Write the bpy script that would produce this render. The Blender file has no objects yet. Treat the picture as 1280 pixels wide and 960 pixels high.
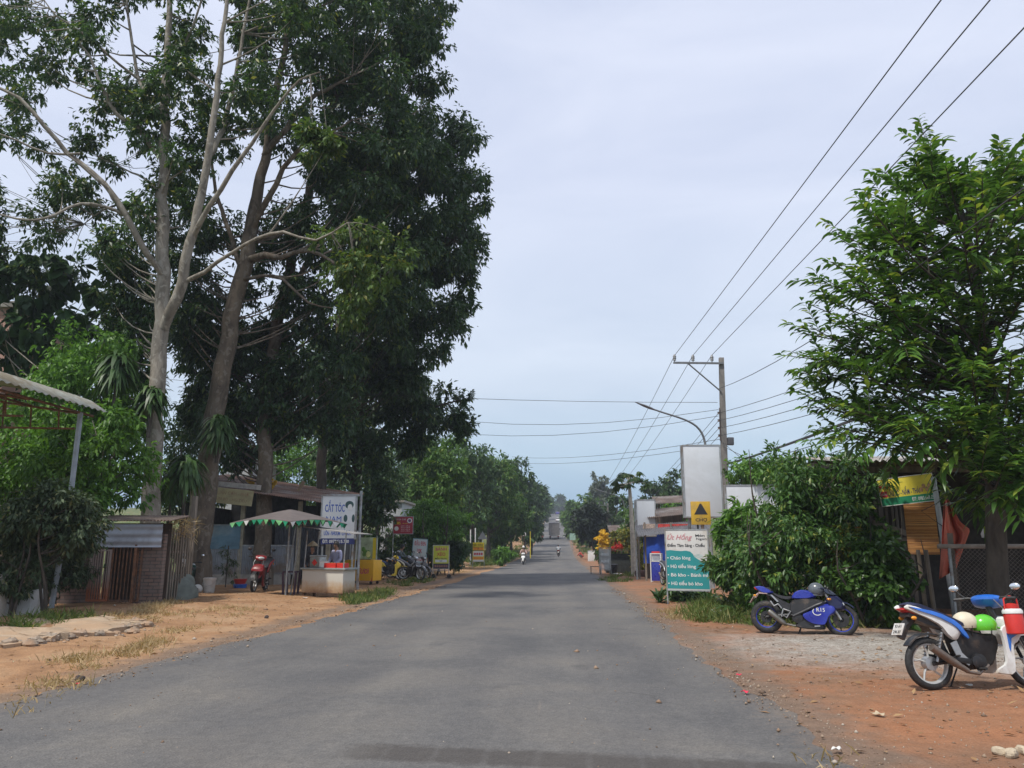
import bpy, bmesh, math, random
import numpy as np
from mathutils import Vector, Matrix, Euler
R = math.radians
PI = math.pi
rng = np.random.default_rng(7)
random.seed(7)
sc = bpy.context.scene
COL = sc.collection

# ------------------------------------------------------------------ camera
FPX, EYE = 960.0, 1.45
PITCH = math.atan(205 / FPX)
YAW = math.atan(60 * math.cos(PITCH) / FPX)
cam = bpy.data.cameras.new('camera')
cam.sensor_width = 36.0
cam.lens = 36.0 * FPX / 1280
cam.clip_start = 0.05
cam.clip_end = 6000
camo = bpy.data.objects.new('camera', cam)
COL.objects.link(camo)
camo.location = (0, 0, EYE)
camo.rotation_euler = (PI / 2 + PITCH, 0, YAW)
sc.camera = camo
CR = np.array(Euler((PI / 2 + PITCH, 0, YAW)).to_matrix())


def ray(px, py):
    return CR @ np.array([(px - 640) / FPX, (480 - py) / FPX, -1.0])


def at(px, py, Y):
    """World point seen at photo pixel (px,py) at distance Y down the road."""
    d = ray(px, py)
    return np.array([0, 0, EYE]) + d * (Y / d[1])


def gp(px, py, z=0.0):
    """World point on the level z seen at photo pixel."""
    d = ray(px, py)
    return np.array([0, 0, EYE]) + d * ((z - EYE) / d[2])


# terrain profile along the road ------------------------------------------------
_PY = np.array([-80, 70, 85, 107, 140, 170, 250, 330, 370, 400, 450, 550, 700, 6000.])
_PZ = np.array([0, 0, .05, .3, 1.4, 3.1, 9.0, 15.2, 17.2, 17.6, 16.6, 11.0, 4.0, 4.0])


def prof(y):
    return np.interp(y, _PY, _PZ)


# ------------------------------------------------------------------ materials
def newmat(name):
    m = bpy.data.materials.new(name)
    m.use_nodes = True
    nt = m.node_tree
    b = nt.nodes['Principled BSDF']
    return m, nt, b


def ramp(nt, fac, stops):
    r = nt.nodes.new('ShaderNodeValToRGB')
    e = r.color_ramp.elements
    while len(e) < len(stops):
        e.new(0.5)
    for el, (p, c) in zip(e, stops):
        el.position = p
        el.color = (*c, 1) if len(c) == 3 else c
    nt.links.new(fac, r.inputs[0])
    return r.outputs[0]


def noise(nt, vec, scale, detail=4, rough=0.55, dist=0.0):
    n = nt.nodes.new('ShaderNodeTexNoise')
    n.inputs['Scale'].default_value = scale
    n.inputs['Detail'].default_value = detail
    n.inputs['Roughness'].default_value = rough
    n.inputs['Distortion'].default_value = dist
    if vec is not None:
        nt.links.new(vec, n.inputs['Vector'])
    return n.outputs['Fac']


def mapping(nt, scale=(1, 1, 1), src='Object', rot=(0, 0, 0)):
    t = nt.nodes.new('ShaderNodeTexCoord')
    m = nt.nodes.new('ShaderNodeMapping')
    m.inputs['Scale'].default_value = scale
    m.inputs['Rotation'].default_value = rot
    nt.links.new(t.outputs[src], m.inputs['Vector'])
    return m.outputs[0]


def mixc(nt, fac, a, b, mode='MIX'):
    x = nt.nodes.new('ShaderNodeMix')
    x.data_type = 'RGBA'
    x.blend_type = mode
    for s, v in ((0, fac), (6, a), (7, b)):
        if isinstance(v, bpy.types.NodeSocket):
            nt.links.new(v, x.inputs[s])
        elif s == 0:
            x.inputs[0].default_value = v
        else:
            x.inputs[s].default_value = (*v, 1)
    return x.outputs[2]


def mth(nt, op, a, b=None, clamp=False):
    x = nt.nodes.new('ShaderNodeMath')
    x.operation = op
    x.use_clamp = clamp
    for i, v in enumerate((a, b)):
        if v is None:
            continue
        if isinstance(v, bpy.types.NodeSocket):
            nt.links.new(v, x.inputs[i])
        else:
            x.inputs[i].default_value = v
    return x.outputs[0]


def bump(nt, b, h, strength=0.3, dist=0.01):
    n = nt.nodes.new('ShaderNodeBump')
    n.inputs['Strength'].default_value = strength
    n.inputs['Distance'].default_value = dist
    nt.links.new(h, n.inputs['Height'])
    nt.links.new(n.outputs[0], b.inputs['Normal'])


_mats = {}


def mat(name, col, rough=0.6, metal=0.0, var=0.25, scale=6.0, dirt=None, dirtamt=0.0, bmp=0.0, spec=None, coat=0.0, stretch=(1, 1, 1)):
    """Plain surface with noise mottling and optional dirt patches."""
    if name in _mats:
        return _mats[name]
    m, nt, b = newmat(name)
    v = mapping(nt, stretch)
    f = noise(nt, v, scale, 5, 0.6)
    c0 = tuple(max(0, x * (1 - var)) for x in col)
    c1 = tuple(min(1, x * (1 + var)) for x in col)
    c = ramp(nt, f, [(0.3, c0), (0.7, c1)])
    if dirt:
        g = noise(nt, v, scale * 0.45, 6, 0.65, 0.4)
        k = ramp(nt, g, [(0.62 - dirtamt * .4, (0, 0, 0)), (0.72 - dirtamt * .25, (1, 1, 1))])
        c = mixc(nt, mth(nt, 'MULTIPLY', k, 0.85), c, dirt)
    nt.links.new(c, b.inputs['Base Color'])
    r = ramp(nt, noise(nt, v, scale * 1.7, 3), [(0.3, (rough * .8,) * 3), (0.7, (min(1, rough * 1.2),) * 3)])
    nt.links.new(r, b.inputs['Roughness'])
    b.inputs['Metallic'].default_value = metal
    if spec is not None:
        b.inputs['Specular IOR Level'].default_value = spec
    b.inputs['Coat Weight'].default_value = coat
    if bmp:
        bump(nt, b, noise(nt, v, scale * 4, 5, 0.65), bmp, 0.02)
    _mats[name] = m
    return m


def leafmat(name, dark, mid, light, trans=0.35, rough=0.5, yellow=None, spec=0.3, top=0.9):
    if name in _mats:
        return _mats[name]
    m, nt, b = newmat(name)
    g = nt.nodes.new('ShaderNodeNewGeometry')
    st = [(0.0, dark), (0.55, mid), (top, light)]
    if yellow:
        st.append((0.985, yellow))
    c = ramp(nt, g.outputs['Random Per Island'], st)
    # whole sprays differ from one another: tint follows the position inside the crown
    v = mapping(nt)
    f = noise(nt, v, 0.8, 3)
    c = mixc(nt, ramp(nt, f, [(0.35, (0, 0, 0)), (0.7, (0.6,) * 3)]), c, tuple(min(1, x * 1.35) for x in mid))
    nt.links.new(c, b.inputs['Base Color'])
    b.inputs['Roughness'].default_value = rough
    b.inputs['Specular IOR Level'].default_value = spec
    t = nt.nodes.new('ShaderNodeBsdfTranslucent')
    c2 = mixc(nt, 1.0, c, (1.0, 1.0, 0.55), 'MULTIPLY')
    nt.links.new(c2, t.inputs[0])
    mx = nt.nodes.new('ShaderNodeMixShader')
    mx.inputs[0].default_value = trans
    nt.links.new(b.outputs[0], mx.inputs[1])
    nt.links.new(t.outputs[0], mx.inputs[2])
    nt.links.new(mx.outputs[0], nt.nodes['Material Output'].inputs[0])
    _mats[name] = m
    return m


def barkmat(name, col, col2, scale=5, patch=None):
    if name in _mats:
        return _mats[name]
    m, nt, b = newmat(name)
    v = mapping(nt, (1, 1, 0.35))
    f = noise(nt, v, scale, 6, 0.65, 0.5)
    c = ramp(nt, f, [(0.35, col2), (0.6, col)])
    if patch:
        k = ramp(nt, noise(nt, mapping(nt, (1, 1, .7)), scale * 1.2, 4, 0.6, 0.8), [(0.54, (0, 0, 0)), (0.6, (1, 1, 1))])
        c = mixc(nt, mth(nt, 'MULTIPLY', k, .75), c, patch)
    nt.links.new(c, b.inputs['Base Color'])
    b.inputs['Roughness'].default_value = 0.9
    b.inputs['Specular IOR Level'].default_value = 0.2
    bump(nt, b, noise(nt, v, scale * 5, 6, 0.7), 0.8, 0.03)
    _mats[name] = m
    return m


def glassmat(name, col=(0.8, 0.85, 0.85), alpha=0.35, rough=0.08):
    if name in _mats:
        return _mats[name]
    m, nt, b = newmat(name)
    b.inputs['Base Color'].default_value = (*col, 1)
    b.inputs['Roughness'].default_value = rough
    b.inputs['Alpha'].default_value = alpha
    _mats[name] = m
    return m


# ------------------------------------------------------------------ mesh builder
def nrm(v):
    v = np.asarray(v, float)
    n = np.linalg.norm(v)
    return v / n if n > 1e-9 else np.array([0, 0, 1.0])


def xf(loc=(0, 0, 0), rot=(0, 0, 0)):
    return np.array(Matrix.Translation(loc) @ Euler(rot).to_matrix().to_4x4())


class MB:
    def __init__(s):
        s.v, s.f, s.mi = [], [], []
        s.cur = 0
        s.M = None

    def add(s, vs, fs):
        vs = np.asarray(vs, float)
        if s.M is not None:
            vs = vs @ s.M[:3, :3].T + s.M[:3, 3]
        o = len(s.v)
        s.v.extend(map(tuple, vs))
        s.f.extend([tuple(i + o for i in f) for f in fs])
        s.mi.extend([s.cur] * len(fs))
        return s

    def box(s, c, size, rot=(0, 0, 0), taper=1.0, bev=0.0):
        x, y, z = (q / 2 for q in size)
        b = min(bev, x * .9, y * .9, z * .9)
        if b <= 0:
            P = np.array([[-x, -y, -z], [x, -y, -z], [x, y, -z], [-x, y, -z], [-x, -y, z], [x, -y, z], [x, y, z], [-x, y, z]], float)
            F = [(0, 3, 2, 1), (4, 5, 6, 7), (0, 1, 5, 4), (1, 2, 6, 5), (2, 3, 7, 6), (3, 0, 4, 7)]
        else:
            bm = bmesh.new()
            bmesh.ops.create_cube(bm, size=1)
            for q in bm.verts:
                q.co = Vector((q.co.x * 2 * x, q.co.y * 2 * y, q.co.z * 2 * z))
            bmesh.ops.bevel(bm, geom=bm.edges[:], offset=b, segments=2, affect='EDGES', profile=0.6)
            P = np.array([q.co[:] for q in bm.verts])
            bm.verts.index_update()
            F = [tuple(q.index for q in f.verts) for f in bm.faces]
            bm.free()
        if taper != 1.0:
            k = 1 + (taper - 1) * (P[:, 2:3] + z) / (2 * z)
            P[:, :2] *= k
        E = np.array(Euler(rot).to_matrix())
        return s.add(P @ E.T + np.array(c, float), F)

    def tube(s, path, rad, n=8, cap=True, flat=1.0):
        P = np.asarray(path, float)
        k = len(P)
        rad = np.broadcast_to(np.asarray(rad, float), (k,))
        T = np.zeros_like(P)
        T[1:-1] = P[2:] - P[:-2]
        T[0] = P[1] - P[0]
        T[-1] = P[-1] - P[-2]
        T /= np.maximum(np.linalg.norm(T, axis=1, keepdims=True), 1e-9)
        a = np.array([0, 0, 1.0]) if abs(T[0, 2]) < 0.9 else np.array([1.0, 0, 0])
        u = nrm(np.cross(T[0], a))
        ang = np.arange(n) * 2 * PI / n
        ca, sa = np.cos(ang)[:, None], np.sin(ang)[:, None]
        V = []
        for i in range(k):
            u = nrm(u - T[i] * np.dot(u, T[i]))
            w = np.cross(T[i], u)
            V.append(P[i] + rad[i] * (ca * u + sa * w * flat))
        V = np.concatenate(V)
        F = []
        for i in range(k - 1):
            for j in range(n):
                j2 = (j + 1) % n
                F.append((i * n + j, i * n + j2, (i + 1) * n + j2, (i + 1) * n + j))
        if cap:
            F.append(tuple(range(n - 1, -1, -1)))
            F.append(tuple(range((k - 1) * n, k * n)))
        return s.add(V, F)

    def lathe(s, prof, n=24, c=(0, 0, 0), axis='z', rot=None, close=False):
        """prof: list of (r, h)."""
        k = len(prof)
        V = []
        for r, h in prof:
            for j in range(n):
                a = 2 * PI * j / n
                V.append((r * math.cos(a), r * math.sin(a), h))
        V = np.array(V)
        F = []
        for i in range(k if close else k - 1):
            i2 = (i + 1) % k
            for j in range(n):
                j2 = (j + 1) % n
                F.append((i * n + j, i * n + j2, i2 * n + j2, i2 * n + j))
        if not close:
            if prof[0][0] > 1e-4:
                F.append(tuple(range(n - 1, -1, -1)))
            if prof[-1][0] > 1e-4:
                F.append(tuple(range((k - 1) * n, k * n)))
        if axis == 'y':
            V = V[:, [0, 2, 1]] * np.array([1, 1, -1])
        elif axis == 'x':
            V = V[:, [2, 1, 0]] * np.array([1, 1, -1])
        if rot is not None:
            V = V @ np.array(Euler(rot).to_matrix()).T
        return s.add(V + np.array(c, float), F)

    def prism(s, outline, y0, y1, plane='xz'):
        """outline polygon in a plane, extruded y0..y1 along the third axis."""
        n = len(outline)
        P = []
        for y in (y0, y1):
            for a, b in outline:
                P.append({'xz': (a, y, b), 'xy': (a, b, y), 'yz': (y, a, b)}[plane])
        F = [tuple(range(n)), tuple(range(2 * n - 1, n - 1, -1))]
        for i in range(n):
            j = (i + 1) % n
            F.append((j, i, n + i, n + j))
        return s.add(P, F)

    def shell(s, outline, w, inset=0.25, yc=0.0, levels=((-1, 1), (-.86, .55), (-.5, .15), (0, 0), (.5, .15), (.86, .55), (1, 1))):
        """Puffed panel: side outline in x-z, half-width w, narrowing towards its centre line at the sides."""
        O = smooth_poly(np.array(outline, float))
        n = len(O)
        c = O.mean(0)
        V = []
        for t, q in levels:
            k = 1 - inset * q
            for p in O:
                d = c + (p - c) * k
                V.append((d[0], yc + w * t, d[1]))
        F = []
        L = len(levels)
        for i in range(L - 1):
            for j in range(n):
                j2 = (j + 1) % n
                F.append((i * n + j, (i + 1) * n + j, (i + 1) * n + j2, i * n + j2))
        F.append(tuple(range(n)))
        F.append(tuple(range(L * n - 1, (L - 1) * n - 1, -1)))
        return s.add(V, F)

    def ball(s, c, r, n=12, m=8, rot=(0, 0, 0), zmin=-1.0):
        pr = []
        a0 = math.asin(max(-1, zmin))
        for i in range(m + 1):
            a = a0 + (PI / 2 - a0) * i / m
            pr.append((max(math.cos(a), 1e-5), math.sin(a)))
        V, F = [], []
        for q, h in pr:
            for j in range(n):
                t = 2 * PI * j / n
                V.append((q * math.cos(t), q * math.sin(t), h))
        for i in range(m):
            for j in range(n):
                F.append((i * n + j, i * n + (j + 1) % n, (i + 1) * n + (j + 1) % n, (i + 1) * n + j))
        if zmin > -.99:
            F.append(tuple(range(n - 1, -1, -1)))
        V = np.array(V) * np.array(r, float)
        V = V @ np.array(Euler(rot).to_matrix()).T + np.array(c, float)
        return s.add(V, F)

    def grid(s, P):
        """P: (m,n,3) array of points -> quads."""
        P = np.asarray(P, float)
        m, n = P.shape[:2]
        F = [(i * n + j, i * n + j + 1, (i + 1) * n + j + 1, (i + 1) * n + j) for i in range(m - 1) for j in range(n - 1)]
        return s.add(P.reshape(-1, 3), F)

    def slab(s, P, off):
        """Sheet P (m,n,3) with thickness: second layer shifted by off."""
        P = np.asarray(P, float)
        m, n = P.shape[:2]
        Q = P + np.asarray(off, float)
        V = np.concatenate([P.reshape(-1, 3), Q.reshape(-1, 3)])
        N = m * n
        F = []
        for i in range(m - 1):
            for j in range(n - 1):
                q = (i * n + j, i * n + j + 1, (i + 1) * n + j + 1, (i + 1) * n + j)
                F.append(q)
                F.append(tuple(x + N for x in q[::-1]))
        edge = [(0, j, 0, j + 1) for j in range(n - 1)] + [(i, n - 1, i + 1, n - 1) for i in range(m - 1)] + \
               [(m - 1, j + 1, m - 1, j) for j in range(n - 1)] + [(i + 1, 0, i, 0) for i in range(m - 1)]
        for a, b, c, d in edge:
            p, q = a * n + b, c * n + d
            F.append((q, p, p + N, q + N))
        return s.add(V, F)

    def text(s, body, size, M, ext=0.002, align='CENTER', sx=1.0, bold=0.0, shear=0.0):
        """Lettering in the local x-z plane facing -y after transform M (4x4 array)."""
        c = bpy.data.curves.new('lettering', 'FONT')
        c.body = body
        c.size = size
        c.align_x = align
        c.resolution_u = 2
        c.extrude = ext
        c.offset = .017 * size if bold else 0.0
        c.shear = shear
        o = bpy.data.objects.new('lettering', c)
        me = bpy.data.meshes.new_from_object(o)
        V = np.array([v.co[:] for v in me.vertices]) if len(me.vertices) else np.zeros((0, 3))
        F = [tuple(p.vertices) for p in me.polygons]
        bpy.data.objects.remove(o)
        bpy.data.curves.remove(c)
        bpy.data.meshes.remove(me)
        if len(V):
            V = np.stack([V[:, 0] * sx, -V[:, 2], V[:, 1]], 1)
            V = V @ np.asarray(M)[:3, :3].T + np.asarray(M)[:3, 3]
            s.add(V, F)
        return s

    def build(s, name, m, parent=None, sharp=35, wloc=None):
        me = bpy.data.meshes.new(name)
        V = np.array(s.v, float)
        if wloc is not None:
            V = V - np.array(wloc, float)
        me.from_pydata(V.tolist(), [], s.f)
        for x in (m if isinstance(m, (list, tuple)) else [m]):
            me.materials.append(x)
        if any(s.mi):
            me.polygons.foreach_set('material_index', s.mi)
        me.polygons.foreach_set('use_smooth', [True] * len(me.polygons))
        me.set_sharp_from_angle(angle=R(sharp))
        me.update()
        o = bpy.data.objects.new(name, me)
        COL.objects.link(o)
        if parent is not None:
            o.parent = parent
        return o


def smooth_poly(O, it=1):
    for _ in range(it):
        Q = []
        n = len(O)
        for i in range(n):
            a, b = O[i], O[(i + 1) % n]
            Q += [a * .8 + b * .2, a * .2 + b * .8]
        O = np.array(Q)
    return O


def fastmesh(name, V, F, m, parent=None, smooth=False):
    """F: list of (n,k) int arrays."""
    me = bpy.data.meshes.new(name)
    V = np.ascontiguousarray(V, dtype=np.float32)
    me.vertices.add(len(V))
    me.vertices.foreach_set('co', V.ravel())
    idx = np.concatenate([f.ravel() for f in F]).astype(np.int32)
    tot = np.concatenate([np.full(len(f), f.shape[1]) for f in F])
    st = np.concatenate([[0], np.cumsum(tot)[:-1]]).astype(np.int32)
    me.loops.add(len(idx))
    me.loops.foreach_set('vertex_index', idx)
    me.polygons.add(len(tot))
    me.polygons.foreach_set('loop_start', st)
    if smooth:
        me.polygons.foreach_set('use_smooth', np.ones(len(tot), dtype=bool))
    me.update(calc_edges=True)
    me.validate()
    me.materials.append(m)
    o = bpy.data.objects.new(name, me)
    COL.objects.link(o)
    if parent is not None:
        o.parent = parent
    return o


# ------------------------------------------------------------------ things
def tag(o, label=None, cat=None, group=None, kind=None):
    if label:
        o['label'] = label
    if cat:
        o['category'] = cat
    if group:
        o['group'] = group
    if kind:
        o['kind'] = kind
    return o


def thing(name, label, cat, loc=(0, 0, 0), rz=0.0, group=None, rot=None):
    o = bpy.data.objects.new(name, None)
    o.empty_display_size = 0.2
    COL.objects.link(o)
    o.location = tuple(float(x) for x in loc)
    o.rotation_euler = rot if rot else (0, 0, rz)
    return tag(o, label, cat, group)


def copy_tree(o, parent=None):
    c = o.copy()
    COL.objects.link(c)
    if parent is not None:
        c.parent = parent
    for ch in list(o.children):
        copy_tree(ch, c)
    return c


# ------------------------------------------------------------------ leaves
LEAF4 = (np.array([[0, 0], [.45, -.5], [1, 0], [.45, .5]]), [np.array([[0, 1, 2], [0, 2, 3]])])
LEAF8 = (np.array([[0, 0], [.33, -.5], [.36, 0], [.33, .5], [.7, -.36], [.72, 0], [.7, .36], [1, 0]]),
         [np.array([[0, 1, 2], [0, 2, 3], [4, 7, 5], [5, 7, 6]]), np.array([[1, 4, 5, 2], [2, 5, 6, 3]])])
BLADE = (np.array([[0, -.4], [0, .4], [.5, -.5], [.5, .5], [1, 0]]), [np.array([[2, 4, 3]]), np.array([[0, 2, 3, 1]])])
STRAP = (np.array([[0, -.3], [0, .3], [.25, -.5], [.25, .5], [.5, -.5], [.5, .5], [.75, -.35], [.75, .35], [1, 0]]),
         [np.array([[6, 8, 7]]), np.array([[0, 2, 3, 1], [2, 4, 5, 3], [4, 6, 7, 5]])])


def nrmv(a):
    return a / np.maximum(np.linalg.norm(a, axis=1, keepdims=True), 1e-9)


def leafgeo(p, ax, up, L, W, tmpl=LEAF4, fold=0.25, droop=0.0):
    N = len(p)
    ax = nrmv(ax)
    side = nrmv(np.cross(ax, up))
    u2 = np.cross(side, ax)
    T, Fs = tmpl
    K = len(T)
    L = np.broadcast_to(L, (N,))[:, None, None]
    W = np.broadcast_to(W, (N,))[:, None, None]
    dr = np.broadcast_to(droop, (N,))[:, None, None]
    u = T[:, 0][None, :, None]
    v = T[:, 1][None, :, None]
    V = p[:, None, :] + ax[:, None, :] * (u * L) + side[:, None, :] * (v * W) + u2[:, None, :] * (np.abs(v) * fold * W)
    V = V + np.array([0, 0, -1.0])[None, None, :] * (dr * u * u * L)
    off = (np.arange(N) * K)[:, None]
    F = [(f[None, :, :] + off[:, :, None]).reshape(-1, f.shape[1]) for f in Fs]
    return V.reshape(-1, 3), F


class Leaves:
    def __init__(s):
        s.V, s.F, s.n = [], {}, 0

    def add(s, p, ax, up, L, W, tmpl=LEAF4, fold=0.25, droop=0.0):
        if len(p) == 0:
            return
        V, F = leafgeo(np.asarray(p, float), np.asarray(ax, float), np.asarray(up, float), L, W, tmpl, fold, droop)
        for f in F:
            s.F.setdefault(f.shape[1], []).append(f + s.n)
        s.V.append(V)
        s.n += len(V)

    def build(s, name, m, parent=None, wloc=None):
        V = np.concatenate(s.V)
        if wloc is not None:
            V = V - np.array(wloc)
        return fastmesh(name, V, [np.concatenate(v) for v in s.F.values()], m, parent)


def rdir(n):
    return nrmv(rng.normal(size=(n, 3)))


def clump(lv, c, r, n, L, W, droop=0.5, out=0.6, tmpl=LEAF4, fill=0.45):
    """Leaf sprays spread through an ellipsoid: points gather on short random twigs."""
    r = np.broadcast_to(np.asarray(r, float), (3,))
    k = max(3, n // 9)
    d = rdir(k)
    rad = rng.random(k) ** fill
    tip = d * rad[:, None]
    i = rng.integers(0, k, n)
    t = rng.random(n)
    p = tip[i] * (1 - 0.35 * t[:, None]) + rng.normal(size=(n, 3)) * 0.10
    ax = d[i] * out + rdir(n) * 0.75 + np.array([0, 0, -droop])
    up = rng.normal(size=(n, 3)) * 0.45 + np.array([0, 0, 1.0]) + d[i] * 0.3
    s = rng.uniform(0.7, 1.25, n)
    lv.add(p * r + np.asarray(c), ax, up, L * s, W * s, tmpl, 0.3, 0.15)


def bez(a, b, c, n=6):
    t = np.linspace(0, 1, n)[:, None]
    return (1 - t) ** 2 * a + 2 * t * (1 - t) * b + t * t * c


def wig(P, amp):
    P = np.array(P, float)
    P[1:-1] += rng.normal(size=P[1:-1].shape) * amp
    return P


def densify(P, step=0.6):
    """Catmull-Rom resample of path rows (x,y,z,r)."""
    P = np.asarray(P, float)
    Q = np.concatenate([[2 * P[0] - P[1]], P, [2 * P[-1] - P[-2]]])
    out = []
    for i in range(1, len(Q) - 2):
        n = max(2, int(np.linalg.norm(Q[i + 1, :3] - Q[i, :3]) / step))
        for t in np.arange(n) / n:
            p0, p1, p2, p3 = Q[i - 1], Q[i], Q[i + 1], Q[i + 2]
            out.append(.5 * ((2 * p1) + (-p0 + p2) * t + (2 * p0 - 5 * p1 + 4 * p2 - p3) * t * t + (-p0 + 3 * p1 - 3 * p2 + p3) * t ** 3))
    out.append(Q[-2])
    out = np.array(out)
    out[:, 3] = np.maximum(out[:, 3], 0.006)
    return out


def islands(mb):
    """Separate the loose pieces collected in a builder."""
    par = list(range(len(mb.v)))

    def root(a):
        while par[a] != a:
            par[a] = par[par[a]]
            a = par[a]
        return a
    for f in mb.f:
        r0 = root(f[0])
        for q in f[1:]:
            par[root(q)] = r0
    groups = {}
    for f, m in zip(mb.f, mb.mi):
        groups.setdefault(root(f[0]), []).append((f, m))
    out = []
    for fl in groups.values():
        n = MB()
        idx = {}
        for f, m in fl:
            n.f.append(tuple(idx.setdefault(q, len(idx)) for q in f))
            n.mi.append(m)
        n.v = [mb.v[q] for q in idx]
        out.append(n)
    return out


def pieces(mb, name, m, par, **k):
    """Each loose piece becomes a part of its own."""
    return [q.build(name, m, par, **k) for q in islands(mb)]
# ------------------------------------------------------------------ light and sky
SUN_EL, SUN_AZ = R(60), R(-138)      # azimuth measured clockwise from +Y (down the road)
sund = np.array([math.sin(SUN_AZ) * math.cos(SUN_EL), math.cos(SUN_AZ) * math.cos(SUN_EL), math.sin(SUN_EL)])
L = bpy.data.lights.new('sun', 'SUN')
L.energy = 3.1
L.angle = R(4)
L.color = (1.0, 0.95, 0.87)
lo = bpy.data.objects.new('sun', L)
COL.objects.link(lo)
lo.rotation_euler = Vector(-sund).to_track_quat('-Z', 'Y').to_euler()
W = bpy.data.worlds.new('World')
sc.world = W
W.use_nodes = True
nt = W.node_tree
bg = nt.nodes['Background']
sky = nt.nodes.new('ShaderNodeTexSky')
sky.sky_type = 'NISHITA'
sky.sun_disc = False
sky.sun_elevation = SUN_EL
sky.sun_rotation = SUN_AZ
sky.air_density = 1.2
sky.dust_density = 2.0
tc = nt.nodes.new('ShaderNodeTexCoord')
sep = nt.nodes.new('ShaderNodeSeparateXYZ')
nt.links.new(tc.outputs['Generated'], sep.inputs[0])
mpn = nt.nodes.new('ShaderNodeMapping')
mpn.inputs['Scale'].default_value = (1, 1, 3.2)
nt.links.new(tc.outputs['Generated'], mpn.inputs[0])
veil = noise(nt, mpn.outputs[0], 2.2, 6, 0.55, 0.6)
zz = mth(nt, 'ADD', sep.outputs[2], mth(nt, 'MULTIPLY', mth(nt, 'SUBTRACT', veil, 0.5), 0.10))
cc = ramp(nt, zz, [(0.0, (.25, .40, .55)), (0.055, (.31, .465, .63)), (0.11, (.44, .575, .71)), (0.2, (.585, .665, .785)), (0.45, (.635, .685, .83)), (1.0, (.63, .675, .82))])
cl = ramp(nt, veil, [(0.32, (0.90, 0.92, 0.95)), (0.68, (1.09, 1.08, 1.06))])
cc = mixc(nt, 1.0, cc, cl, 'MULTIPLY')
cc = mixc(nt, 1.0, cc, (10.0, 10.0, 10.0), 'MULTIPLY')
fin = mixc(nt, 0.88, sky.outputs[0], cc)
nt.links.new(fin, bg.inputs[0])
bg.inputs[1].default_value = 0.1
vs = sc.view_settings
vs.view_transform = 'Standard'
vs.look = 'None'
vs.exposure = 0.3
vs.gamma = 1.0
vs.use_curve_mapping = False

# ------------------------------------------------------------------ ground


def vnoise(x, y, s, seed=0):
    """Smooth value noise in numpy."""
    r = np.random.default_rng(1000 + seed)
    T = r.random((256, 256))
    x, y = np.asarray(x) / s, np.asarray(y) / s
    xi, yi = np.floor(x).astype(int), np.floor(y).astype(int)
    fx, fy = x - xi, y - yi
    fx, fy = fx * fx * (3 - 2 * fx), fy * fy * (3 - 2 * fy)
    g = lambda a, b: T[a % 256, b % 256]
    return (g(xi, yi) * (1 - fx) + g(xi + 1, yi) * fx) * (1 - fy) + (g(xi, yi + 1) * (1 - fx) + g(xi + 1, yi + 1) * fx) * fy


XL, XR = -5.3, 2.02


def terr(x, y):
    x, y = np.asarray(x, float), np.asarray(y, float)
    z = prof(y)
    dl = np.clip((XL - 0.35 - x), 0, None)
    dr = np.clip((x - XR - 0.35), 0, None)
    d = np.maximum(dl, dr)
    k = np.clip(d / 1.2, 0, 1)
    n = (vnoise(x, y, 1.1, 1) - .5) * .07 + (vnoise(x, y, .37, 2) - .5) * .035
    z = z + k * (n + 0.01)
    z = z + 0.10 * np.clip((dl - 1.0) / 2.5, 0, 1)
    far = np.clip((y - 50) / 35, 0, 1)
    z = z + far * (1.1 * np.clip((dl - 1.5) / 5, 0, 1) + .5 * np.clip((dr - 2.5) / 6, 0, 1))
    z = z + np.clip((np.abs(x) - 30) / 60, 0, 1) * (vnoise(x, y, 40, 3) * 5) * np.clip((np.abs(x) - 30) / 40, 0, 1)
    return z


def tz(x, y):
    return float(terr(x, y))


def onground(px, py, Y):
    """Foot point: lateral place from the photo column at distance Y, height from the terrain."""
    p = at(px, py, Y)
    return np.array([p[0], Y, tz(p[0], Y)])


yl = np.concatenate([np.arange(-60, 0, 3.0), np.arange(0, 30, .22), np.arange(30, 60, .5), np.arange(60, 130, 1.0), np.arange(130, 460, 3.0), np.geomspace(460, 4500, 30)])
xl = np.concatenate([-np.geomspace(2500, 16, 28), np.arange(-15.5, XL - .4, .22), [XL - .35, -4, -2, 0, XR + .35], np.arange(XR + .55, 13.5, .22), np.geomspace(14, 2500, 28)])
GX, GY = np.meshgrid(xl, yl)
P = np.stack([GX, GY, terr(GX, GY)], -1)
m_, n_ = GX.shape
I = np.arange(m_ * n_).reshape(m_, n_)
Fq = np.stack([I[:-1, :-1], I[:-1, 1:], I[1:, 1:], I[1:, :-1]], -1).reshape(-1, 4)

gm, nt, b = newmat('red_dirt')
tc = nt.nodes.new('ShaderNodeTexCoord')
v = tc.outputs['Object']
sp = nt.nodes.new('ShaderNodeSeparateXYZ')
nt.links.new(v, sp.inputs[0])
X, Yv = sp.outputs[0], sp.outputs[1]
f1 = noise(nt, v, 0.9, 6, .62, .4)
f2 = noise(nt, v, 5.0, 6, .7)
f3 = noise(nt, v, 45, 4, .7)
f4 = noise(nt, v, 0.28, 5, .6, .3)
left = ramp(nt, f1, [(.25, (.20, .112, .062)), (.48, (.335, .193, .103)), (.74, (.39, .262, .158))])
right = ramp(nt, f1, [(.26, (.15, .088, .058)), (.45, (.245, .14, .085)), (.6, (.285, .135, .072)), (.76, (.31, .21, .14))])
side = ramp(nt, mth(nt, 'ADD', mth(nt, 'MULTIPLY', X, .1), .5), [(.3, (0, 0, 0)), (.5, (1, 1, 1))])
c = mixc(nt, side, left, right)


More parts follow.
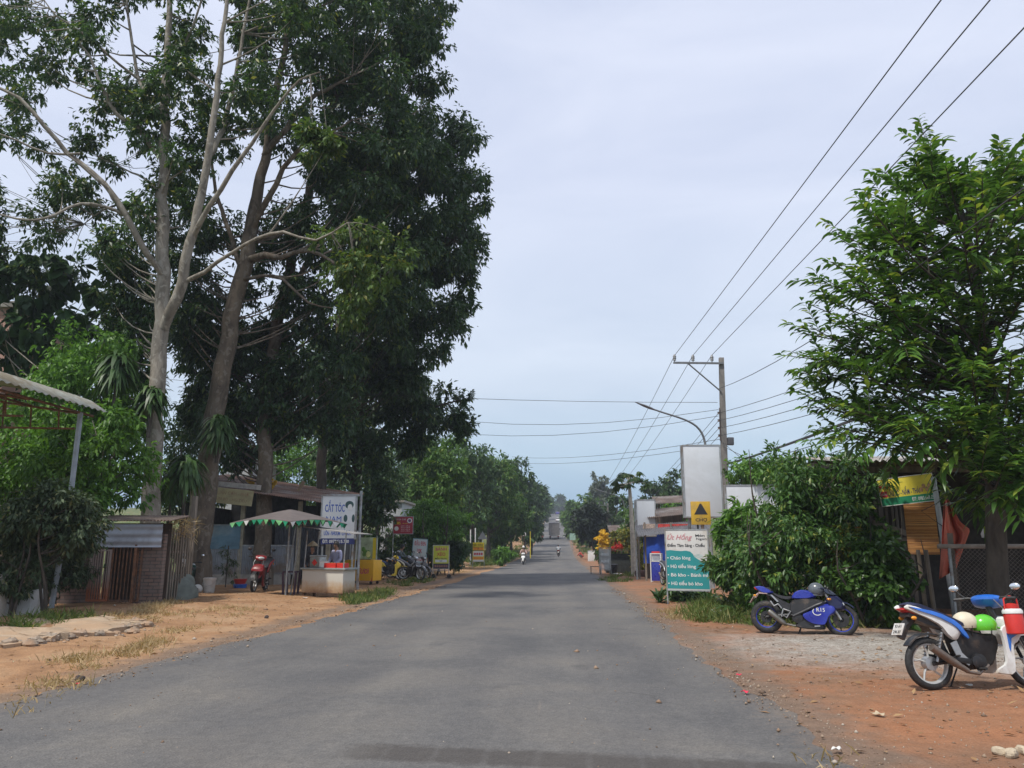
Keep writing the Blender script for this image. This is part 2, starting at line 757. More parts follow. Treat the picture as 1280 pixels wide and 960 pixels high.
def blob(cx, cy, rx, ry, amp=.9, soft=.25, nz=None):
    """Irregular patch on the ground around (cx,cy)."""
    a = mth(nt, 'POWER', mth(nt, 'DIVIDE', mth(nt, 'SUBTRACT', X, cx), rx), 2)
    e = mth(nt, 'POWER', mth(nt, 'DIVIDE', mth(nt, 'SUBTRACT', Yv, cy), ry), 2)
    d = mth(nt, 'SQRT', mth(nt, 'ADD', a, e))
    d = mth(nt, 'ADD', d, mth(nt, 'MULTIPLY', mth(nt, 'SUBTRACT', nz if nz is not None else f1, .5), amp))
    return ramp(nt, d, [(max(0, 1 - soft) * .5, (1, 1, 1)), ((1 + soft) * .5, (0, 0, 0))]) if False else ramp(nt, mth(nt, 'MULTIPLY', d, .5), [(max(0, 1 - soft) * .5, (1, 1, 1)), ((1 + soft) * .5, (0, 0, 0))])


f5 = noise(nt, v, 2.2, 5, .65)
grav = blob(5.4, 12.2, 3.1, 2.0, 1.5, .5, f5)
vor = nt.nodes.new('ShaderNodeTexVoronoi')
vor.inputs['Scale'].default_value = 38
nt.links.new(v, vor.inputs['Vector'])
gcol = ramp(nt, mth(nt, 'ADD', mth(nt, 'MULTIPLY', vor.outputs['Color'], .5), mth(nt, 'MULTIPLY', f2, .5)), [(.25, (.19, .175, .15)), (.5, (.34, .325, .29)), (.8, (.44, .43, .40))])
c = mixc(nt, mth(nt, 'MULTIPLY', grav, .85), c, gcol)
# rust-red bare soil streak near the scooter
red = blob(4.0, 7.0, 2.2, .75, 1.1, .6, f5)
c = mixc(nt, mth(nt, 'MULTIPLY', red, .6), c, (.33, .15, .075))
dk = blob(3.6, 5.2, 2.4, 1.0, 1.0, .6, f5)
c = mixc(nt, mth(nt, 'MULTIPLY', dk, .5), c, (.15, .095, .065))
# grey crumbled asphalt right beside the road on both sides
for xx in (XL - .1, XR + .1):
    e = mth(nt, 'ABSOLUTE', mth(nt, 'SUBTRACT', X, xx))
    e = mth(nt, 'ADD', e, mth(nt, 'MULTIPLY', mth(nt, 'SUBTRACT', f5, .5), 1.2))
    k = ramp(nt, e, [(.12, (.75,) * 3), (.5, (0, 0, 0))])
    c = mixc(nt, k, c, (.17, .13, .10))
# forest soil and weeds away from the road
ax = mth(nt, 'ABSOLUTE', mth(nt, 'ADD', X, 1.7))
ax = mth(nt, 'ADD', ax, mth(nt, 'MULTIPLY', mth(nt, 'SUBTRACT', f4, .5), 5.0))
yy = mth(nt, 'MULTIPLY', mth(nt, 'SUBTRACT', Yv, 48), .012, True)
yy = mth(nt, 'MULTIPLY', mth(nt, 'MINIMUM', yy, .5), 9)
k = ramp(nt, mth(nt, 'MULTIPLY', mth(nt, 'ADD', ax, yy), .05), [(.58, (0, 0, 0)), (.72, (1, 1, 1))])
gr = ramp(nt, f1, [(.3, (.05, .075, .02)), (.5, (.10, .125, .035)), (.7, (.22, .16, .075))])
c = mixc(nt, k, c, gr)
# stones and crumbs
v2 = nt.nodes.new('ShaderNodeTexVoronoi')
v2.inputs['Scale'].default_value = 22
nt.links.new(v, v2.inputs['Vector'])
st = ramp(nt, v2.outputs['Distance'], [(.05, (1, 1, 1)), (.16, (0, 0, 0))])
st = mth(nt, 'MULTIPLY', st, ramp(nt, noise(nt, v, 3.1, 3), [(.5, (0, 0, 0)), (.62, (.8,) * 3)]))
c = mixc(nt, st, c, (.30, .25, .20))
c = mixc(nt, .55, c, ramp(nt, f3, [(.3, (.62, .62, .62)), (.7, (1.35, 1.35, 1.35))]), 'MULTIPLY')
c = mixc(nt, .6, c, ramp(nt, f2, [(.3, (.7, .7, .7)), (.7, (1.25, 1.25, 1.25))]), 'MULTIPLY')
nt.links.new(c, b.inputs['Base Color'])
b.inputs['Roughness'].default_value = .95
b.inputs['Specular IOR Level'].default_value = .15
h = mth(nt, 'ADD', mth(nt, 'MULTIPLY', f2, .7), mth(nt, 'ADD', mth(nt, 'MULTIPLY', f3, .35), mth(nt, 'MULTIPLY', vor.outputs['Distance'], .3)))
bump(nt, b, h, .8, .035)
g = fastmesh('ground', P.reshape(-1, 3), [Fq], gm, None, True)
tag(g, 'red dirt ground along both sides of the road', None, None, 'structure')
GROUND = g

# road -------------------------------------------------------------------------
yr = np.concatenate([np.arange(-60, 0, 3.0), np.arange(0, 30, .11), np.arange(30, 60, .25), np.arange(60, 130, 1.0), np.arange(130, 640, 3.0)])
yr = np.unique(np.round(np.concatenate([yr, yl[yl < 640]]), 4))
t = np.concatenate([[0, .012], np.linspace(.1, .9, 7), [.988, 1]])
el = (vnoise(yr, yr * 0, 1.7, 5) - .5) * .34 + (vnoise(yr, yr * 0, .45, 6) - .5) * .16
er = (vnoise(yr, yr * 0, 1.9, 7) - .5) * .24 + (vnoise(yr, yr * 0, .5, 8) - .5) * .16 + (vnoise(yr, yr * 0, .22, 9) - .5) * .10
el = el + (vnoise(yr, yr * 0, .22, 10) - .5) * .10 + .7 * np.clip((yr - 9) / 22, 0, 1)
xa, xb = XL + np.where(yr < 70, el, el * .4), XR + np.where(yr < 70, er, er * .4)
RX = xa[:, None] * (1 - t) + xb[:, None] * t
zr = np.interp(yr, yl, prof(yl))
RZ = np.repeat((zr + .006)[:, None], 11, 1) + .02 * np.sin(PI * t)[None, :]
RZ[:, 0] = zr - .01
RZ[:, -1] = zr - .01
RY = np.repeat(yr[:, None], 11, 1)
RP = np.stack([RX, RY, RZ], -1)
m_, n_ = RX.shape
I = np.arange(m_ * n_).reshape(m_, n_)
Fr = np.stack([I[:-1, :-1], I[:-1, 1:], I[1:, 1:], I[1:, :-1]], -1).reshape(-1, 4)
rm, nt, b = newmat('old_asphalt')
tc = nt.nodes.new('ShaderNodeTexCoord')
v = tc.outputs['Object']
sp = nt.nodes.new('ShaderNodeSeparateXYZ')
nt.links.new(v, sp.inputs[0])
X, Yv = sp.outputs[0], sp.outputs[1]
ml = nt.nodes.new('ShaderNodeMapping')
ml.inputs['Scale'].default_value = (1, .12, 1)
nt.links.new(v, ml.inputs[0])
f1 = noise(nt, ml.outputs[0], 1.1, 5, .6, .3)
f2 = noise(nt, v, .45, 5, .6, .4)
f3 = noise(nt, v, 70, 3, .75)
f6 = noise(nt, v, 9, 5, .7)
c = ramp(nt, f2, [(.28, (.082, .083, .086)), (.5, (.118, .115, .112)), (.72, (.152, .142, .128))])
c = mixc(nt, .7, c, ramp(nt, f1, [(.3, (.78, .78, .8)), (.7, (1.16, 1.14, 1.1))]), 'MULTIPLY')
# polished wheel paths darker, dusty crown between lighter
w = mth(nt, 'SINE', mth(nt, 'MULTIPLY', mth(nt, 'ADD', X, .62), 3.6))
c = mixc(nt, .5, c, ramp(nt, mth(nt, 'ADD', mth(nt, 'MULTIPLY', w, .25), .5), [(.2, (.88, .88, .9)), (.8, (1.1, 1.08, 1.05))]), 'MULTIPLY')
vor = nt.nodes.new('ShaderNodeTexVoronoi')
vor.inputs['Scale'].default_value = 55
nt.links.new(v, vor.inputs['Vector'])
agg = ramp(nt, mth(nt, 'ADD', mth(nt, 'MULTIPLY', vor.outputs['Color'], .55), mth(nt, 'MULTIPLY', f3, .45)), [(.25, (.6, .6, .6)), (.5, (1, 1, 1)), (.85, (1.75, 1.7, 1.62))])
c = mixc(nt, .42, c, agg, 'MULTIPLY')
c = mixc(nt, .6, c, ramp(nt, f6, [(.3, (.8, .8, .8)), (.7, (1.18, 1.17, 1.15))]), 'MULTIPLY')
# dusty margins tinted by the verge soil
e = mth(nt, 'ABSOLUTE', mth(nt, 'SUBTRACT', X, (XL + XR) / 2))
e = mth(nt, 'ADD', e, mth(nt, 'MULTIPLY', mth(nt, 'SUBTRACT', f6, .5), 1.3))
k = ramp(nt, mth(nt, 'MULTIPLY', e, .2), [(.66, (0, 0, 0)), (.80, (.55,) * 3)])
c = mixc(nt, k, c, (.20, .14, .095))
# windscreen reflection of the dashboard painted into the asphalt, dark with pale streaks
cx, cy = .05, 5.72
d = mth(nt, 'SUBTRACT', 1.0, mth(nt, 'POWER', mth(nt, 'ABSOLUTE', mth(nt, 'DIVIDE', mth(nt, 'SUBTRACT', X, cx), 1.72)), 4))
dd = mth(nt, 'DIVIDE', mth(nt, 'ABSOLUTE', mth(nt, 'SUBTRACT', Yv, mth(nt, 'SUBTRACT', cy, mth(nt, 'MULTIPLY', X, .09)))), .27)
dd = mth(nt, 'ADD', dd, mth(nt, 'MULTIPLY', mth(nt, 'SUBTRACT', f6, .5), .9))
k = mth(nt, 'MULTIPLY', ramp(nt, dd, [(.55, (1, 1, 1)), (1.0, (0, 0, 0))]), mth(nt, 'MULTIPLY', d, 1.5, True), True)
pale_streaks = ramp(nt, mth(nt, 'ABSOLUTE', mth(nt, 'SUBTRACT', mth(nt, 'FRACT', mth(nt, 'DIVIDE', X, .36)), .5)), [(.02, (.72,) * 3), (.10, (1, 1, 1))])
k = mth(nt, 'MULTIPLY', k, pale_streaks)
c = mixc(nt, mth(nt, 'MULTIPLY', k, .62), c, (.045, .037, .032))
# a few dark oil and bitumen stains
k = ramp(nt, noise(nt, v, .8, 4, .6, .6), [(.63, (0, 0, 0)), (.70, (.5,) * 3)])
vc = nt.nodes.new('ShaderNodeTexVoronoi')
vc.feature = 'DISTANCE_TO_EDGE'
vc.inputs['Scale'].default_value = .55
wv = nt.nodes.new('ShaderNodeVectorMath')
nn_ = nt.nodes.new('ShaderNodeTexNoise')
nn_.inputs['Scale'].default_value = 2.5
nn_.inputs['Detail'].default_value = 5
nt.links.new(v, nn_.inputs['Vector'])
sc2 = nt.nodes.new('ShaderNodeVectorMath')
sc2.operation = 'SCALE'
sc2.inputs['Scale'].default_value = .55
nt.links.new(nn_.outputs['Color'], sc2.inputs[0])
nt.links.new(v, wv.inputs[0])
nt.links.new(sc2.outputs[0], wv.inputs[1])
nt.links.new(wv.outputs[0], vc.inputs['Vector'])
ck = ramp(nt, vc.outputs['Distance'], [(.004, (1, 1, 1)), (.012, (0, 0, 0))])
ck = mth(nt, 'MULTIPLY', ck, ramp(nt, noise(nt, v, .35, 3), [(.52, (0, 0, 0)), (.65, (.35,) * 3)]))
c = mixc(nt, ck, c, (.04, .037, .035))
# scuffs of pale dust
sk = ramp(nt, noise(nt, ml.outputs[0], 3.4, 5, .7, 1.0), [(.66, (0, 0, 0)), (.78, (.45,) * 3)])
c = mixc(nt, sk, c, (.24, .20, .165))
c = mixc(nt, k, c, (.06, .058, .06))
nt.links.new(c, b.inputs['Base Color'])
b.inputs['Roughness'].default_value = .82
b.inputs['Specular IOR Level'].default_value = .35
bump(nt, b, mth(nt, 'ADD', vor.outputs['Distance'], mth(nt, 'MULTIPLY', f6, .8)), .5, .012)
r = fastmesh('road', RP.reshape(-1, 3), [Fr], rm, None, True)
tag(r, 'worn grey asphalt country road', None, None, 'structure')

# low broken concrete apron in front of the brick hutch
cmat = mat('old_concrete', (.36, .275, .19), .9, var=.35, scale=3.0, dirt=(.38, .25, .15), dirtamt=.6, bmp=1.0)
fr = np.array([(gp(px, py, .1)[0], gp(px, py, .1)[1]) for px, py in ((-160, 836), (-60, 818), (0, 806), (40, 801), (85, 795), (130, 789), (165, 783), (190, 775))])
s_ = np.linspace(0, 1, 90)
q = np.linspace(0, 1, len(fr))
ex, ey = np.interp(s_, q, fr[:, 0]), np.interp(s_, q, fr[:, 1])
ex = ex + (vnoise(s_ * 60, s_ * 0, 1.3, 21) - .5) * .35
ey = ey + (vnoise(s_ * 60, s_ * 0, 1.7, 22) - .5) * .5 + (vnoise(s_ * 60, s_ * 0, .6, 24) - .5) * .3
depth = np.linspace(0, 1, 12)
bx = ex - .5 - 1.9 * np.interp(s_, [0, .8, 1], [1, 1, .4])
by = ey + 1.9 * np.interp(s_, [0, .8, 1], [1, .8, .2])
GX = ex[:, None] * (1 - depth) + bx[:, None] * depth
GY = ey[:, None] * (1 - depth) + by[:, None] * depth
GZ = terr(GX, GY) + .035 + .05 * (1 - depth) ** 2 + (vnoise(GX, GY, .35, 23) - .5) * .09 + (vnoise(GX, GY, .9, 25) - .6) * .08
mb = MB().slab(np.stack([GX, GY, GZ], -1), (0, 0, -.25))
tag(mb.build('path', cmat), 'broken old concrete apron before the brick hutch', None, None, 'structure')
# ------------------------------------------------------------------ vegetation
BARK_PALE = barkmat('pale_bark', (.29, .26, .215), (.145, .125, .10), 4, (.36, .335, .285))
BARK_BROWN = barkmat('brown_bark', (.17, .135, .10), (.085, .068, .052), 4, (.22, .19, .155))
BARK_DARK = barkmat('dark_bark', (.10, .085, .07), (.05, .042, .035), 5)
LF_BIG = leafmat('big_tree_leaf', (0.0248, 0.0512, 0.0202), (0.0465, 0.0961, 0.0310), (0.0930, 0.1783, 0.0496), .42, .42, (0.3410, 0.3410, 0.0775), .45)
LF_BIG2 = leafmat('dark_tree_leaf', (0.0224, 0.0480, 0.0224), (0.0416, 0.0864, 0.0336), (0.0832, 0.1568, 0.0544), .40, .42, (0.2400, 0.2880, 0.0640), .45)
LF_JACK = leafmat('glossy_tree_leaf', (0.0312, 0.0744, 0.0168), (0.0660, 0.1500, 0.0264), (0.1560, 0.3000, 0.0480), .38, .38, (0.3600, 0.4320, 0.0720), .45, .88)
LF_LIGHT = leafmat('bright_leaf', (0.0495, 0.1210, 0.0198), (0.0935, 0.2090, 0.0308), (0.1760, 0.3300, 0.0550), .4, .45, None, .4)
LF_MID = leafmat('mid_leaf', (.03, .065, .018), (.055, .11, .03), (.10, .18, .045), .35, .5, (.25, .27, .07))
LF_SUNLIT = leafmat('sunlit_crown_leaf', (.045, .085, .025), (.08, .14, .036), (.14, .21, .05), .4, .45, (.3, .26, .06))  # lighter copy of the crown leaf, sunlight painted into its colour
LF_RUB = leafmat('plantation_leaf', (0.0260, 0.0546, 0.0234), (0.0468, 0.0962, 0.0338), (0.0910, 0.1625, 0.0520), .3, .5, (0.1560, 0.1950, 0.0520))
LF_RUB2 = leafmat('sunny_plantation_leaf', (0.0403, 0.0897, 0.0207), (0.0747, 0.1552, 0.0322), (0.1380, 0.2415, 0.0517), .35, .5, (0.2300, 0.2530, 0.0575))
LF_DARKT = leafmat('round_tree_leaf', (.014, .022, .016), (.024, .036, .024), (.04, .06, .036), .2, .5)
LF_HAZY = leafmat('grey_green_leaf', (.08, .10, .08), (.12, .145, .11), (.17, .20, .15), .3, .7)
LF_HEDGE = leafmat('hedge_leaf', (0.0319, 0.0754, 0.0203), (0.0609, 0.1377, 0.0319), (0.1232, 0.2465, 0.0508), .35, .4, (0.2900, 0.3190, 0.0580), .45)
LF_SHADE = leafmat('shrub_dark_leaf', (0.0297, 0.0513, 0.0243), (0.0540, 0.0837, 0.0405), (0.1080, 0.1485, 0.0743), .25, .55, (0.2430, 0.2295, 0.1080))
LF_DRAC = leafmat('strap_leaf', (0.0298, 0.0638, 0.0213), (0.0510, 0.1020, 0.0298), (0.1020, 0.1700, 0.0510), .25, .4)
LF_YEL = leafmat('yellow_flower', (.55, .30, .02), (.70, .45, .03), (.75, .55, .10), .3, .6)
LF_CROTON = leafmat('croton_leaf', (.05, .09, .02), (.16, .17, .03), (.34, .30, .05), .35, .45, (.30, .09, .03))
LF_DRY = leafmat('dry_straw', (.26, .18, .09), (.38, .28, .15), (.50, .40, .24), .3, .8)
LF_GRASS = leafmat('verge_grass', (.05, .09, .02), (.10, .15, .035), (.20, .22, .07), .35, .6, (.38, .30, .14))


def in_poly(x, y, poly):
    poly = np.asarray(poly, float)
    ins = np.zeros(len(x), bool)
    n = len(poly)
    dmin = np.full(len(x), 1e9)
    for i in range(n):
        x1, y1 = poly[i]
        x2, y2 = poly[(i + 1) % n]
        c = ((y1 > y) != (y2 > y)) & (x < (x2 - x1) * (y - y1) / (y2 - y1 + 1e-12) + x1)
        ins ^= c
        t = np.clip(((x - x1) * (x2 - x1) + (y - y1) * (y2 - y1)) / ((x2 - x1) ** 2 + (y2 - y1) ** 2 + 1e-9), 0, 1)
        dmin = np.minimum(dmin, np.hypot(x - x1 - t * (x2 - x1), y - y1 - t * (y2 - y1)))
    return ins, dmin


def crown_points(poly, n, Yc, D, holes=(), edge=60.0):
    """Centres of foliage clumps filling a crown whose side view is the polygon; the crown bulges towards and away from
    the viewer by up to D metres in its middle."""
    poly = np.asarray(poly, float)
    lo_, hi_ = poly.min(0), poly.max(0)
    out = []
    while len(out) < n:
        x = rng.uniform(lo_[0], hi_[0], 400)
        y = rng.uniform(lo_[1], hi_[1], 400)
        ins, d = in_poly(x, y, poly)
        for hx, hy, hr in holes:
            ins &= np.hypot(x - hx, (y - hy)) > hr
        for a, b_, dd in zip(x[ins], y[ins], d[ins]):
            k = min(1, dd / edge) ** .5
            out.append(at(a, b_, Yc + rng.uniform(-1, 1) * D * k))
    return np.array(out[:n])


def limb_mesh(mb, limbs, sides=9):
    nodes = []
    for path in limbs:
        P = densify(path, .5)
        P[1:-1, :3] += rng.normal(size=P[1:-1, :3].shape) * np.minimum(.035, P[1:-1, 3:4] * .25)
        mb.tube(P[:, :3], P[:, 3], sides if P[0, 3] > .1 else 6)
        nodes.append(P)
    return np.concatenate(nodes)


def twigs(mb, nodes, pts, rmin=.012, rmax=.035, skip=0.0, zmin=None):
    N = nodes if zmin is None else nodes[nodes[:, 2] > zmin]
    for p in pts:
        if rng.random() < skip:
            continue
        hh_ = np.linalg.norm(N[:, :2] - p[:2], axis=1)
        d = hh_ + 1.1 * np.abs(p[2] - N[:, 2] - .7 * hh_) + rng.random(len(N)) * .5
        q = N[np.argmin(d)]
        a = q[:3]
        if np.linalg.norm(a - p) < .25:
            continue
        mid = a + (p - a) * np.array([.6, .6, .35]) + rng.normal(size=3) * .09 * np.linalg.norm(a - p)
        B = bez(a, mid, p, 6)
        mb.tube(B, np.linspace(min(rmax, q[3] * .7), rmin * .5, 6), 5, cap=False)


def px_limb(rows):
    return [(*at(px, py, Y), r) for px, py, Y, r in rows]


def scenic_tree(name, label, base, limbs, crowns, leaf, bark, group=None, sides=10):
    """limbs: list of world paths (x,y,z,r).  crowns: list of dicts with clump centres and leaf sizes."""
    t = thing(name, label, 'tree', base, 0, group)
    mb = MB()
    nodes = limb_mesh(mb, limbs, sides)
    lv, young = Leaves(), Leaves()  # second set: clumps that take the leaf colour with painted sunlight
    for c in crowns:
        lq = lv if 'leaf' not in c else young  # young: clumps with sunlight painted into the leaf colour
        for p in c['pts']:
            clump(lq, p, c['r'] * rng.uniform(.7, 1.3) * np.array([1, 1, c.get('flat', .8)]), int(c['n'] * rng.uniform(.7, 1.3)), c['L'], c['W'], c.get('droop', .5), c.get('out', .6), c.get('tmpl', LEAF4))
        twigs(mb, nodes, c['pts'], skip=c.get('skip', .35), zmin=c.get('zmin'))
    mb.build('trunk', bark, t, wloc=base, sharp=80)
    lv.build('crown', leaf, t, wloc=base)
    if young.n:
        young.build('sunlit_foliage', LF_SUNLIT, t, wloc=base)
    return t


# the tall pale tree -------------------------------------------------------------
b1 = onground(184, 745, 22.5)
Lm = [
    [(b1[0] + .1, b1[1], b1[2] - .2, .46), (*at(186, 690, 22.5), .36), (*at(190, 610, 22.5), .31), (*at(197, 500, 22.5), .28), (*at(202, 400, 22.6), .27), (*at(204, 320, 22.6), .235),
     (*at(204, 230, 22.6), .20), (*at(206, 150, 22.6), .17), (*at(208, 80, 22.5), .14), (*at(213, -30, 22.6), .09), (*at(214, -150, 22.6), .04)],
    px_limb([(205, 410, 22.5, .18), (222, 370, 22.2, .20), (238, 305, 22, .175), (252, 240, 21.8, .15), (262, 185, 21.6, .13), (270, 130, 21.5, .115), (276, 60, 21.5, .09), (290, -40, 21.5, .06)]),
    px_limb([(258, 200, 21.7, .10), (278, 160, 22.4, .10), (292, 110, 22.8, .085), (300, 60, 23, .07), (312, 0, 23, .055), (325, -60, 23.2, .03)]),
    px_limb([(240, 300, 22, .11), (262, 258, 21.4, .095), (290, 215, 21, .085), (315, 180, 20.8, .07), (345, 135, 20.5, .055), (375, 100, 20.2, .04), (400, 90, 20, .02)]),
    px_limb([(236, 350, 22, .09), (255, 340, 21.5, .075), (290, 315, 21, .06), (320, 298, 20.6, .055), (355, 290, 20.3, .05), (395, 300, 20, .035), (435, 278, 19.6, .02)]),
    px_limb([(203, 345, 22.5, .11), (185, 318, 22, .115), (165, 285, 21.5, .11), (145, 250, 21.2, .10), (115, 215, 21, .092), (85, 190, 20.8, .085), (55, 158, 20.4, .075), (25, 122, 20.1, .065), (-30, 100, 19.8, .05)]),
    px_limb([(198, 195, 22.6, .085), (180, 170, 22.2, .085), (165, 155, 22, .08), (145, 142, 21.8, .07), (128, 110, 21.6, .06), (112, 70, 21.5, .045), (100, 55, 21.4, .03)]),
    px_limb([(200, 148, 22.6, .08), (186, 122, 22.8, .075), (172, 100, 23, .07), (168, 70, 23.2, .06), (160, 20, 23.4, .05), (155, -40, 23.5, .03)]),
    px_limb([(176, 102, 23, .05), (150, 82, 22.6, .05), (120, 55, 22.2, .045), (95, 35, 22, .04), (70, 20, 21.6, .03), (55, 0, 21.5, .02)]),
    px_limb([(206, 95, 22.5, .07), (222, 70, 22.2, .06), (240, 35, 22, .05), (252, 0, 21.8, .04), (262, -40, 21.8, .02)]),
    px_limb([(158, 270, 21.5, .06), (130, 258, 21, .055), (100, 254, 20.6, .05), (70, 268, 20.2, .045), (40, 276, 19.8, .04), (0, 268, 19.5, .03)]),
    px_limb([(140, 240, 21.2, .05), (110, 195, 20.4, .0), (80, 190, 20, .03)]),
    px_limb([(100, 192, 20.9, .045), (60, 192, 20.4, .04), (20, 175, 20, .03), (-20, 160, 19.8, .02)]),
    px_limb([(200, 290, 22.4, .06), (185, 272, 23, .055), (160, 255, 23.6, .05), (130, 262, 24.2, .04), (105, 280, 24.6, .02)]),
    px_limb([(200, 240, 22.5, .05), (180, 222, 23.1, .05), (165, 216, 23.5, .04), (145, 205, 24, .02)]),
]
Lm = [[(*r[:3], r[3] * .86) for r in p if r[3] > 0] for p in Lm]
h1 = [(92, 118, 30), (88, 150, 24), (35, 228, 34), (20, 245, 28), (156, 185, 20), (8, 190, 20), (132, 378, 30), (150, 405, 20), (165, 62, 13), (185, 50, 11), (275, 45, 14), (290, 60, 12), (300, 165, 10), (60, 240, 14), (230, 380, 12), (110, 420, 25)]
p1 = crown_points([(-90, -90), (430, -110), (410, 60), (385, 130), (330, 170), (270, 200), (245, 330), (190, 310), (150, 345), (110, 372), (60, 365), (0, 385), (-90, 390)], 300, 24.3, 3.0, h1, 50)
p1b = crown_points([(135, 330), (190, 320), (195, 420), (185, 500), (150, 470)], 40, 24, 1.0)
p1c = crown_points([(385, 300), (440, 280), (500, 300), (520, 350), (470, 430), (420, 380)], 26, 20.6, .8, (), 30)
p1d = crown_points([(380, 165), (420, 170), (415, 215), (385, 205)], 8, 20.3, .4)
c1 = dict(r=.66, n=205, L=.20, W=.085, droop=.55)
scenic_tree('tall_tree', 'tall pale-barked tree with forked trunk and open airy crown', b1, Lm,
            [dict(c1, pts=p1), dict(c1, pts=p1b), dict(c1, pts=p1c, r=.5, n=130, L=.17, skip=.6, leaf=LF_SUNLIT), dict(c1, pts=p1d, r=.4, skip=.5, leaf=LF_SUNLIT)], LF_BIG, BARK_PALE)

# the leaning brown-barked tree ----------------------------------------------------
b2 = onground(243, 742, 25.5)
Lm = [
    [(b2[0], b2[1], b2[2] - .2, .55), (*at(247, 700, 25.5), .44), (*at(256, 620, 25.6), .38), (*at(272, 500, 25.8), .32), (*at(290, 400, 26), .29), (*at(308, 320, 26), .27), (*at(318, 260, 26.2), .22), (*at(330, 200, 26.4), .18), (*at(342, 130, 26.5), .14), (*at(358, 50, 26.8), .10), (*at(372, -60, 27), .04)],
    px_limb([(308, 325, 26, .14), (330, 318, 25.6, .13), (352, 322, 25.2, .09), (385, 312, 25, .07), (420, 330, 24.6, .05), (450, 350, 24.4, .03)]),
    px_limb([(314, 290, 26.1, .12), (335, 250, 25.6, .11), (355, 210, 25.3, .09), (380, 180, 25, .07), (415, 165, 24.6, .05), (440, 150, 24.4, .02)]),
    px_limb([(330, 195, 26.4, .12), (358, 160, 26, .10), (380, 130, 25.8, .085), (408, 112, 25.6, .07), (440, 95, 25.4, .03)]),
    px_limb([(304, 340, 26, .1), (285, 285, 26.8, .09), (270, 240, 27.3, .07), (262, 180, 27.6, .05), (250, 120, 27.8, .03)]),
    px_limb([(300, 350, 26, .07), (330, 345, 25.4, .06), (355, 350, 25.0, .05), (385, 378, 24.7, .04), (415, 385, 24.5, .02)]),
]
p2 = crown_points([(260, -120), (500, -130), (520, 60), (500, 330), (430, 330), (410, 240), (350, 180), (300, 120)], 130, 27, 2.8, [(310, 180, 14), (350, 55, 8)], 60)
p2b = crown_points([(230, 230), (330, 300), (300, 420), (225, 440), (205, 300)], 40, 28, 1.2, [(236, 300, 10), (270, 330, 10)], 40)
p2c = crown_points([(330, 235), (400, 240), (420, 330), (400, 420), (340, 400), (325, 320)], 34, 27.8, 1.4, [(340, 250, 10), (350, 330, 10)], 30)
c2 = dict(r=.74, n=250, L=.22, W=.09, droop=.6)
scenic_tree('leaning_tree', 'brown-barked tree leaning towards the road beside the corrugated shop wall', b2, Lm,
            [dict(c2, pts=p2), dict(c2, pts=p2b, skip=.1), dict(c2, pts=p2c, skip=.2)], LF_BIG2, BARK_BROWN)

b3 = onground(328, 738, 28.5)
Lm = [[(b3[0], b3[1], b3[2] - .2, .40), (*at(329, 690, 28.5), .32), (*at(330, 600, 28.5), .28), (*at(336, 480, 28.8), .25), (*at(352, 380, 29), .22), (*at(380, 260, 29.3), .18), (*at(420, 120, 29.6), .12), (*at(450, 0, 30), .06)],
      px_limb([(352, 380, 29, .12), (400, 300, 28.4, .1), (450, 220, 28, .07), (500, 150, 27.8, .03)]),
      px_limb([(345, 420, 29, .12), (390, 380, 29.5, .09), (450, 340, 30, .06), (500, 310, 30.2, .03)])]
p3 = crown_points([(400, -130), (560, -150), (562, 20), (556, 70), (549, 128), (556, 150), (545, 250), (525, 350), (500, 400), (420, 380), (400, 200)], 190, 29.5, 3.6, (), 70)
p3b = crown_points([(215, 420), (330, 400), (420, 400), (450, 440), (440, 545), (330, 545), (305, 575), (232, 560)], 125, 29.5, 1.8, [(228, 480, 14), (300, 482, 7), (372, 475, 6), (355, 420, 8)], 50)
c3 = dict(r=.82, n=300, L=.23, W=.095, droop=.65)
scenic_tree('broad_tree', 'dark broad tree with blotched white trunk rising behind the red motorbike', b3, Lm, [dict(c3, pts=p3), dict(c3, pts=p3b, skip=.2)], LF_BIG2, BARK_BROWN)

b4 = onground(402, 728, 34)
Lm = [[(b4[0], b4[1], b4[2] - .2, .34), (*at(402, 640, 34), .24), (*at(403, 560, 34), .21), (*at(415, 460, 34), .2), (*at(440, 350, 34.2), .18), (*at(480, 240, 34.4), .12), (*at(520, 160, 34.6), .05)],
      px_limb([(430, 400, 34, .12), (480, 360, 33.4, .1), (540, 320, 33, .06), (580, 290, 32.8, .03)])]
p4 = crown_points([(500, 140), (560, 133), (585, 148), (600, 200), (604, 255), (598, 310), (583, 360), (574, 405), (556, 432), (545, 462), (500, 475), (430, 440), (440, 300)], 195, 34, 4.2, [(560, 250, 7)], 70)
p4b = crown_points([(400, 400), (500, 430), (545, 470), (500, 500), (420, 480), (380, 430)], 30, 34, 2)
p4c = crown_points([(440, 330), (480, 300), (520, 340), (500, 420), (450, 430)], 22, 30.5, .8, (), 30)
c4 = dict(r=.85, n=300, L=.25, W=.105, droop=.6)
scenic_tree('broad_tree', 'black-trunked broad tree behind the umbrella stall, its crown reaching farthest over the road', b4, Lm, [dict(c4, pts=p4), dict(c4, pts=p4b), dict(c4, pts=p4c, r=.6, n=150, L=.19, W=.08, skip=.5, leaf=LF_SUNLIT)], LF_BIG2, BARK_DARK)

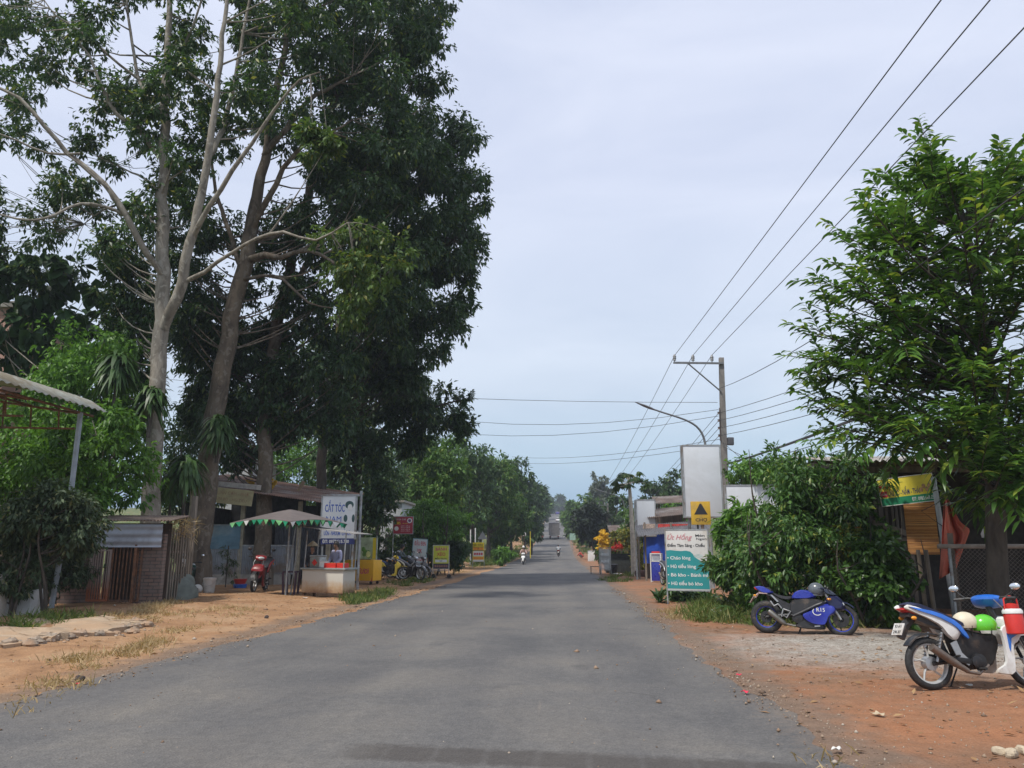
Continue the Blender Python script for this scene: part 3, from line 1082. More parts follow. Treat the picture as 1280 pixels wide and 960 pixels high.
b5 = onground(446, 725, 38.5)
Lm = [[(b5[0], b5[1], b5[2] - .2, .40), (*at(446, 650, 38.5), .3), (*at(446, 560, 38.5), .26), (*at(455, 500, 38.6), .2), (*at(480, 450, 38.8), .1)],
      px_limb([(448, 560, 38.5, .12), (490, 530, 38, .1), (540, 510, 37.6, .06), (575, 500, 37.4, .03)])]
p5 = crown_points([(420, 440), (520, 470), (575, 484), (592, 508), (585, 535), (560, 542), (545, 535), (520, 560), (480, 575), (440, 560), (400, 520)], 85, 38.5, 3.0, (), 40)
p5b = crown_points([(398, 520), (480, 560), (495, 600), (478, 650), (452, 655), (440, 610), (410, 590)], 36, 38, 1.6, (), 30)
c5 = dict(r=.85, n=250, L=.27, W=.12, droop=.5)
scenic_tree('broad_tree', 'low dark tree behind the white barber sign with one branch reaching to the road', b5, Lm, [dict(c5, pts=p5), dict(c5, pts=p5b)], LF_BIG2, BARK_DARK)


# generic trees ---------------------------------------------------------------------
def plain_tree(name, label, base, H, Rc, leaf, bark, group=None, n=26, per=150, Ls=.3, Ws=.14, lean=(0, 0), low=.3, tr=.16, flat=.8, droop=.4, top=1.0, cat='tree', stems=1, shape=None, tmpl=LEAF4, cr=None):
    t = thing(name, label, cat, base, 0, group)
    base = np.asarray(base, float)
    mb, lv = MB(), Leaves()
    topp = base + np.array([lean[0], lean[1], H * .86])
    nodes = []
    for s_ in range(stems):
        off = np.array([0, 0, 0.0]) if stems == 1 else np.append(rng.normal(size=2) * Rc * .15, 0)
        tp = topp + off * 3
        P = np.array([[*(base + off - [0, 0, .15]), tr], [*(base + off + (tp - base) * .3 + np.append(rng.normal(size=2) * .12 * H / 8, 0)), tr * .75],
                      [*(base + off + (tp - base) * .65 + np.append(rng.normal(size=2) * .15 * H / 8, 0)), tr * .5], [*tp, tr * .12]])
        nodes.append(densify(P, max(.25, H / 14)))
        mb.tube(nodes[-1][:, :3], nodes[-1][:, 3], 8)
    nodes = np.concatenate(nodes)
    pts = []
    zc = (low + top) / 2 * H
    hz = (top - low) / 2 * H
    for _ in range(n):
        d = rdir(1)[0] * rng.random() ** .4
        k = 1.0
        if shape == 'cone':
            k = 1.15 - .6 * (d[2] * .5 + .5)
        p = base + np.array([lean[0] * .7 + d[0] * Rc * .82 * k, lean[1] * .7 + d[1] * Rc * .82 * k, zc + d[2] * hz * .9])
        pts.append(p)
    r_ = cr or max(.3, Rc * .36)
    for p in pts:
        clump(lv, p, r_ * rng.uniform(.7, 1.35) * np.array([1, 1, flat]), int(per * rng.uniform(.7, 1.3)), Ls, Ws, droop, .6, tmpl)
    twigs(mb, nodes, np.array(pts), rmin=.015, rmax=tr * .5, skip=.2)
    mb.build('trunk', bark, t, wloc=base, sharp=80)
    lv.build('crown', leaf, t, wloc=base)
    return t


def tree_at(name, label, px, pytop, Y, wpx, leaf, bark=None, basepx=None, **k):
    """Tree whose foot is at distance Y in column px, its top seen at row pytop and its crown wpx photo pixels wide."""
    base = onground(basepx if basepx is not None else px, 690, Y)
    tp = at(px, pytop, Y)
    s_ = Y / FPX
    return plain_tree(name, label, base, (tp[2] - base[2]) * 1.06, wpx * s_ / 2, leaf, bark or BARK_DARK, lean=(tp[0] - base[0], 0), **k)


# left: plantation behind the dirt bank, in view as one wall of crowns but with trunks one can tell apart
GP = 'plantation trees along the left side of the road'
lab_p = 'tall plantation tree in the dense roadside wall left of the road'
tree_at('plantation_tree', 'sunlit yellow-green plantation tree above the red menu sign', 548, 545, 54, 104, LF_RUB2, group=GP, n=44, per=180, Ls=.34, Ws=.15, low=.36, tr=.2)
tree_at('plantation_tree', 'bright plantation tree standing behind the triangle warning sign', 610, 572, 80, 95, LF_RUB2, group=GP, n=44, per=170, Ls=.45, Ws=.16, low=.22, tr=.2)
for px, py, Y, w, lf in ((520, 560, 62, 110, LF_RUB), (590, 562, 72, 110, LF_RUB), (632, 570, 88, 80, LF_RUB), (575, 552, 90, 110, LF_RUB2), (500, 552, 70, 120, LF_RUB), (560, 600, 96, 150, LF_RUB), (600, 605, 116, 120, LF_RUB), (530, 595, 86, 150, LF_RUB), (548, 556, 80, 120, LF_RUB), (640, 585, 100, 62, LF_RUB2), (612, 566, 100, 90, LF_RUB),
                         (655, 590, 122, 52, LF_RUB), (662, 600, 145, 44, LF_RUB), (668, 606, 172, 36, LF_RUB2), (672, 611, 205, 30, LF_RUB), (676, 614, 240, 26, LF_RUB), (678, 618, 280, 22, LF_RUB), (681, 621, 325, 18, LF_RUB)):
    tree_at('plantation_tree', lab_p, px, py, Y, w, lf, group=GP, n=34, per=130, Ls=.0062 * Y, Ws=.0028 * Y, low=.18, tr=.2)
tree_at('plantation_tree', 'rounded light-topped plantation tree in front of the plantation wall, above the square signpost', 632, 612, 84, 62, LF_RUB2, group=GP, n=34, per=150, Ls=.45, Ws=.2, low=.12, tr=.16)
tree_at('plantation_tree', 'low dark plantation tree leaning to the road edge beside the yellow post', 664, 628, 112, 30, LF_RUB, group=GP, n=26, per=120, Ls=.6, Ws=.26, low=.1, tr=.16)
# far crest
for i, (px, py, Y, w) in enumerate(((688, 622, 420, 12), (701, 619, 430, 12), (694, 628, 440, 12), (706, 630, 440, 12), (684, 624, 450, 12), (714, 633, 430, 14))):
    tree_at('crest_tree', 'dark distant tree at the top of the road where it meets the sky', px, py, Y, w, LF_RUB, group='trees on the far crest', n=22, per=70, Ls=2.4, Ws=1.2, low=.05, tr=.3)

# behind the shops, left
tree_at('garden_tree', 'sunlit tree seen through the gap behind the rusty shop roof', 345, 535, 48, 130, LF_LIGHT, n=44, per=150, Ls=.26, Ws=.12, low=.1, tr=.15)
tree_at('garden_tree', 'sunlit leafy tree behind the black trunk and the barber sign', 400, 540, 50, 120, LF_LIGHT, n=44, per=150, Ls=.26, Ws=.12, low=.1, tr=.15)
tree_at('garden_tree', 'shaded tree filling the gap behind the dracaenas and the leaning trunk', 225, 520, 34, 150, LF_BIG2, n=40, per=170, Ls=.24, Ws=.1, low=.1, tr=.15)
tree_at('garden_tree', 'dark tree behind the umbrella stall and the barber sign', 470, 560, 48, 120, LF_RUB, n=40, per=170, Ls=.27, Ws=.12, low=.05, tr=.18)
# bright garden tree at left
tree_at('garden_tree', 'bright green garden tree above the metal awning at left', 112, 420, 22.5, 185, LF_LIGHT, BARK_PALE, n=62, per=210, Ls=.17, Ws=.085, low=.42, tr=.1, droop=.7)
tree_at('garden_tree', 'bright green low tree between the awning post and the pale trunk', 118, 505, 19.5, 172, LF_LIGHT, BARK_PALE, n=54, per=230, Ls=.15, Ws=.075, low=.3, tr=.08, droop=.7)
tree_at('garden_tree', 'shaded tree under the awning at the left edge', 12, 505, 19.8, 190, LF_LIGHT, BARK_PALE, n=52, per=200, Ls=.15, Ws=.07, low=.1, tr=.08, droop=.6)
tree_at('big_leaf_tree', 'tree with very large round leaves in front of the pink wall', 45, 335, 25, 260, leafmat('round_leaf', (.022, .05, .022), (.035, .078, .03), (.07, .13, .05), .3, .4), BARK_PALE, n=60, per=30, Ls=.42, Ws=.38, low=.52, tr=.12, droop=.9, cr=.8, tmpl=LEAF8)


# shrubs -----------------------------------------------------------------------------
def shrub(name, label, px, pytop, Y, wpx, leaf, n=22, per=150, Ls=.12, Ws=.055, low=.05, basepx=None, **k):
    return tree_at(name, label, px, pytop, Y, wpx, leaf, BARK_DARK, basepx, n=n, per=per, Ls=Ls, Ws=Ws, low=low, tr=k.pop('tr', .035), cat=k.pop('cat', 'shrub'), stems=k.pop('stems', 3), **k)


shrub('shrub', 'grey-green shrub hiding the foot of the awning post', 72, 614, 15.6, 124, LF_SHADE, n=60, per=230, Ls=.13, Ws=.05, low=.42, droop=.6)
shrub('shrub', 'dark shrub at the left edge above the white cement trough', 18, 640, 15.2, 90, LF_SHADE, n=26, per=170, Ls=.13, Ws=.045, low=.15, droop=.6)
shrub('shrub', 'shaded shrub against the dark brickwork left of the rusty gate', 62, 668, 17.6, 120, LF_SHADE, n=30, per=150, Ls=.13, Ws=.05, low=.1)
shrub('shrub', 'feathery bright shrub with layered branches behind the red menu sign', 540, 628, 43, 110, LF_LIGHT, n=40, per=170, Ls=.24, Ws=.08, low=.3, flat=.35, tr=.06)
shrub('shrub', 'dense shrub behind the white price board', 512, 665, 41, 66, LF_MID, n=24, per=150, Ls=.2, Ws=.09)
shrub('shrub', 'dark green shrub behind the yellow pancake board', 560, 672, 43.5, 52, LF_RUB, n=26, per=150, Ls=.22, Ws=.09)
shrub('shrub', 'bright weedy shrub to the right of the stacked yellow sign', 628, 686, 64, 34, LF_LIGHT, n=18, per=110, Ls=.34, Ws=.12)
shrub('shrub', 'green shrub left of the stacked yellow sign', 576, 674, 56, 30, LF_MID, n=18, per=110, Ls=.3, Ws=.12)
shrub('shrub', 'dense dark shrub between the barber sign and the red menu sign', 470, 668, 42, 60, LF_RUB, n=22, per=150, Ls=.22, Ws=.1)

# right: the big near tree ---------------------------------------------------------------
b6 = onground(1246, 752, 13.4)
tg = thing('garden_tree', 'leafy tree with drooping glossy leaves shading the shack at right', 'tree', b6)
mb, lv = MB(), Leaves()
lim = [[(*(b6 - [0, 0, .2]), .2), (*at(1246, 700, 13.4), .16), (*at(1244, 610, 13.4), .15), (*at(1240, 520, 13.4), .13), (*at(1230, 420, 13.4), .10), (*at(1215, 320, 13.5), .07), (*at(1190, 230, 13.6), .04), (*at(1165, 190, 13.6), .015)]]
tips = [(1140, 180), (1120, 215), (1100, 240), (1085, 265), (1070, 290), (1050, 300), (1040, 325), (1030, 370), (1025, 345), (1005, 410), (1020, 440), (1000, 460), (992, 440), (1015, 490), (1030, 530), (1045, 555), (1055, 585), (1035, 500),
        (1160, 185), (1185, 195), (1200, 225), (1150, 240), (1130, 290), (1170, 300), (1215, 260), (1110, 340), (1140, 380), (1090, 400), (1070, 450), (1110, 460), (1150, 450), (1180, 370), (1210, 330), (1080, 520), (1120, 530), (1160, 520),
        (1190, 440), (1200, 500), (1230, 240), (1245, 215), (1265, 190), (1280, 185), (1260, 230), (1290, 240), (1250, 290), (1280, 300), (1300, 210), (1330, 230), (1240, 350), (1275, 370), (1310, 330), (1225, 400), (1265, 440), (1300, 420),
        (1220, 470), (1250, 500), (1290, 500), (1180, 560), (1140, 575), (1100, 570), (1210, 570), (1245, 585), (1280, 580), (1270, 550), (1230, 540), (1320, 480), (1340, 380), (1360, 300), (1330, 560), (1370, 450), (1090, 310), (1065, 350), (1050, 400), (1040, 450), (1060, 500), (1095, 430), (1130, 420), (1165, 410), (1140, 330), (1190, 270), (1110, 265), (1175, 225), (1155, 350), (1100, 370), (1200, 600), (1230, 600), (1260, 610), (1280, 600), (1215, 580), (1250, 590), (1300, 600), (1240, 560), (1270, 570), (1290, 620), (1225, 620), (1310, 560)]
mainP = densify(lim[0], .4)
mb.tube(mainP[:, :3], mainP[:, 3], 10)
nodes = [mainP]
up_nodes = mainP[mainP[:, 2] > 2.2]
ends = []
for i, (tx, ty) in enumerate(tips):
    if ty > 530 and tx < 1225:
        ty -= 45
    for rep in range(3 if i > 17 and i % 3 == 0 else 2):
        e = at(tx + rng.normal() * (10 if rep else 2), ty + rng.normal() * (7 if rep else 2) + (12 if ty < 260 else 4), 13.4 + rng.uniform(-2.3, 2.3) * (1 if i > 17 else .6))
        ends.append(e)
ends = np.array(ends)
for e in ends:
    d = np.linalg.norm((up_nodes[:, :3] - e) * np.array([1, 1, .75]), axis=1) + np.where(up_nodes[:, 2] > e[2] - (.6 if e[2] > 3.6 else -.6), 3, 0)
    q = up_nodes[np.argmin(d)]
    a = q[:3]
    mid = a + (e - a) * np.array([.55, .55, .3]) + rng.normal(size=3) * .12
    B = bez(a, mid, e, 9)
    mb.tube(B, np.linspace(min(.035, q[3] * .6), .006, 9), 5, cap=False)
    # side sprays with leaves hanging in two rows
    for k in range(5):
        if k == 0:
            s0, s1 = B[5], B[8] + (B[8] - B[7]) * .25
        else:
            i0 = rng.integers(4, 8)
            t_ = nrm(B[i0 + 1] - B[i0])
            s0 = B[i0]
            dv = nrm(t_ * .7 + rng.normal(size=3) * .6 + np.array([0, 0, .35]))
            s1 = s0 + dv * rng.uniform(.45, .85)
        S = bez(s0, (s0 + s1) / 2 + np.array([0, 0, .06]), s1, 5)
        if k:
            mb.tube(S, np.linspace(.008, .003, 5), 3, cap=False)
        n = int(rng.integers(13, 19))
        tt = np.linspace(.12, 1.0, n)
        pp = np.stack([np.interp(tt, np.linspace(0, 1, 5), S[:, j]) for j in range(3)], 1)
        dr_ = nrm(s1 - s0)
        sd = nrm(np.cross(dr_, [0, 0, 1]))
        sgn = np.where(np.arange(n) % 2, 1.0, -1.0)[:, None]
        axl = dr_ * .75 + sd * sgn * .75 + rng.normal(size=(n, 3)) * .18 + np.array([0, 0, .1])
        lv.add(pp, axl, np.array([0, 0, 1.0]) + rng.normal(size=(n, 3)) * .25, rng.uniform(.20, .30, n), rng.uniform(.062, .088, n), LEAF8, .25, .42)
mb.build('trunk', BARK_DARK, tg, wloc=b6, sharp=80)
lv.build('crown', LF_JACK, tg, wloc=b6)

# right: hedge of separate shrubs
shrub('shrub', 'low dark plants growing under the breakfast menu board', 858, 733, 22.4, 62, LF_HEDGE, n=22, per=110, Ls=.18, Ws=.06, low=0)
shrub('shrub', 'tall open shrub with arching twigs in front of the low white panel', 1022, 546, 17.0, 150, LF_HEDGE, n=62, per=150, Ls=.14, Ws=.055, low=.2, tr=.04, droop=.45)
shrub('shrub', 'broad shrub directly behind the blue sport motorcycle', 985, 632, 16.3, 150, LF_HEDGE, n=56, per=190, Ls=.13, Ws=.055, low=0, droop=.45)
shrub('shrub', 'croton shrub with yellow and reddish leaves behind the blue motorcycle windscreen', 1046, 652, 15.9, 52, LF_CROTON, n=22, per=120, Ls=.14, Ws=.055, low=.05)
shrub('shrub', 'glossy broad-leaved shrub at the foot of the slatted shack', 1092, 664, 15.2, 100, leafmat('glossy_shrub_leaf', (.03, .07, .014), (.055, .125, .022), (.12, .22, .05), .35, .35, None, .5), n=40, per=120, Ls=.13, Ws=.085, low=0, tmpl=LEAF8)
shrub('shrub', 'dense shrub between the croton and the shack wall', 1062, 610, 17.5, 110, LF_HEDGE, n=36, per=150, Ls=.13, Ws=.055, low=.1)
shrub('shrub', 'bright rosette-leaved shrub beside the yellow triangle sign', 926, 630, 19.8, 60, LF_LIGHT, n=28, per=60, Ls=.26, Ws=.07, low=.45, tmpl=LEAF8)
shrub('shrub', 'dark leafy shrub to the right of the breakfast menu board', 924, 662, 19.0, 72, LF_HEDGE, n=34, per=170, Ls=.16, Ws=.06, low=0)
shrub('shrub', 'low shrub between the rosette shrub and the blue motorcycle tail', 950, 655, 17.6, 76, LF_HEDGE, n=26, per=160, Ls=.14, Ws=.055, low=0)
shrub('vine_shrub', 'vine growing over the top of the low white panel', 950, 578, 27.5, 110, LF_LIGHT, n=26, per=110, Ls=.17, Ws=.09, low=.72, tr=.03)


# background trees right
GB = 'background trees right of the road'
for name, lab, px, py, Y, w, lf, kw in (
        ('spreading_tree', 'dark round-crowned tree beside the road near the far streetlamp', 737, 632, 92, 50, LF_DARKT, dict(n=40, per=170, Ls=.5, Ws=.2, low=.3, tr=.2, basepx=745)),
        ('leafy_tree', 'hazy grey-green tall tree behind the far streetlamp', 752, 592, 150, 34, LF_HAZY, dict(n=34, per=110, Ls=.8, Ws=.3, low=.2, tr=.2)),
        ('leafy_tree', 'bright low tree on the right road edge below the crest', 716, 622, 170, 28, LF_RUB2, dict(n=26, per=110, Ls=1.0, Ws=.45, low=.05)),
        ('leafy_tree', 'light green tree behind the dark round tree', 733, 618, 135, 40, LF_RUB2, dict(n=30, per=120, Ls=.8, Ws=.36, low=.05)),
        ('leafy_tree', 'light green tree to the left of the hazy grey tree', 745, 624, 118, 40, LF_RUB2, dict(n=30, per=120, Ls=.7, Ws=.3, low=.05)),
        ('leafy_tree', 'green tree behind the papaya trunk', 772, 618, 100, 44, LF_RUB, dict(n=34, per=130, Ls=.6, Ws=.26, low=.05)),
        ('leafy_tree', 'dark tree rising above the small blank billboard', 818, 596, 85, 50, LF_RUB, dict(n=36, per=140, Ls=.5, Ws=.22, low=.05)),
        ('leafy_tree', 'dark tree left of the tall blank billboard', 845, 590, 78, 46, LF_RUB, dict(n=36, per=140, Ls=.45, Ws=.2, low=.05)),
        ('leafy_tree', 'sunlit foliage tree between the two blank billboards', 838, 630, 55, 50, LF_LIGHT, dict(n=30, per=140, Ls=.34, Ws=.14, low=.0)),
        ('leafy_tree', 'green tree behind the flower stall', 795, 632, 64, 60, LF_RUB2, dict(n=30, per=130, Ls=.4, Ws=.17, low=.05)),
        ('leafy_tree', 'tree behind the low white panel and the utility pole', 930, 590, 48, 110, LF_RUB2, dict(n=36, per=150, Ls=.3, Ws=.13, low=.05)),
        ('leafy_tree', 'bare-topped tree far behind the tall open shrub', 985, 578, 46, 90, LF_RUB, dict(n=30, per=110, Ls=.28, Ws=.11, low=.1)),
        ('leafy_tree', 'young tree on the right verge near the distant truck', 724, 642, 140, 16, LF_RUB2, dict(n=18, per=90, Ls=.7, Ws=.3, low=.05)),
        ('leafy_tree', 'green tree on the right verge beside the white distant car', 708, 638, 230, 16, LF_RUB2, dict(n=18, per=90, Ls=1.2, Ws=.5, low=.05)),
        ('leafy_tree', 'dark tree beyond the shack roof', 1060, 560, 30, 90, LF_RUB, dict(n=26, per=110, Ls=.22, Ws=.09, low=.3))):
    tree_at(name, lab, px, py, Y, w, lf, group=GB, **kw)
# ------------------------------------------------------------------ paints and metals
RUBBER = mat('rubber', (.022, .022, .022), .75, var=.3, scale=20, dirt=(.13, .095, .07), dirtamt=.12)
BLACKP = mat('black_plastic', (.025, .025, .027), .45, var=.2, scale=12, dirt=(.11, .085, .065), dirtamt=.2)
BLACKM = mat('black_metal', (.04, .04, .042), .5, .6, var=.25, scale=15, dirt=(.12, .09, .07), dirtamt=.2)
STEEL = mat('dull_steel', (.42, .42, .41), .42, .9, var=.25, scale=14)
ALU = mat('cast_alloy', (.45, .45, .44), .5, .7, var=.25, scale=18)
CHROME = mat('mirror_glass', (.75, .78, .8), .12, .9, var=.05)
GALV = mat('galvanised_steel', (.36, .38, .39), .55, .5, var=.25, scale=5, dirt=(.22, .16, .11), dirtamt=.3)
RUST = mat('rusty_steel', (.20, .095, .05), .85, .2, var=.45, scale=9, dirt=(.10, .07, .055), dirtamt=.4, bmp=.3)
WHITEP = mat('white_paint', (.68, .68, .66), .5, var=.1, scale=5, dirt=(.40, .34, .27), dirtamt=.22)
CREAM = mat('cream_paint', (.62, .56, .42), .5, var=.12, scale=6)
BLUEP = mat('blue_lacquer', (.018, .03, .30), .3, var=.15, scale=6, coat=.5)
BLUEB = mat('bright_blue_lacquer', (.02, .13, .52), .3, var=.12, scale=6, coat=.4)
REDP = mat('red_lacquer', (.36, .025, .022), .3, var=.15, scale=8, coat=.4)
YELP = mat('yellow_lacquer', (.70, .50, .02), .35, var=.1, scale=8, coat=.3)
SEATM = mat('seat_vinyl', (.028, .028, .034), .55, var=.2, scale=25, bmp=.1)
REDL = mat('red_lens', (.45, .02, .02), .2, var=.1, scale=20)
AMBER = mat('amber_lens', (.75, .30, .03), .2, var=.1, scale=20)
LENS = mat('lamp_lens', (.55, .58, .6), .1, var=.1, scale=20)
SILVER = mat('silver_paint', (.40, .41, .42), .35, .6, var=.12, scale=9)
WOOD = mat('weathered_wood', (.20, .165, .13), .85, var=.4, scale=7, bmp=.4, stretch=(1, 1, .15))
DARKW = mat('dark_wood', (.085, .06, .045), .85, var=.4, scale=7, bmp=.4, stretch=(1, 1, .15))
CONC = mat('concrete', (.34, .325, .295), .9, var=.2, scale=4, dirt=(.19, .17, .145), dirtamt=.35, bmp=.4)
REDPL = mat('red_plastic', (.55, .03, .022), .4, var=.1, scale=8)
GREENPL = mat('green_plastic', (.11, .50, .03), .25, var=.08, scale=6, coat=.3)
TEAL = mat('teal_print', (.02, .26, .27), .6, var=.08, scale=3)
INK_R = mat('red_print', (.52, .03, .05), .6, var=.08)
INK_P = mat('pink_print', (.62, .19, .22), .6, var=.08)
INK_B = mat('blue_print', (.025, .09, .42), .6, var=.08)
INK_N = mat('navy_print', (.02, .03, .13), .6, var=.08)
INK_K = mat('black_print', (.025, .025, .03), .6, var=.1)
INK_W = mat('white_print', (.72, .72, .70), .6, var=.06)
INK_Y = mat('yellow_print', (.78, .62, .03), .6, var=.06)
INK_G = mat('green_print', (.01, .22, .10), .6, var=.1)
INK_M = mat('magenta_print', (.55, .03, .16), .6, var=.1)
INK_O = mat('orange_print', (.75, .28, .03), .6, var=.1)
LIMEY = mat('lime_yellow_print', (.60, .62, .06), .6, var=.06)


def part(mb, name, m, par, **k):
    return mb.build(name, m, par, **k)


def spoke_wheel(par, x, z, Rw, tw, rimm, spokes=5, disc=None, y=0.0, hub=None):
    """Wheel part with tyre and rim as sub-parts."""
    mb = MB()
    mb.lathe([(.035, -.055), (.045, -.03), (.045, .03), (.035, .055)], 14, (x, y, z), 'y')
    for k in range(spokes):
        a = 2 * PI * k / spokes + .3
        d = np.array([math.cos(a), 0, math.sin(a)])
        e = np.array([math.cos(a + .18), 0, math.sin(a + .18)])
        c0 = np.array([x, y, z])
        mb.tube([c0 + d * .035, c0 + d * (Rw * .4), c0 + e * (Rw * .74)], [.016, .012, .011], 6)
    if disc:
        mb.lathe([(.05, -.003), (disc, -.003), (disc, .003), (.05, .003)], 24, (x, y - .075, z), 'y', close=True)
    w = part(mb, 'wheel', hub or (ALU if rimm is None else rimm), par)
    rt = tw * .5
    c = Rw - rt
    prof_ = [(c + rt * math.cos(a), tw * .5 * math.sin(a)) for a in np.linspace(-2.2, 2.2, 13)]
    part(MB().lathe(prof_, 36, (x, y, z), 'y', close=True), 'tyre', RUBBER, w, sharp=60)
    ri = Rw - rt * 1.35
    part(MB().lathe([(ri, -tw * .36), (ri - .028, -tw * .30), (ri - .034, 0), (ri - .028, tw * .30), (ri, tw * .36), (ri + .004, 0)], 36, (x, y, z), 'y', close=True), 'rim', rimm or ALU, w)
    return w


def handle_assembly(par, x, z, w=.33, mirror=True, back=.06, mh=.2, turn=0.0, mmat=None):
    ca, sa = math.cos(turn), math.sin(turn)
    T = lambda px, py, pz: (x + px * ca - py * sa, px * sa + py * ca, z + pz)
    mb = MB()
    mb.tube([T(-back, -w, 0), T(-back * .4, -w * .55, .015), T(0, 0, -.02), T(-back * .4, w * .55, .015), T(-back, w, 0)], .012, 8)
    for s_ in (-1, 1):
        mb.tube([T(-back, s_ * w, 0), T(-back * .75, s_ * (w - .12), .008)], .019, 8)
        mb.tube([T(-back + .05, s_ * (w - .05), .01), T(0, s_ * (w - .2), .02)], .006, 5)
    h = part(mb, 'handlebar', BLACKP, par)
    if mirror:
        for s_ in (-1, 1):
            mb = MB()
            mb.tube([T(-back * .5, s_ * w * .6, .01), T(0, s_ * (w * .85), mh * .6), T(.0, s_ * (w * .95), mh)], .006, 6)
            mb.ball(T(.0, s_ * (w * 1.0), mh + .02), (.018, .065, .045), 10, 6, rot=(0, 0, turn))
            mb.cur = 1
            mb.ball(T(-.010, s_ * (w * 1.0), mh + .02), (.012, .058, .038), 10, 6, rot=(0, 0, turn))
            part(mb, 'mirror', [BLACKP, CHROME], par)
    return T


def underbone(name, label, loc, rz, body, accent, seat=None, rim=None, lean=-.10, group=None, turn=.25, plate=True, cat='motorbike', mirror=True, mh=.2, shield=None):
    """Step-through motorbike, local +x forward, rear axle above the origin."""
    seat = seat or SEATM
    shield = shield or body
    t = thing(name, label, cat, loc, rz, group, rot=(lean, 0, rz))
    Rw = .285
    spoke_wheel(t, 0, Rw, Rw, .085, rim, 5)
    spoke_wheel(t, 1.24, Rw, Rw, .075, rim, 5, disc=.12)
    # tail and side panels
    mb = MB()
    for s_ in (-1, 1):
        mb.shell([(-.27, .90), (-.20, .935), (.10, .835), (.30, .735), (.40, .62), (.33, .53), (.26, .54), (.16, .69), (-.02, .79), (-.20, .86)], .035, .2, s_ * .095)
    part(mb, 'side_panel', shield, t)
    mb = MB()
    for s_ in (-1, 1):
        mb.shell([(-.24, .915), (.12, .845), (.36, .73), (.47, .56), (.44, .54), (.32, .69), (.10, .80), (-.15, .875)], .018, .1, s_ * .128)
    part(mb, 'accent_panel', accent, t)
    part(MB().shell([(-.24, .94), (-.12, .965), (.12, .87), (.30, .80), (.50, .70), (.52, .655), (.36, .70), (.10, .81), (-.18, .90)], .115, .18), 'seat', seat, t)
    mb = MB()
    mb.shell([(.26, .70), (.46, .66), (.70, .60), (.86, .60), (.88, .48), (.78, .28), (.70, .22), (.42, .20), (.32, .34), (.27, .52)], .085, .15)
    mb.lathe([(.02, -.13), (.085, -.12), (.09, .12), (.02, .13)], 16, (.55, 0, .30), 'y')
    mb.lathe([(.055, -.2), (.06, .0), (.055, .02)], 12, (.74, 0, .33), 'x')
    mb.box((.25, .12, .33), (.42, .03, .06), (0, .15, 0), bev=.01)
    mb.box((.25, -.12, .33), (.42, .03, .06), (0, .15, 0), bev=.01)
    mb.tube([(.0, .075, Rw), (.42, .10, .33)], .024, 8)
    mb.tube([(.0, -.075, Rw), (.42, -.10, .33)], .024, 8)
    for k in range(8):
        mb.lathe([(.04, -.006), (.078, -.004), (.078, .004), (.04, .006)], 14, (.60 + k * .022, 0, .33), 'x')
    mb.lathe([(.05, -.15), (.062, -.145), (.062, -.13)], 16, (.50, 0, .30), 'y')
    part(mb, 'engine', BLACKM, t)
    mb = MB()
    mb.lathe([(.03, -.06), (.075, -.055), (.08, .03), (.03, .04)], 18, (0, 0, Rw), 'y')
    for s_ in (-1, 1):
        mb.prism([(.22, .50), (.30, .53), (.34, .40), (.44, .30), (.40, .26), (.28, .34)], s_ * .115, s_ * .128)
    mb.tube([(.86, -.12, .98), (.98, -.16, .82), (1.05, -.12, .62), (1.2, -.07, .36)], .005, 5)
    mb.tube([(.86, .10, .98), (1.02, .13, .86), (1.0, .10, .66)], .005, 5)
    part(mb, 'brackets_and_cables', SILVER, t)
    mb = MB()
    for s_ in (-1, 1):
        mb.tube([(.03, s_ * .115, Rw + .02), (.14, s_ * .115, .62)], [.016, .016], 8)
        for k in range(7):
            a = np.array([.045, s_ * .115, Rw + .09]) + np.array([.085, 0, .27]) * k / 7
            mb.lathe([(.018, -.006), (.03, 0), (.018, .006)], 10, a, 'z')
    part(mb, 'shock_absorber', STEEL, t)
    mb = MB()
    mb.tube([(.66, -.10, .26), (.50, -.13, .17), (.34, -.145, .20)], .018, 8)
    mb.tube([(.36, -.145, .205), (.20, -.15, .30), (-.04, -.155, .465)], [.028, .043, .045], 12)
    part(mb, 'exhaust', mat('exhaust_steel', (.20, .165, .14), .5, .6, var=.25, scale=10), t)
    mb = MB()
    mb.shell([(.84, .66), (.98, .72), (1.12, .62), (1.04, .55), (.955, .46), (.95, .32), (.92, .15), (.70, .17), (.72, .205), (.85, .27), (.86, .42), (.86, .54)], .022, .03, .15)
    mb.shell([(.84, .66), (.98, .72), (1.12, .62), (1.04, .55), (.955, .46), (.95, .32), (.92, .15), (.70, .17), (.72, .205), (.85, .27), (.86, .42), (.86, .54)], .022, .03, -.15)
    mb.shell([(.93, .50), (.90, .76), (.98, .80), (1.12, .66), (1.13, .58), (1.03, .46)], .15, .2)
    part(mb, 'leg_shield', shield, t)
    mb = MB()
    mb.shell([(.99, .66), (1.08, .70), (1.14, .60), (1.08, .56)], .155, .3)
    for s_ in (-1, 1):
        mb.prism([(.90, .60), (1.02, .645), (1.06, .60), (.95, .545), (.91, .40), (.90, .44)], s_ * .1725, s_ * .176)
    part(mb, 'front_stripe', accent, t)
    mb = MB()
    pts = [(1.24 + (Rw + .025) * math.cos(a), Rw + (Rw + .025) * math.sin(a)) for a in np.linspace(.2, 2.3, 10)]
    pin = [(1.24 + (Rw + .008) * math.cos(a), Rw + (Rw + .008) * math.sin(a)) for a in np.linspace(2.3, .2, 10)]
    mb.prism(pts + pin, -.055, .055)
    part(mb, 'front_mudguard', BLACKP if shield is not body else body, t)
    mb = MB()
    for s_ in (-1, 1):
        mb.tube([(1.24, s_ * .065, Rw), (1.13, s_ * .065, .58)], .02, 8)
    part(mb, 'fork', BLACKM, t)
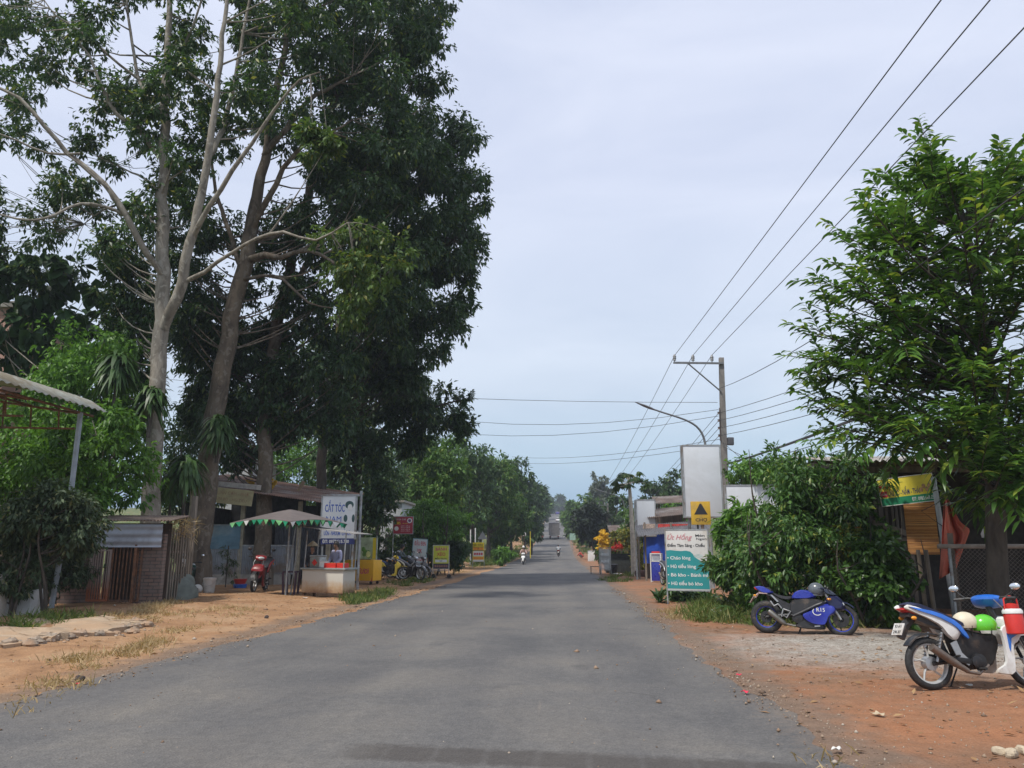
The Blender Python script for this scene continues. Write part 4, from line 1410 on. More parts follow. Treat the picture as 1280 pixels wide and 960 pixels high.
    mb = MB()
    mb.tube([(-.06, 0, .83), (-.22, 0, .70), (-.30, 0, .56)], .03, 6, flat=1.8)
    mb.prism([(.30, .62), (-.02, .72), (-.22, .80), (-.20, .84), (.02, .78), (.32, .70)], -.085, .085)
    mb.prism([(.02 + .33 * math.cos(a), Rw + .33 * math.sin(a)) for a in np.linspace(1.1, 2.5, 8)] + [(.02 + .315 * math.cos(a), Rw + .315 * math.sin(a)) for a in np.linspace(2.5, 1.1, 8)], -.06, .06)
    part(mb, 'rear_mudguard', BLACKP, t)
    if plate:
        mb = MB()
        mb.box((-.31, 0, .66), (.008, .19, .14), (0, .45, 0))
        mb.cur = 1
        for k, (tx_, zz_) in enumerate((('93-H1', .032), ('246.81', -.034))):
            Mp = np.array(Matrix.Translation((-.31, 0, .66)) @ Euler((0, .45, 0)).to_matrix().to_4x4() @ Matrix.Translation((-.0055, 0, zz_ - .018)) @ Euler((0, 0, -PI / 2)).to_matrix().to_4x4())
            mb.text(tx_, .055, Mp, .001)
        part(mb, 'number_plate', [WHITEP, INK_K], t)
    mb = MB()
    mb.shell([(-.285, .885), (-.20, .90), (-.06, .83), (-.08, .80), (-.22, .845)], .075, .25)
    part(mb, 'tail_light', REDL, t)
    for s_ in (-1, 1):
        part(MB().ball((-.17, s_ * .12, .78), (.035, .022, .022), 8, 6), 'indicator', AMBER, t)
    hx, hz = .86, .985
    T = handle_assembly(t, hx, hz, turn=turn, mirror=mirror, mh=mh)
    mb = MB()
    mb.shell([(-.09, .015), (-.02, .06), (.10, .03), (.15, -.06), (.08, -.12), (-.04, -.07)], .15, .35)
    V = np.array(mb.v)
    ca, sa = math.cos(turn), math.sin(turn)
    mb.v = [(hx + a * ca - b * sa, a * sa + b * ca, hz + c_) for a, b, c_ in V]
    part(mb, 'handlebar_cover', accent, t)
    mb = MB()
    mb.ball(T(.105, 0, -.035), (.05, .10, .05), 12, 8, rot=(0, .5, turn))
    part(mb, 'headlight', LENS, t)
    part(MB().tube([T(.02, 0, -.08), (.93, 0, .74)], .035, 8), 'steering_column', BLACKP, t)
    mb = MB()
    mb.tube([(.42, .12, .22), (.36, .20, .02)], .010, 6)
    mb.tube([(.33, .20, .012), (.40, .20, .012)], .010, 5)
    part(mb, 'side_stand', BLACKM, t)
    mb = MB()
    for s_ in (-1, 1):
        mb.tube([(.52, s_ * .10, .22), (.52, s_ * .24, .23)], .016, 8)
        mb.tube([(.26, s_ * .13, .36), (.24, s_ * .22, .37)], .013, 8)
    part(mb, 'foot_peg', RUBBER, t)
    return t


def sport_bike(name, label, loc, rz, lean=-.09):
    t = thing(name, label, 'motorcycle', loc, rz, None, rot=(lean, 0, rz))
    spoke_wheel(t, 0, .305, .305, .135, mat('blue_rim', (.03, .055, .42), .4, .2, var=.1), 5, disc=.11, hub=BLACKM)
    spoke_wheel(t, 1.335, .30, .30, .105, _mats['blue_rim'], 6, disc=.14, hub=BLACKM)
    part(MB().shell([(-.22, .865), (-.12, .885), (-.03, .875), (.12, .815), (.16, .755), (.08, .73), (-.05, .745), (-.15, .80)], .085, .3), 'tail_cowl', BLUEP, t)
    mb = MB()
    mb.shell([(-.02, .74), (.12, .735), (.24, .66), (.36, .60), (.50, .54), (.62, .50), (.60, .40), (.48, .34), (.36, .42), (.22, .58), (.08, .70)], .10, .12)
    mb.shell([(.45, .62), (.70, .68), (.98, .66), (1.12, .60), (1.12, .52), (.86, .47), (.60, .36), (.47, .33), (.42, .44)], .13, .12)
    part(mb, 'frame_cover', BLACKP, t)
    mb = MB()
    for s_ in (-1, 1):
        mb.tube([(.50, s_ * .145, .335), (.70, s_ * .15, .43), (.92, s_ * .14, .545), (1.13, s_ * .10, .63)], [.03, .036, .036, .028], 8, flat=.7)
    part(mb, 'side_rail', mat('satin_black', (.045, .045, .048), .55, var=.15), t)
    mb = MB()
    mb.shell([(-.05, .855), (.06, .865), (.14, .80), (.12, .765), (0, .81)], .08, .2)
    mb.shell([(.14, .765), (.22, .73), (.38, .695), (.50, .705), (.52, .655), (.40, .625), (.26, .655), (.14, .725)], .11, .2)
    part(mb, 'seat', SEATM, t)
    part(MB().shell([(.47, .69), (.53, .775), (.64, .83), (.76, .825), (.88, .77), (.94, .70), (.84, .66), (.66, .645), (.48, .645)], .135, .28), 'fuel_tank', BLUEP, t)
    mb = MB()
    for s_ in (-1, 1):
        mb.prism([(.10, .715), (.13, .72), (.25, .60), (.22, .585)], s_ * .105, s_ * .118)
        mb.tube([(.10, s_ * .13, .60), (.16, s_ * .14, .51), (.24, s_ * .14, .55), (.30, s_ * .135, .47)], .016, 6)
        mb.tube([(.33, s_ * .14, .46), (.30, s_ * .145, .37), (.38, s_ * .145, .30), (.46, s_ * .14, .42), (.33, s_ * .14, .46)], .014, 6)
        mb.tube([(.34, s_ * .14, .33), (.30, s_ * .22, .33)], .014, 6)
    part(mb, 'foot_peg_bracket', SILVER, t)
    mb = MB()
    for s_ in (-1, 1):
        mb.shell([(.66, .37), (.80, .43), (.93, .50), (1.10, .555), (1.23, .54), (1.27, .46), (1.14, .37), (1.09, .25), (1.05, .19), (.86, .20), (.72, .27)], .03, .06, s_ * .17)
    mb.shell([(.92, .52), (1.12, .60), (1.30, .56), (1.26, .42), (1.10, .33), (1.02, .24), (.90, .22)], .15, .15)
    part(mb, 'side_fairing', BLUEP, t)
    part(MB().shell([(.48, .15), (.60, .27), (.74, .29), (1.03, .26), (1.06, .14), (1.02, .105), (.62, .115)], .15, .2), 'belly_pan', BLACKP, t)
    navy = mat('navy_lacquer', (.008, .010, .05), .35, var=.2, coat=.3)
    mb = MB()
    mb.shell([(1.06, .66), (1.14, .74), (1.28, .745), (1.37, .67), (1.44, .55), (1.40, .47), (1.30, .45), (1.20, .47), (1.10, .56)], .17, .35)
    part(mb, 'nose_fairing', navy, t)
    mb = MB()
    mb.shell([(1.05, .82), (1.09, .88), (1.20, .83), (1.31, .735), (1.28, .715), (1.16, .735), (1.09, .76)], .14, .4)
    part(mb, 'windscreen', mat('smoked_screen', (.03, .035, .06), .1, var=.1, coat=.4), t)
    for s_ in (-1, 1):
        part(MB().shell([(1.36, .62), (1.41, .60), (1.42, .55), (1.34, .56)], .03, .2, s_ * .10), 'headlight', LENS, t)
        part(MB().ball((1.16, s_ * .20, .66), (.04, .03, .022), 8, 6), 'indicator', AMBER, t)
        mb = MB().tube([(1.18, s_ * .12, .78), (1.14, s_ * .25, .86)], .008, 6)
        mb.ball((1.12, s_ * .29, .875), (.02, .075, .042), 10, 6)
        part(mb, 'mirror', BLACKP, t)
    mb = MB()
    for s_ in (-1, 1):
        mb.tube([(1.335, s_ * .085, .30), (1.08, s_ * .085, .78)], [.026, .022], 8)
    part(mb, 'fork', STEEL, t)
    mb = MB()
    pts = [(1.335 + .335 * math.cos(a), .30 + .335 * math.sin(a)) for a in np.linspace(.75, 2.5, 10)]
    pin = [(1.335 + .312 * math.cos(a), .30 + .312 * math.sin(a)) for a in np.linspace(2.5, .75, 10)]
    mb.prism(pts + pin, -.07, .07)
    part(mb, 'front_mudguard', navy, t)
    mb = MB()
    for s_ in (-1, 1):
        mb.tube([(0, s_ * .10, .305), (.25, s_ * .105, .34), (.50, s_ * .09, .36)], [.022, .03, .035], 8)
    mb.box((.62, 0, .36), (.30, .22, .26), bev=.03)
    mb.lathe([(.02, -.16), (.09, -.15), (.09, .15), (.02, .16)], 16, (.58, 0, .30), 'y')
    part(mb, 'engine', BLACKM, t)
    mb = MB()
    mb.tube([(.70, -.08, .18), (.50, -.12, .16), (.36, -.15, .19)], .02, 8)
    mb.tube([(.36, -.155, .185), (.30, -.16, .225), (.10, -.175, .385), (.06, -.177, .415)], [.03, .052, .056, .045], 12)
    part(mb, 'exhaust', mat('titanium_can', (.23, .22, .20), .4, .8, var=.2), t)
    mb = MB()
    mb.tube([(-.10, 0, .78), (-.16, 0, .72), (-.20, 0, .66)], .022, 6)
    mb.tube([(-.12, -.06, .745), (.04, -.07, .74)], .012, 6)
    mb.box((-.26, 0, .62), (.008, .17, .14), (0, .55, 0))
    mb.cur = 1
    mb.ball((-.19, .09, .70), (.03, .02, .02), 8, 6)
    mb.ball((-.19, -.09, .70), (.03, .02, .02), 8, 6)
    part(mb, 'plate_holder', [mat('reddish_plate', (.42, .30, .28), .5), AMBER], t)
    part(MB().shell([(-.225, .86), (-.13, .86), (-.13, .81), (-.18, .80)], .06, .25), 'tail_light', REDL, t)
    mb = MB()
    for s_ in (-1, 1):
        mb.tube([(1.10, s_ * .07, .76), (1.05, s_ * .20, .755), (.98, s_ * .30, .74)], [.014, .014, .019], 8)
    part(mb, 'handlebar', BLACKP, t)
    mb = MB()
    mb.tube([(.60, .12, .14), (.52, .22, -.02)], .012, 6)
    mb.tube([(.62, -.10, .12), (.60, -.08, .04)], .012, 6)
    part(mb, 'side_stand', BLACKM, t)
    # white emblem on the fairing, both sides
    mb = MB()
    for s_ in (-1, 1):
        y = s_ * .2035
        n = 26
        ring = [(.94 + .085 * math.cos(a), .43 + .07 * math.sin(a)) for a in np.linspace(2.4, 5.6, n)]
        rin = [(.94 + .072 * math.cos(a), .43 + .058 * math.sin(a)) for a in np.linspace(5.6, 2.4, n)]
        for i in range(n - 1):
            q = [ring[i], ring[i + 1], rin[n - 2 - i], rin[n - 1 - i]]
            mb.prism(q, y - .002, y + .002)
        M = np.eye(4)
        M[:3, 3] = (1.0, y - .003 * s_ * -1, .43)
        if s_ > 0:
            M[0, 0] = -1
            M[1, 1] = -1
        mb.text('R15', .10, M, .002)
        mb.box((.92, s_ * .152, .17), (.10, .006, .022), (0, -.12, 0))
    part(mb, 'emblem', INK_W, t)
    return t


# ------------------------------------------------------------------ people
SKIN = mat('skin', (.34, .19, .12), .55, var=.08, scale=8)
HAIR = mat('black_hair', (.018, .015, .013), .5, var=.2, scale=30)


def skin_mesh(name, m, par, J, E, root, sub=2):
    bm = bmesh.new()
    lay = bm.verts.layers.skin.verify()
    vs_ = {}
    for k, (p, r) in J.items():
        q = bm.verts.new(p)
        rr = r if isinstance(r, tuple) else (r, r)
        q[lay].radius = rr
        q[lay].use_root = (k == root)
        vs_[k] = q
    for a, b_ in E:
        bm.edges.new((vs_[a], vs_[b_]))
    me = bpy.data.meshes.new(name)
    bm.to_mesh(me)
    bm.free()
    me.materials.append(m)
    o = bpy.data.objects.new(name, me)
    COL.objects.link(o)
    o.parent = par
    s_ = o.modifiers.new('skin', 'SKIN')
    s_.use_smooth_shade = True
    q = o.modifiers.new('subdivision', 'SUBSURF')
    q.levels = q.render_levels = sub
    return o


POSES = {
    'stand': dict(pel=(0, 0, .92), ch=(0, 0, 1.24), nk=(.01, 0, 1.43), hd=(.03, 0, 1.56), sh=(0, .17, 1.37), el=(.06, .24, 1.11), wr=(.22, .17, .98), hp=(0, .085, .87), kn=(.02, .10, .48), an=(-.02, .10, .08), to=(.14, .11, .035)),
    'ride': dict(pel=(0, 0, .84), ch=(.06, 0, 1.15), nk=(.10, 0, 1.34), hd=(.14, 0, 1.47), sh=(.08, .17, 1.28), el=(.24, .27, 1.06), wr=(.50, .27, 1.02), hp=(.04, .09, .82), kn=(.40, .17, .66), an=(.28, .16, .33), to=(.42, .16, .27)),
    'sit': dict(pel=(0, 0, .80), ch=(.10, 0, 1.10), nk=(.18, 0, 1.27), hd=(.24, 0, 1.39), sh=(.15, .17, 1.21), el=(.30, .23, .98), wr=(.52, .12, .93), hp=(.04, .09, .78), kn=(.40, .15, .66), an=(.30, .15, .30), to=(.44, .15, .25)),
    'crouch': dict(pel=(-.10, 0, .32), ch=(.10, 0, .58), nk=(.2, 0, .74), hd=(.27, 0, .85), sh=(.16, .17, .68), el=(.34, .22, .45), wr=(.55, .12, .35), hp=(-.06, .09, .31), kn=(.28, .17, .42), an=(0, .14, .07), to=(.16, .15, .035)),
}


def person(label, loc, rz, pose, shirt, trousers, hat=None, sleeve='long', group=None, scale=1.0):
    t = thing('person', label, 'person', loc, rz, group)
    t.scale = (scale,) * 3
    p = {k: np.array(v, float) for k, v in POSES[pose].items()}
    J, E = {}, []
    J['pel'] = (p['pel'], (.13, .10))
    J['wa'] = (p['pel'] * .5 + p['ch'] * .5, (.12, .09))
    J['ch'] = (p['ch'], (.15, .11))
    J['nk'] = (p['nk'], .055)
    up = nrm(p['hd'] - p['nk'])
    J['jaw'] = (p['hd'] - up * .05, (.068, .078))
    J['hd'] = (p['hd'] + up * .03, (.083, .10))
    J['crn'] = (p['hd'] + up * .11, (.066, .078))
    fw = np.array([1, 0, 0])
    J['nose'] = (p['hd'] + fw * .098 - up * .005, .014)
    E += [('pel', 'wa'), ('wa', 'ch'), ('ch', 'nk'), ('nk', 'jaw'), ('jaw', 'hd'), ('hd', 'crn'), ('hd', 'nose')]
    for s_ in (-1, 1):
        m_ = np.array([1, s_, 1])
        n = 'l' if s_ > 0 else 'r'
        sh, el, wr = p['sh'] * m_, p['el'] * m_, p['wr'] * m_
        hp, kn, an, to = p['hp'] * m_, p['kn'] * m_, p['an'] * m_, p['to'] * m_
        d = nrm(wr - el)
        sidev = nrm(np.cross(d, [0, 0, 1])) * s_
        J[n + 'sh'], J[n + 'el'], J[n + 'wr'] = (sh, .058), (el, .042), (wr, .028)
        J[n + 'pm'] = (wr + d * .075, (.036, .02))
        E += [('ch', n + 'sh'), (n + 'sh', n + 'el'), (n + 'el', n + 'wr'), (n + 'wr', n + 'pm')]
        for k, (o_, l_) in enumerate(((-.03, .065), (-.01, .078), (.011, .072), (.03, .055))):
            a = wr + d * .095 + sidev * o_
            J[f'{n}f{k}a'] = (a, .010)
            J[f'{n}f{k}b'] = (a + d * l_ * .6 + np.array([0, 0, -.015]), .009)
            J[f'{n}f{k}c'] = (a + d * l_ * .8 + np.array([0, 0, -.045]), .007)
            E += [(n + 'pm', f'{n}f{k}a'), (f'{n}f{k}a', f'{n}f{k}b'), (f'{n}f{k}b', f'{n}f{k}c')]
        a = wr + d * .03 - sidev * .035
        J[n + 'ta'] = (a, .011)
        J[n + 'tb'] = (a + d * .045 - sidev * .015 + np.array([0, 0, -.01]), .009)
        E += [(n + 'wr', n + 'ta'), (n + 'ta', n + 'tb')]
        J[n + 'hp'], J[n + 'kn'], J[n + 'an'], J[n + 'to'] = (hp, .085), (kn, .056), (an, .038), (to, (.035, .028))
        J[n + 'ca'] = (kn * .65 + an * .35 - fw * .015, .054)
        E += [('pel', n + 'hp'), (n + 'hp', n + 'kn'), (n + 'kn', n + 'ca'), (n + 'ca', n + 'an'), (n + 'an', n + 'to')]
    skin_mesh('body', SKIN, t, J, E, 'pel')
    C, E2 = {'hem': (p['pel'] - nrm(p['ch'] - p['pel']) * .10, (.152, .12)), 'pel': (p['pel'] + (0, 0, .02), (.15, .118)), 'wa': (J['wa'][0], (.142, .11)), 'ch': (p['ch'], (.168, .128)), 'co': (p['nk'] - up * .03, .072)}, [('hem', 'pel'), ('pel', 'wa'), ('wa', 'ch'), ('ch', 'co')]
    for n in 'lr':
        C[n + 'sh'] = (J[n + 'sh'][0], .074)
        C[n + 'el'] = (J[n + 'el'][0], .056)
        E2 += [('ch', n + 'sh'), (n + 'sh', n + 'el')]
        if sleeve == 'long':
            C[n + 'wr'] = (J[n + 'wr'][0], .04)
            E2.append((n + 'el', n + 'wr'))
    skin_mesh('shirt', shirt, t, C, E2, 'pel')
    C, E2 = {'pel': (p['pel'] - (0, 0, .01), (.145, .115))}, []
    for n in 'lr':
        C[n + 'hp'], C[n + 'kn'], C[n + 'ca'], C[n + 'an'] = (J[n + 'hp'][0], .102), (J[n + 'kn'][0], .074), (J[n + 'ca'][0], .068), (J[n + 'an'][0] + (0, 0, .03), .054)
        E2 += [('pel', n + 'hp'), (n + 'hp', n + 'kn'), (n + 'kn', n + 'ca'), (n + 'ca', n + 'an')]
    skin_mesh('trousers', trousers, t, C, E2, 'pel')
    mb = MB()
    h = p['hd'] + up * .05
    for s_ in (-1, 1):
        mb.ball(p['hd'] + fw * .088 + np.array([0, s_ * .034, .025]), (.012, .016, .009), 8, 6)
    part(mb, 'eyes', HAIR, t)
    mb = MB()
    mb.ball(h + np.array([-.012, 0, .005]), (.108, .092, .115), 14, 10, zmin=-.1)
    mb.ball(h + np.array([-.035, 0, -.03]), (.085, .088, .10), 12, 8)
    part(mb, 'hair', HAIR, t)
    if hat == 'cone':
        mb = MB()
        mb.lathe([(.235, -.0), (.20, .035), (.10, .12), (.012, .19), (.004, .192)], 26, h + np.array([0, 0, .03]))
        part(mb, 'conical_hat', mat('palm_straw', (.50, .39, .24), .8, var=.15, scale=12), t)
    elif hat is not None:
        mb = MB()
        mb.ball(h + np.array([-.005, 0, .01]), (.135, .115, .135), 16, 10, zmin=-.25)
        mb.box(h + np.array([.13, 0, .0]), (.07, .15, .012), (0, .2, 0), bev=.004)
        part(mb, 'helmet', hat, t)
    return t


# ------------------------------------------------------------------ signs
def put(mb, body, x, z, cap, width=None, y=-.004, ang=0.0, bold=0.0, shear=0.0, back=False):
    """Lettering centred on (x,z) of a board's front face, capital height cap, squeezed to the given width."""
    tmp = MB()
    tmp.text(body, cap / .72, np.eye(4), .0015, bold=bold, shear=shear)
    V = np.array(tmp.v)
    if not len(V):
        return
    w = np.ptp(V[:, 0])
    k = (width / w) if width else 1.0
    V[:, 0] = (V[:, 0] - (V[:, 0].min() + V[:, 0].max()) / 2) * k
    V[:, 2] -= cap * .5
    ca, sa = math.cos(ang), math.sin(ang)
    V = np.stack([V[:, 0] * ca - V[:, 2] * sa + x, V[:, 1] + y, V[:, 0] * sa + V[:, 2] * ca + z], 1)
    mb.add(V, tmp.f)


def board(par, w, h, z0, m, frame=None, th=.03, fw=.03, x=0.0, y=0.0, name='panel'):
    part(MB().box((x, y, z0 + h / 2), (w, th, h), bev=.004), name, m, par)
    if frame:
        mb = MB()
        for dx in (-1, 1):
            mb.box((x + dx * (w / 2 + fw / 2 - .002), y, z0 + h / 2), (fw, th + .02, h + 2 * fw))
        for zz_ in (z0 - fw / 2 + .002, z0 + h + fw / 2 - .002):
            mb.box((x, y, zz_), (w - .004, th + .016, fw))
        part(mb, 'frame', frame, par)


def corr(mb, o, u, v, nw, amp, th=.006, per=8):
    """Corrugated sheet from corner o along u (waves run across u) and v."""
    o, u, v = (np.array(q, float) for q in (o, u, v))
    n = nrm(np.cross(u, v))
    s_ = np.linspace(0, 1, nw * per + 1)
    q = np.linspace(0, 1, 5)
    w = np.sin(s_ * nw * 2 * PI) * amp
    P = o + s_[:, None, None] * u + q[None, :, None] * v + w[:, None, None] * n
    return mb.slab(P, n * th)
# ================================================================== RIGHT SIDE
def fwd(a, b):
    return math.atan2(b[1] - a[1], b[0] - a[0])


# the two parked bikes
p0 = onground(953, 690, 14.2)
p1_ = onground(1044, 690, 13.75)
sport_bike('sport_motorcycle', 'blue sport motorcycle with blue wheel rims parked side-on before the hedge', p0, fwd(p0, p1_)).scale = (.9,) * 3
t = thing('helmet', 'dark grey full-face helmet resting on the tank of the blue motorcycle', 'helmet')
t.matrix_world = Matrix.Translation(p0) @ Euler((-.09, 0, fwd(p0, p1_))).to_matrix().to_4x4() @ Matrix.Scale(.9, 4) @ Matrix.Translation((.93, -.01, .835))
mb = MB().ball((0, 0, 0), (.15, .125, .135), 18, 12, zmin=-.75)
mb.box((.02, 0, -.10), (.19, .18, .03), bev=.012)
part(mb, 'helmet_shell', mat('helmet_grey', (.10, .115, .13), .25, var=.2, coat=.5), t)
part(MB().ball((.03, 0, .015), (.128, .118, .06), 14, 8), 'visor', mat('smoked_screen', (.03, .035, .06), .1), t)

p2_ = onground(1148, 690, 8.62)
p3_ = onground(1288, 690, 8.86)
wa = fwd(p2_, p3_)
underbone('motorbike', 'white and blue step-through motorbike parked at the right edge of the photo', p2_, wa, WHITEP, BLUEB, shield=WHITEP, turn=.6, mh=.11,
          seat=mat('navy_seat', (.014, .018, .05), .5, var=.2, scale=20), rim=mat('white_rim', (.5, .5, .48), .4, .3, var=.1)).scale = (.91,) * 3


def onbike(name, label, cat, x, y, z):
    t = thing(name, label, cat)
    t.matrix_world = Matrix.Translation(p2_) @ Euler((-.10, 0, wa)).to_matrix().to_4x4() @ Matrix.Scale(.91, 4) @ Matrix.Translation((x, y, z))
    return t


for lab, x, y, z, m in (('cream half helmet on the front of the white and blue motorbike seat', .52, -.02, .72, CREAM), ('lime green half helmet in front of the cream helmet', .72, -.07, .69, GREENPL)):
    t = onbike('helmet', lab, 'helmet', x, y, z)
    mb = MB().ball((0, 0, 0), (.145, .12, .125), 20, 12, zmin=-.45)
    part(mb, 'helmet_shell', m, t)
    mb = MB().box((.135, 0, -.03), (.07, .16, .012), (0, .25, 0), bev=.005)
    part(mb, 'peak', m, t)
    part(MB().tube([(.0, .112, -.03), (.02, .06, -.16), (.02, -.06, -.16), (0, -.112, -.03)], .007, 5), 'chin_strap', BLACKP, t)
t = onbike('water_jug', 'red plastic water jug with pale band hanging at the motorbike handlebar', 'jug', .99, -.22, .74)
part(MB().lathe([(.085, -.15), (.098, -.14), (.10, .10), (.085, .13)], 22), 'jug_body', REDPL, t)
part(MB().lathe([(.106, .075), (.106, .105), (.09, .128)], 22), 'band', WHITEP, t)
mb = MB().lathe([(.06, .13), (.07, .135), (.07, .175), (.03, .19), (.001, .192)], 18)
part(mb, 'lid', REDPL, t)
part(MB().tube([(-.09, 0, .10), (-.08, 0, .24), (0, 0, .27), (.08, 0, .24), (.09, 0, .10)], .009, 6), 'handle', REDPL, t)

# breakfast menu board
a = onground(832, 690, 21.3)
b_ = onground(886, 690, 20.9)
wb = float(np.linalg.norm(b_[:2] - a[:2])) - .04
t = thing('menu_board', 'tall white and teal breakfast menu board on two legs at the right verge', 'sign', (a + b_) / 2, fwd(a, b_))
zt = at(832, 663, 21.3)[2] - t.location[2]
zb = at(832, 737, 21.3)[2] - t.location[2]
hb = zt - zb
board(t, wb, hb, zb, mat('board_white', (.60, .585, .56), .6, var=.06, scale=3, dirt=(.45, .40, .34), dirtamt=.2), GALV)
mb = MB()
top = [(-.5, .655), (-.4, .665), (-.28, .655), (-.14, .648), (-.02, .655), (.08, .64), (.14, .60), (.18, .55), (.26, .51), (.36, .475), (.44, .45), (.5, .40)]
ol = [(-.5, .02), (.5, .02)] + top[::-1]
mb.prism([(x * wb * .995, zb + z * hb) for x, z in ol], -.0175, -.0155)
part(mb, 'teal_print', TEAL, t)
mb = MB()
Z = lambda k: zb + k * hb
put(mb, 'Út Hồng', -.16 * wb, Z(.885), .13, .60 * wb, -.0195, shear=.35)
mb.cur = 1
put(mb, 'Điểm Tâm Sáng - Chiều', -.02 * wb, Z(.745), .075, .90 * wb, -.0195, bold=.004)
put(mb, 'Món', .33 * wb, Z(.91), .06, .22 * wb, -.0195, bold=.004)
put(mb, 'Ngon', .36 * wb, Z(.855), .06, .24 * wb, -.0195)
mb.cur = 2
for k, (s_, w_, x_) in enumerate((('• Cháo lòng', .56, -.20), ('• Hủ tiếu lòng', .68, -.14), ('• Bò kho - Bánh mì', .96, -.005), ('• Hủ tiếu bò kho', .82, -.07))):
    put(mb, s_, x_ * wb, Z(.535 - .142 * k), .088, w_ * wb, -.0205, bold=.012)
part(mb, 'lettering', [INK_P, INK_K, INK_W], t)
mb = MB()
mb.lathe([(.02, 0), (.15, .002), (.15, .004), (.02, .005)], 20, (.27 * wb, -.0165, Z(.565)), 'y')
mb.v = [(x, y, Z(.565) + (z - Z(.565)) * .45) for x, y, z in mb.v]
part(mb, 'bowl_print', mat('bowl_print', (.45, .52, .50), .6, var=.2, scale=20), t)
mb = MB()
for s_ in (-1, 1):
    mb.box((s_ * (wb / 2 + .013), 0, zb / 2 - .1), (.03, .04, zb + .16))
pieces(mb, 'leg', GALV, t)

# yellow triangle sign with market name
a = onground(878, 690, 21.6)
t = thing('warning_sign', 'yellow square sign with black triangle above the menu board', 'sign', a, -.05)
z1, z0 = at(878, 627, 21.6)[2] - a[2], at(878, 656, 21.6)[2] - a[2]
w_ = 23 / FPX * 21.6
part(MB().box((0, -.05, (z0 + z1) / 2), (w_, .09, z1 - z0), bev=.006), 'panel', mat('faded_yellow', (.62, .37, .03), .6, var=.15, scale=4, dirt=(.42, .27, .08), dirtamt=.35), t)
mb = MB()
zc = (z0 + z1) / 2
hh = (z1 - z0)
mb.prism([(-.18, zc - .04), (.18, zc - .04), (.02, zc + .25 * hh / .62), (-.02, zc + .25 * hh / .62)], -.0985, -.0955)
put(mb, 'CHỢ', 0, z0 + .13 * hh / .62, .085, .31, -.097, bold=.012)
part(mb, 'lettering', INK_K, t)
part(MB().tube([(.04, 0, -.2), (.04, 0, z0 + .1)], .045, 10), 'pole', mat('rusty_orange_pole', (.34, .17, .085), .8, var=.35, scale=5, dirt=(.5, .45, .4), dirtamt=.4), t)
part(MB().tube([(-.08, .05, .9), (-.08, .05, z0 + .1)], .025, 8), 'brace', BLACKM, t)
mb = MB()
for k in range(4):
    mb.lathe([(.0475, 1.05 + k * .24), (.0475, 1.18 + k * .24)], 12, (.04, 0, 0))
part(mb, 'paper_bills', WHITEP, t)


def lightbox(name, label, pxl, pxr, pyt, pyb, Y, depth, polepx, rz=0.0, tilt=0.0, frame=GALV, pole_r=.05, poleY=None):
    """Blank light-box billboard on a post."""
    A, B = at(pxl, pyb, Y), at(pxr, pyb, Y)
    zt_ = at((pxl + pxr) / 2, pyt, Y)[2]
    g_ = onground(polepx, 690, poleY or Y + depth)
    t = thing(name, label, 'billboard', g_)
    c = (A + B) / 2 - g_
    w = B[0] - A[0]
    h = zt_ - A[2]
    z0 = A[2] - g_[2]
    part(MB().box((c[0], c[1] + depth / 2, z0 + h / 2), (w, depth, h), bev=.01), 'panel', mat('blank_panel', (.60, .63, .66), .5, var=.05, scale=1.2, dirt=(.52, .54, .55), dirtamt=.3), t)
    mb = MB()
    f_ = .05
    for s_ in (-1, 1):
        mb.box((c[0] + s_ * (w / 2 + .012), c[1] + depth / 2, z0 + h / 2), (f_, depth + .03, h + f_))
    for zz_ in (z0 - .01, z0 + h + .01):
        mb.box((c[0], c[1] + depth / 2, zz_), (w - f_ / 2, depth + .026, f_))
    part(mb, 'frame', frame, t)
    return t, g_, z0, h


t, g_, z0, h = lightbox('billboard', 'tall blank white light-box billboard in front of the utility pole', 857, 904, 557, 646, 27, .30, 897)
mb = MB()
mb.tube([(-.9, .05, -.2), (-.9, .05, z0)], .05, 8)
mb.tube([(.15, .0, -.2), (.15, .0, z0 + h)], .06, 8)
pieces(mb, 'post', GALV, t)
t, g_, z0, h = lightbox('billboard', 'low wide blank white panel half hidden by the hedge', 910, 1002, 607, 662, 26.4, .10, 915)
mb = MB()
for x in (0, 2.3):
    mb.tube([(x, .02, -.2), (x, .02, z0 + .02)], .045, 8)
pieces(mb, 'post', GALV, t)
t, g_, z0, h = lightbox('billboard', 'small blank white billboard on a thin post beside the papaya tree', 797, 820, 625, 670, 37, .22, 795.5, poleY=37.1)
part(MB().tube([(0, .0, -.2), (0, 0, z0 + h)], .045, 8), 'post', GALV, t)

# utility poles and the wires ---------------------------------------------------------
PY1, PY2 = 30.5, 92.0


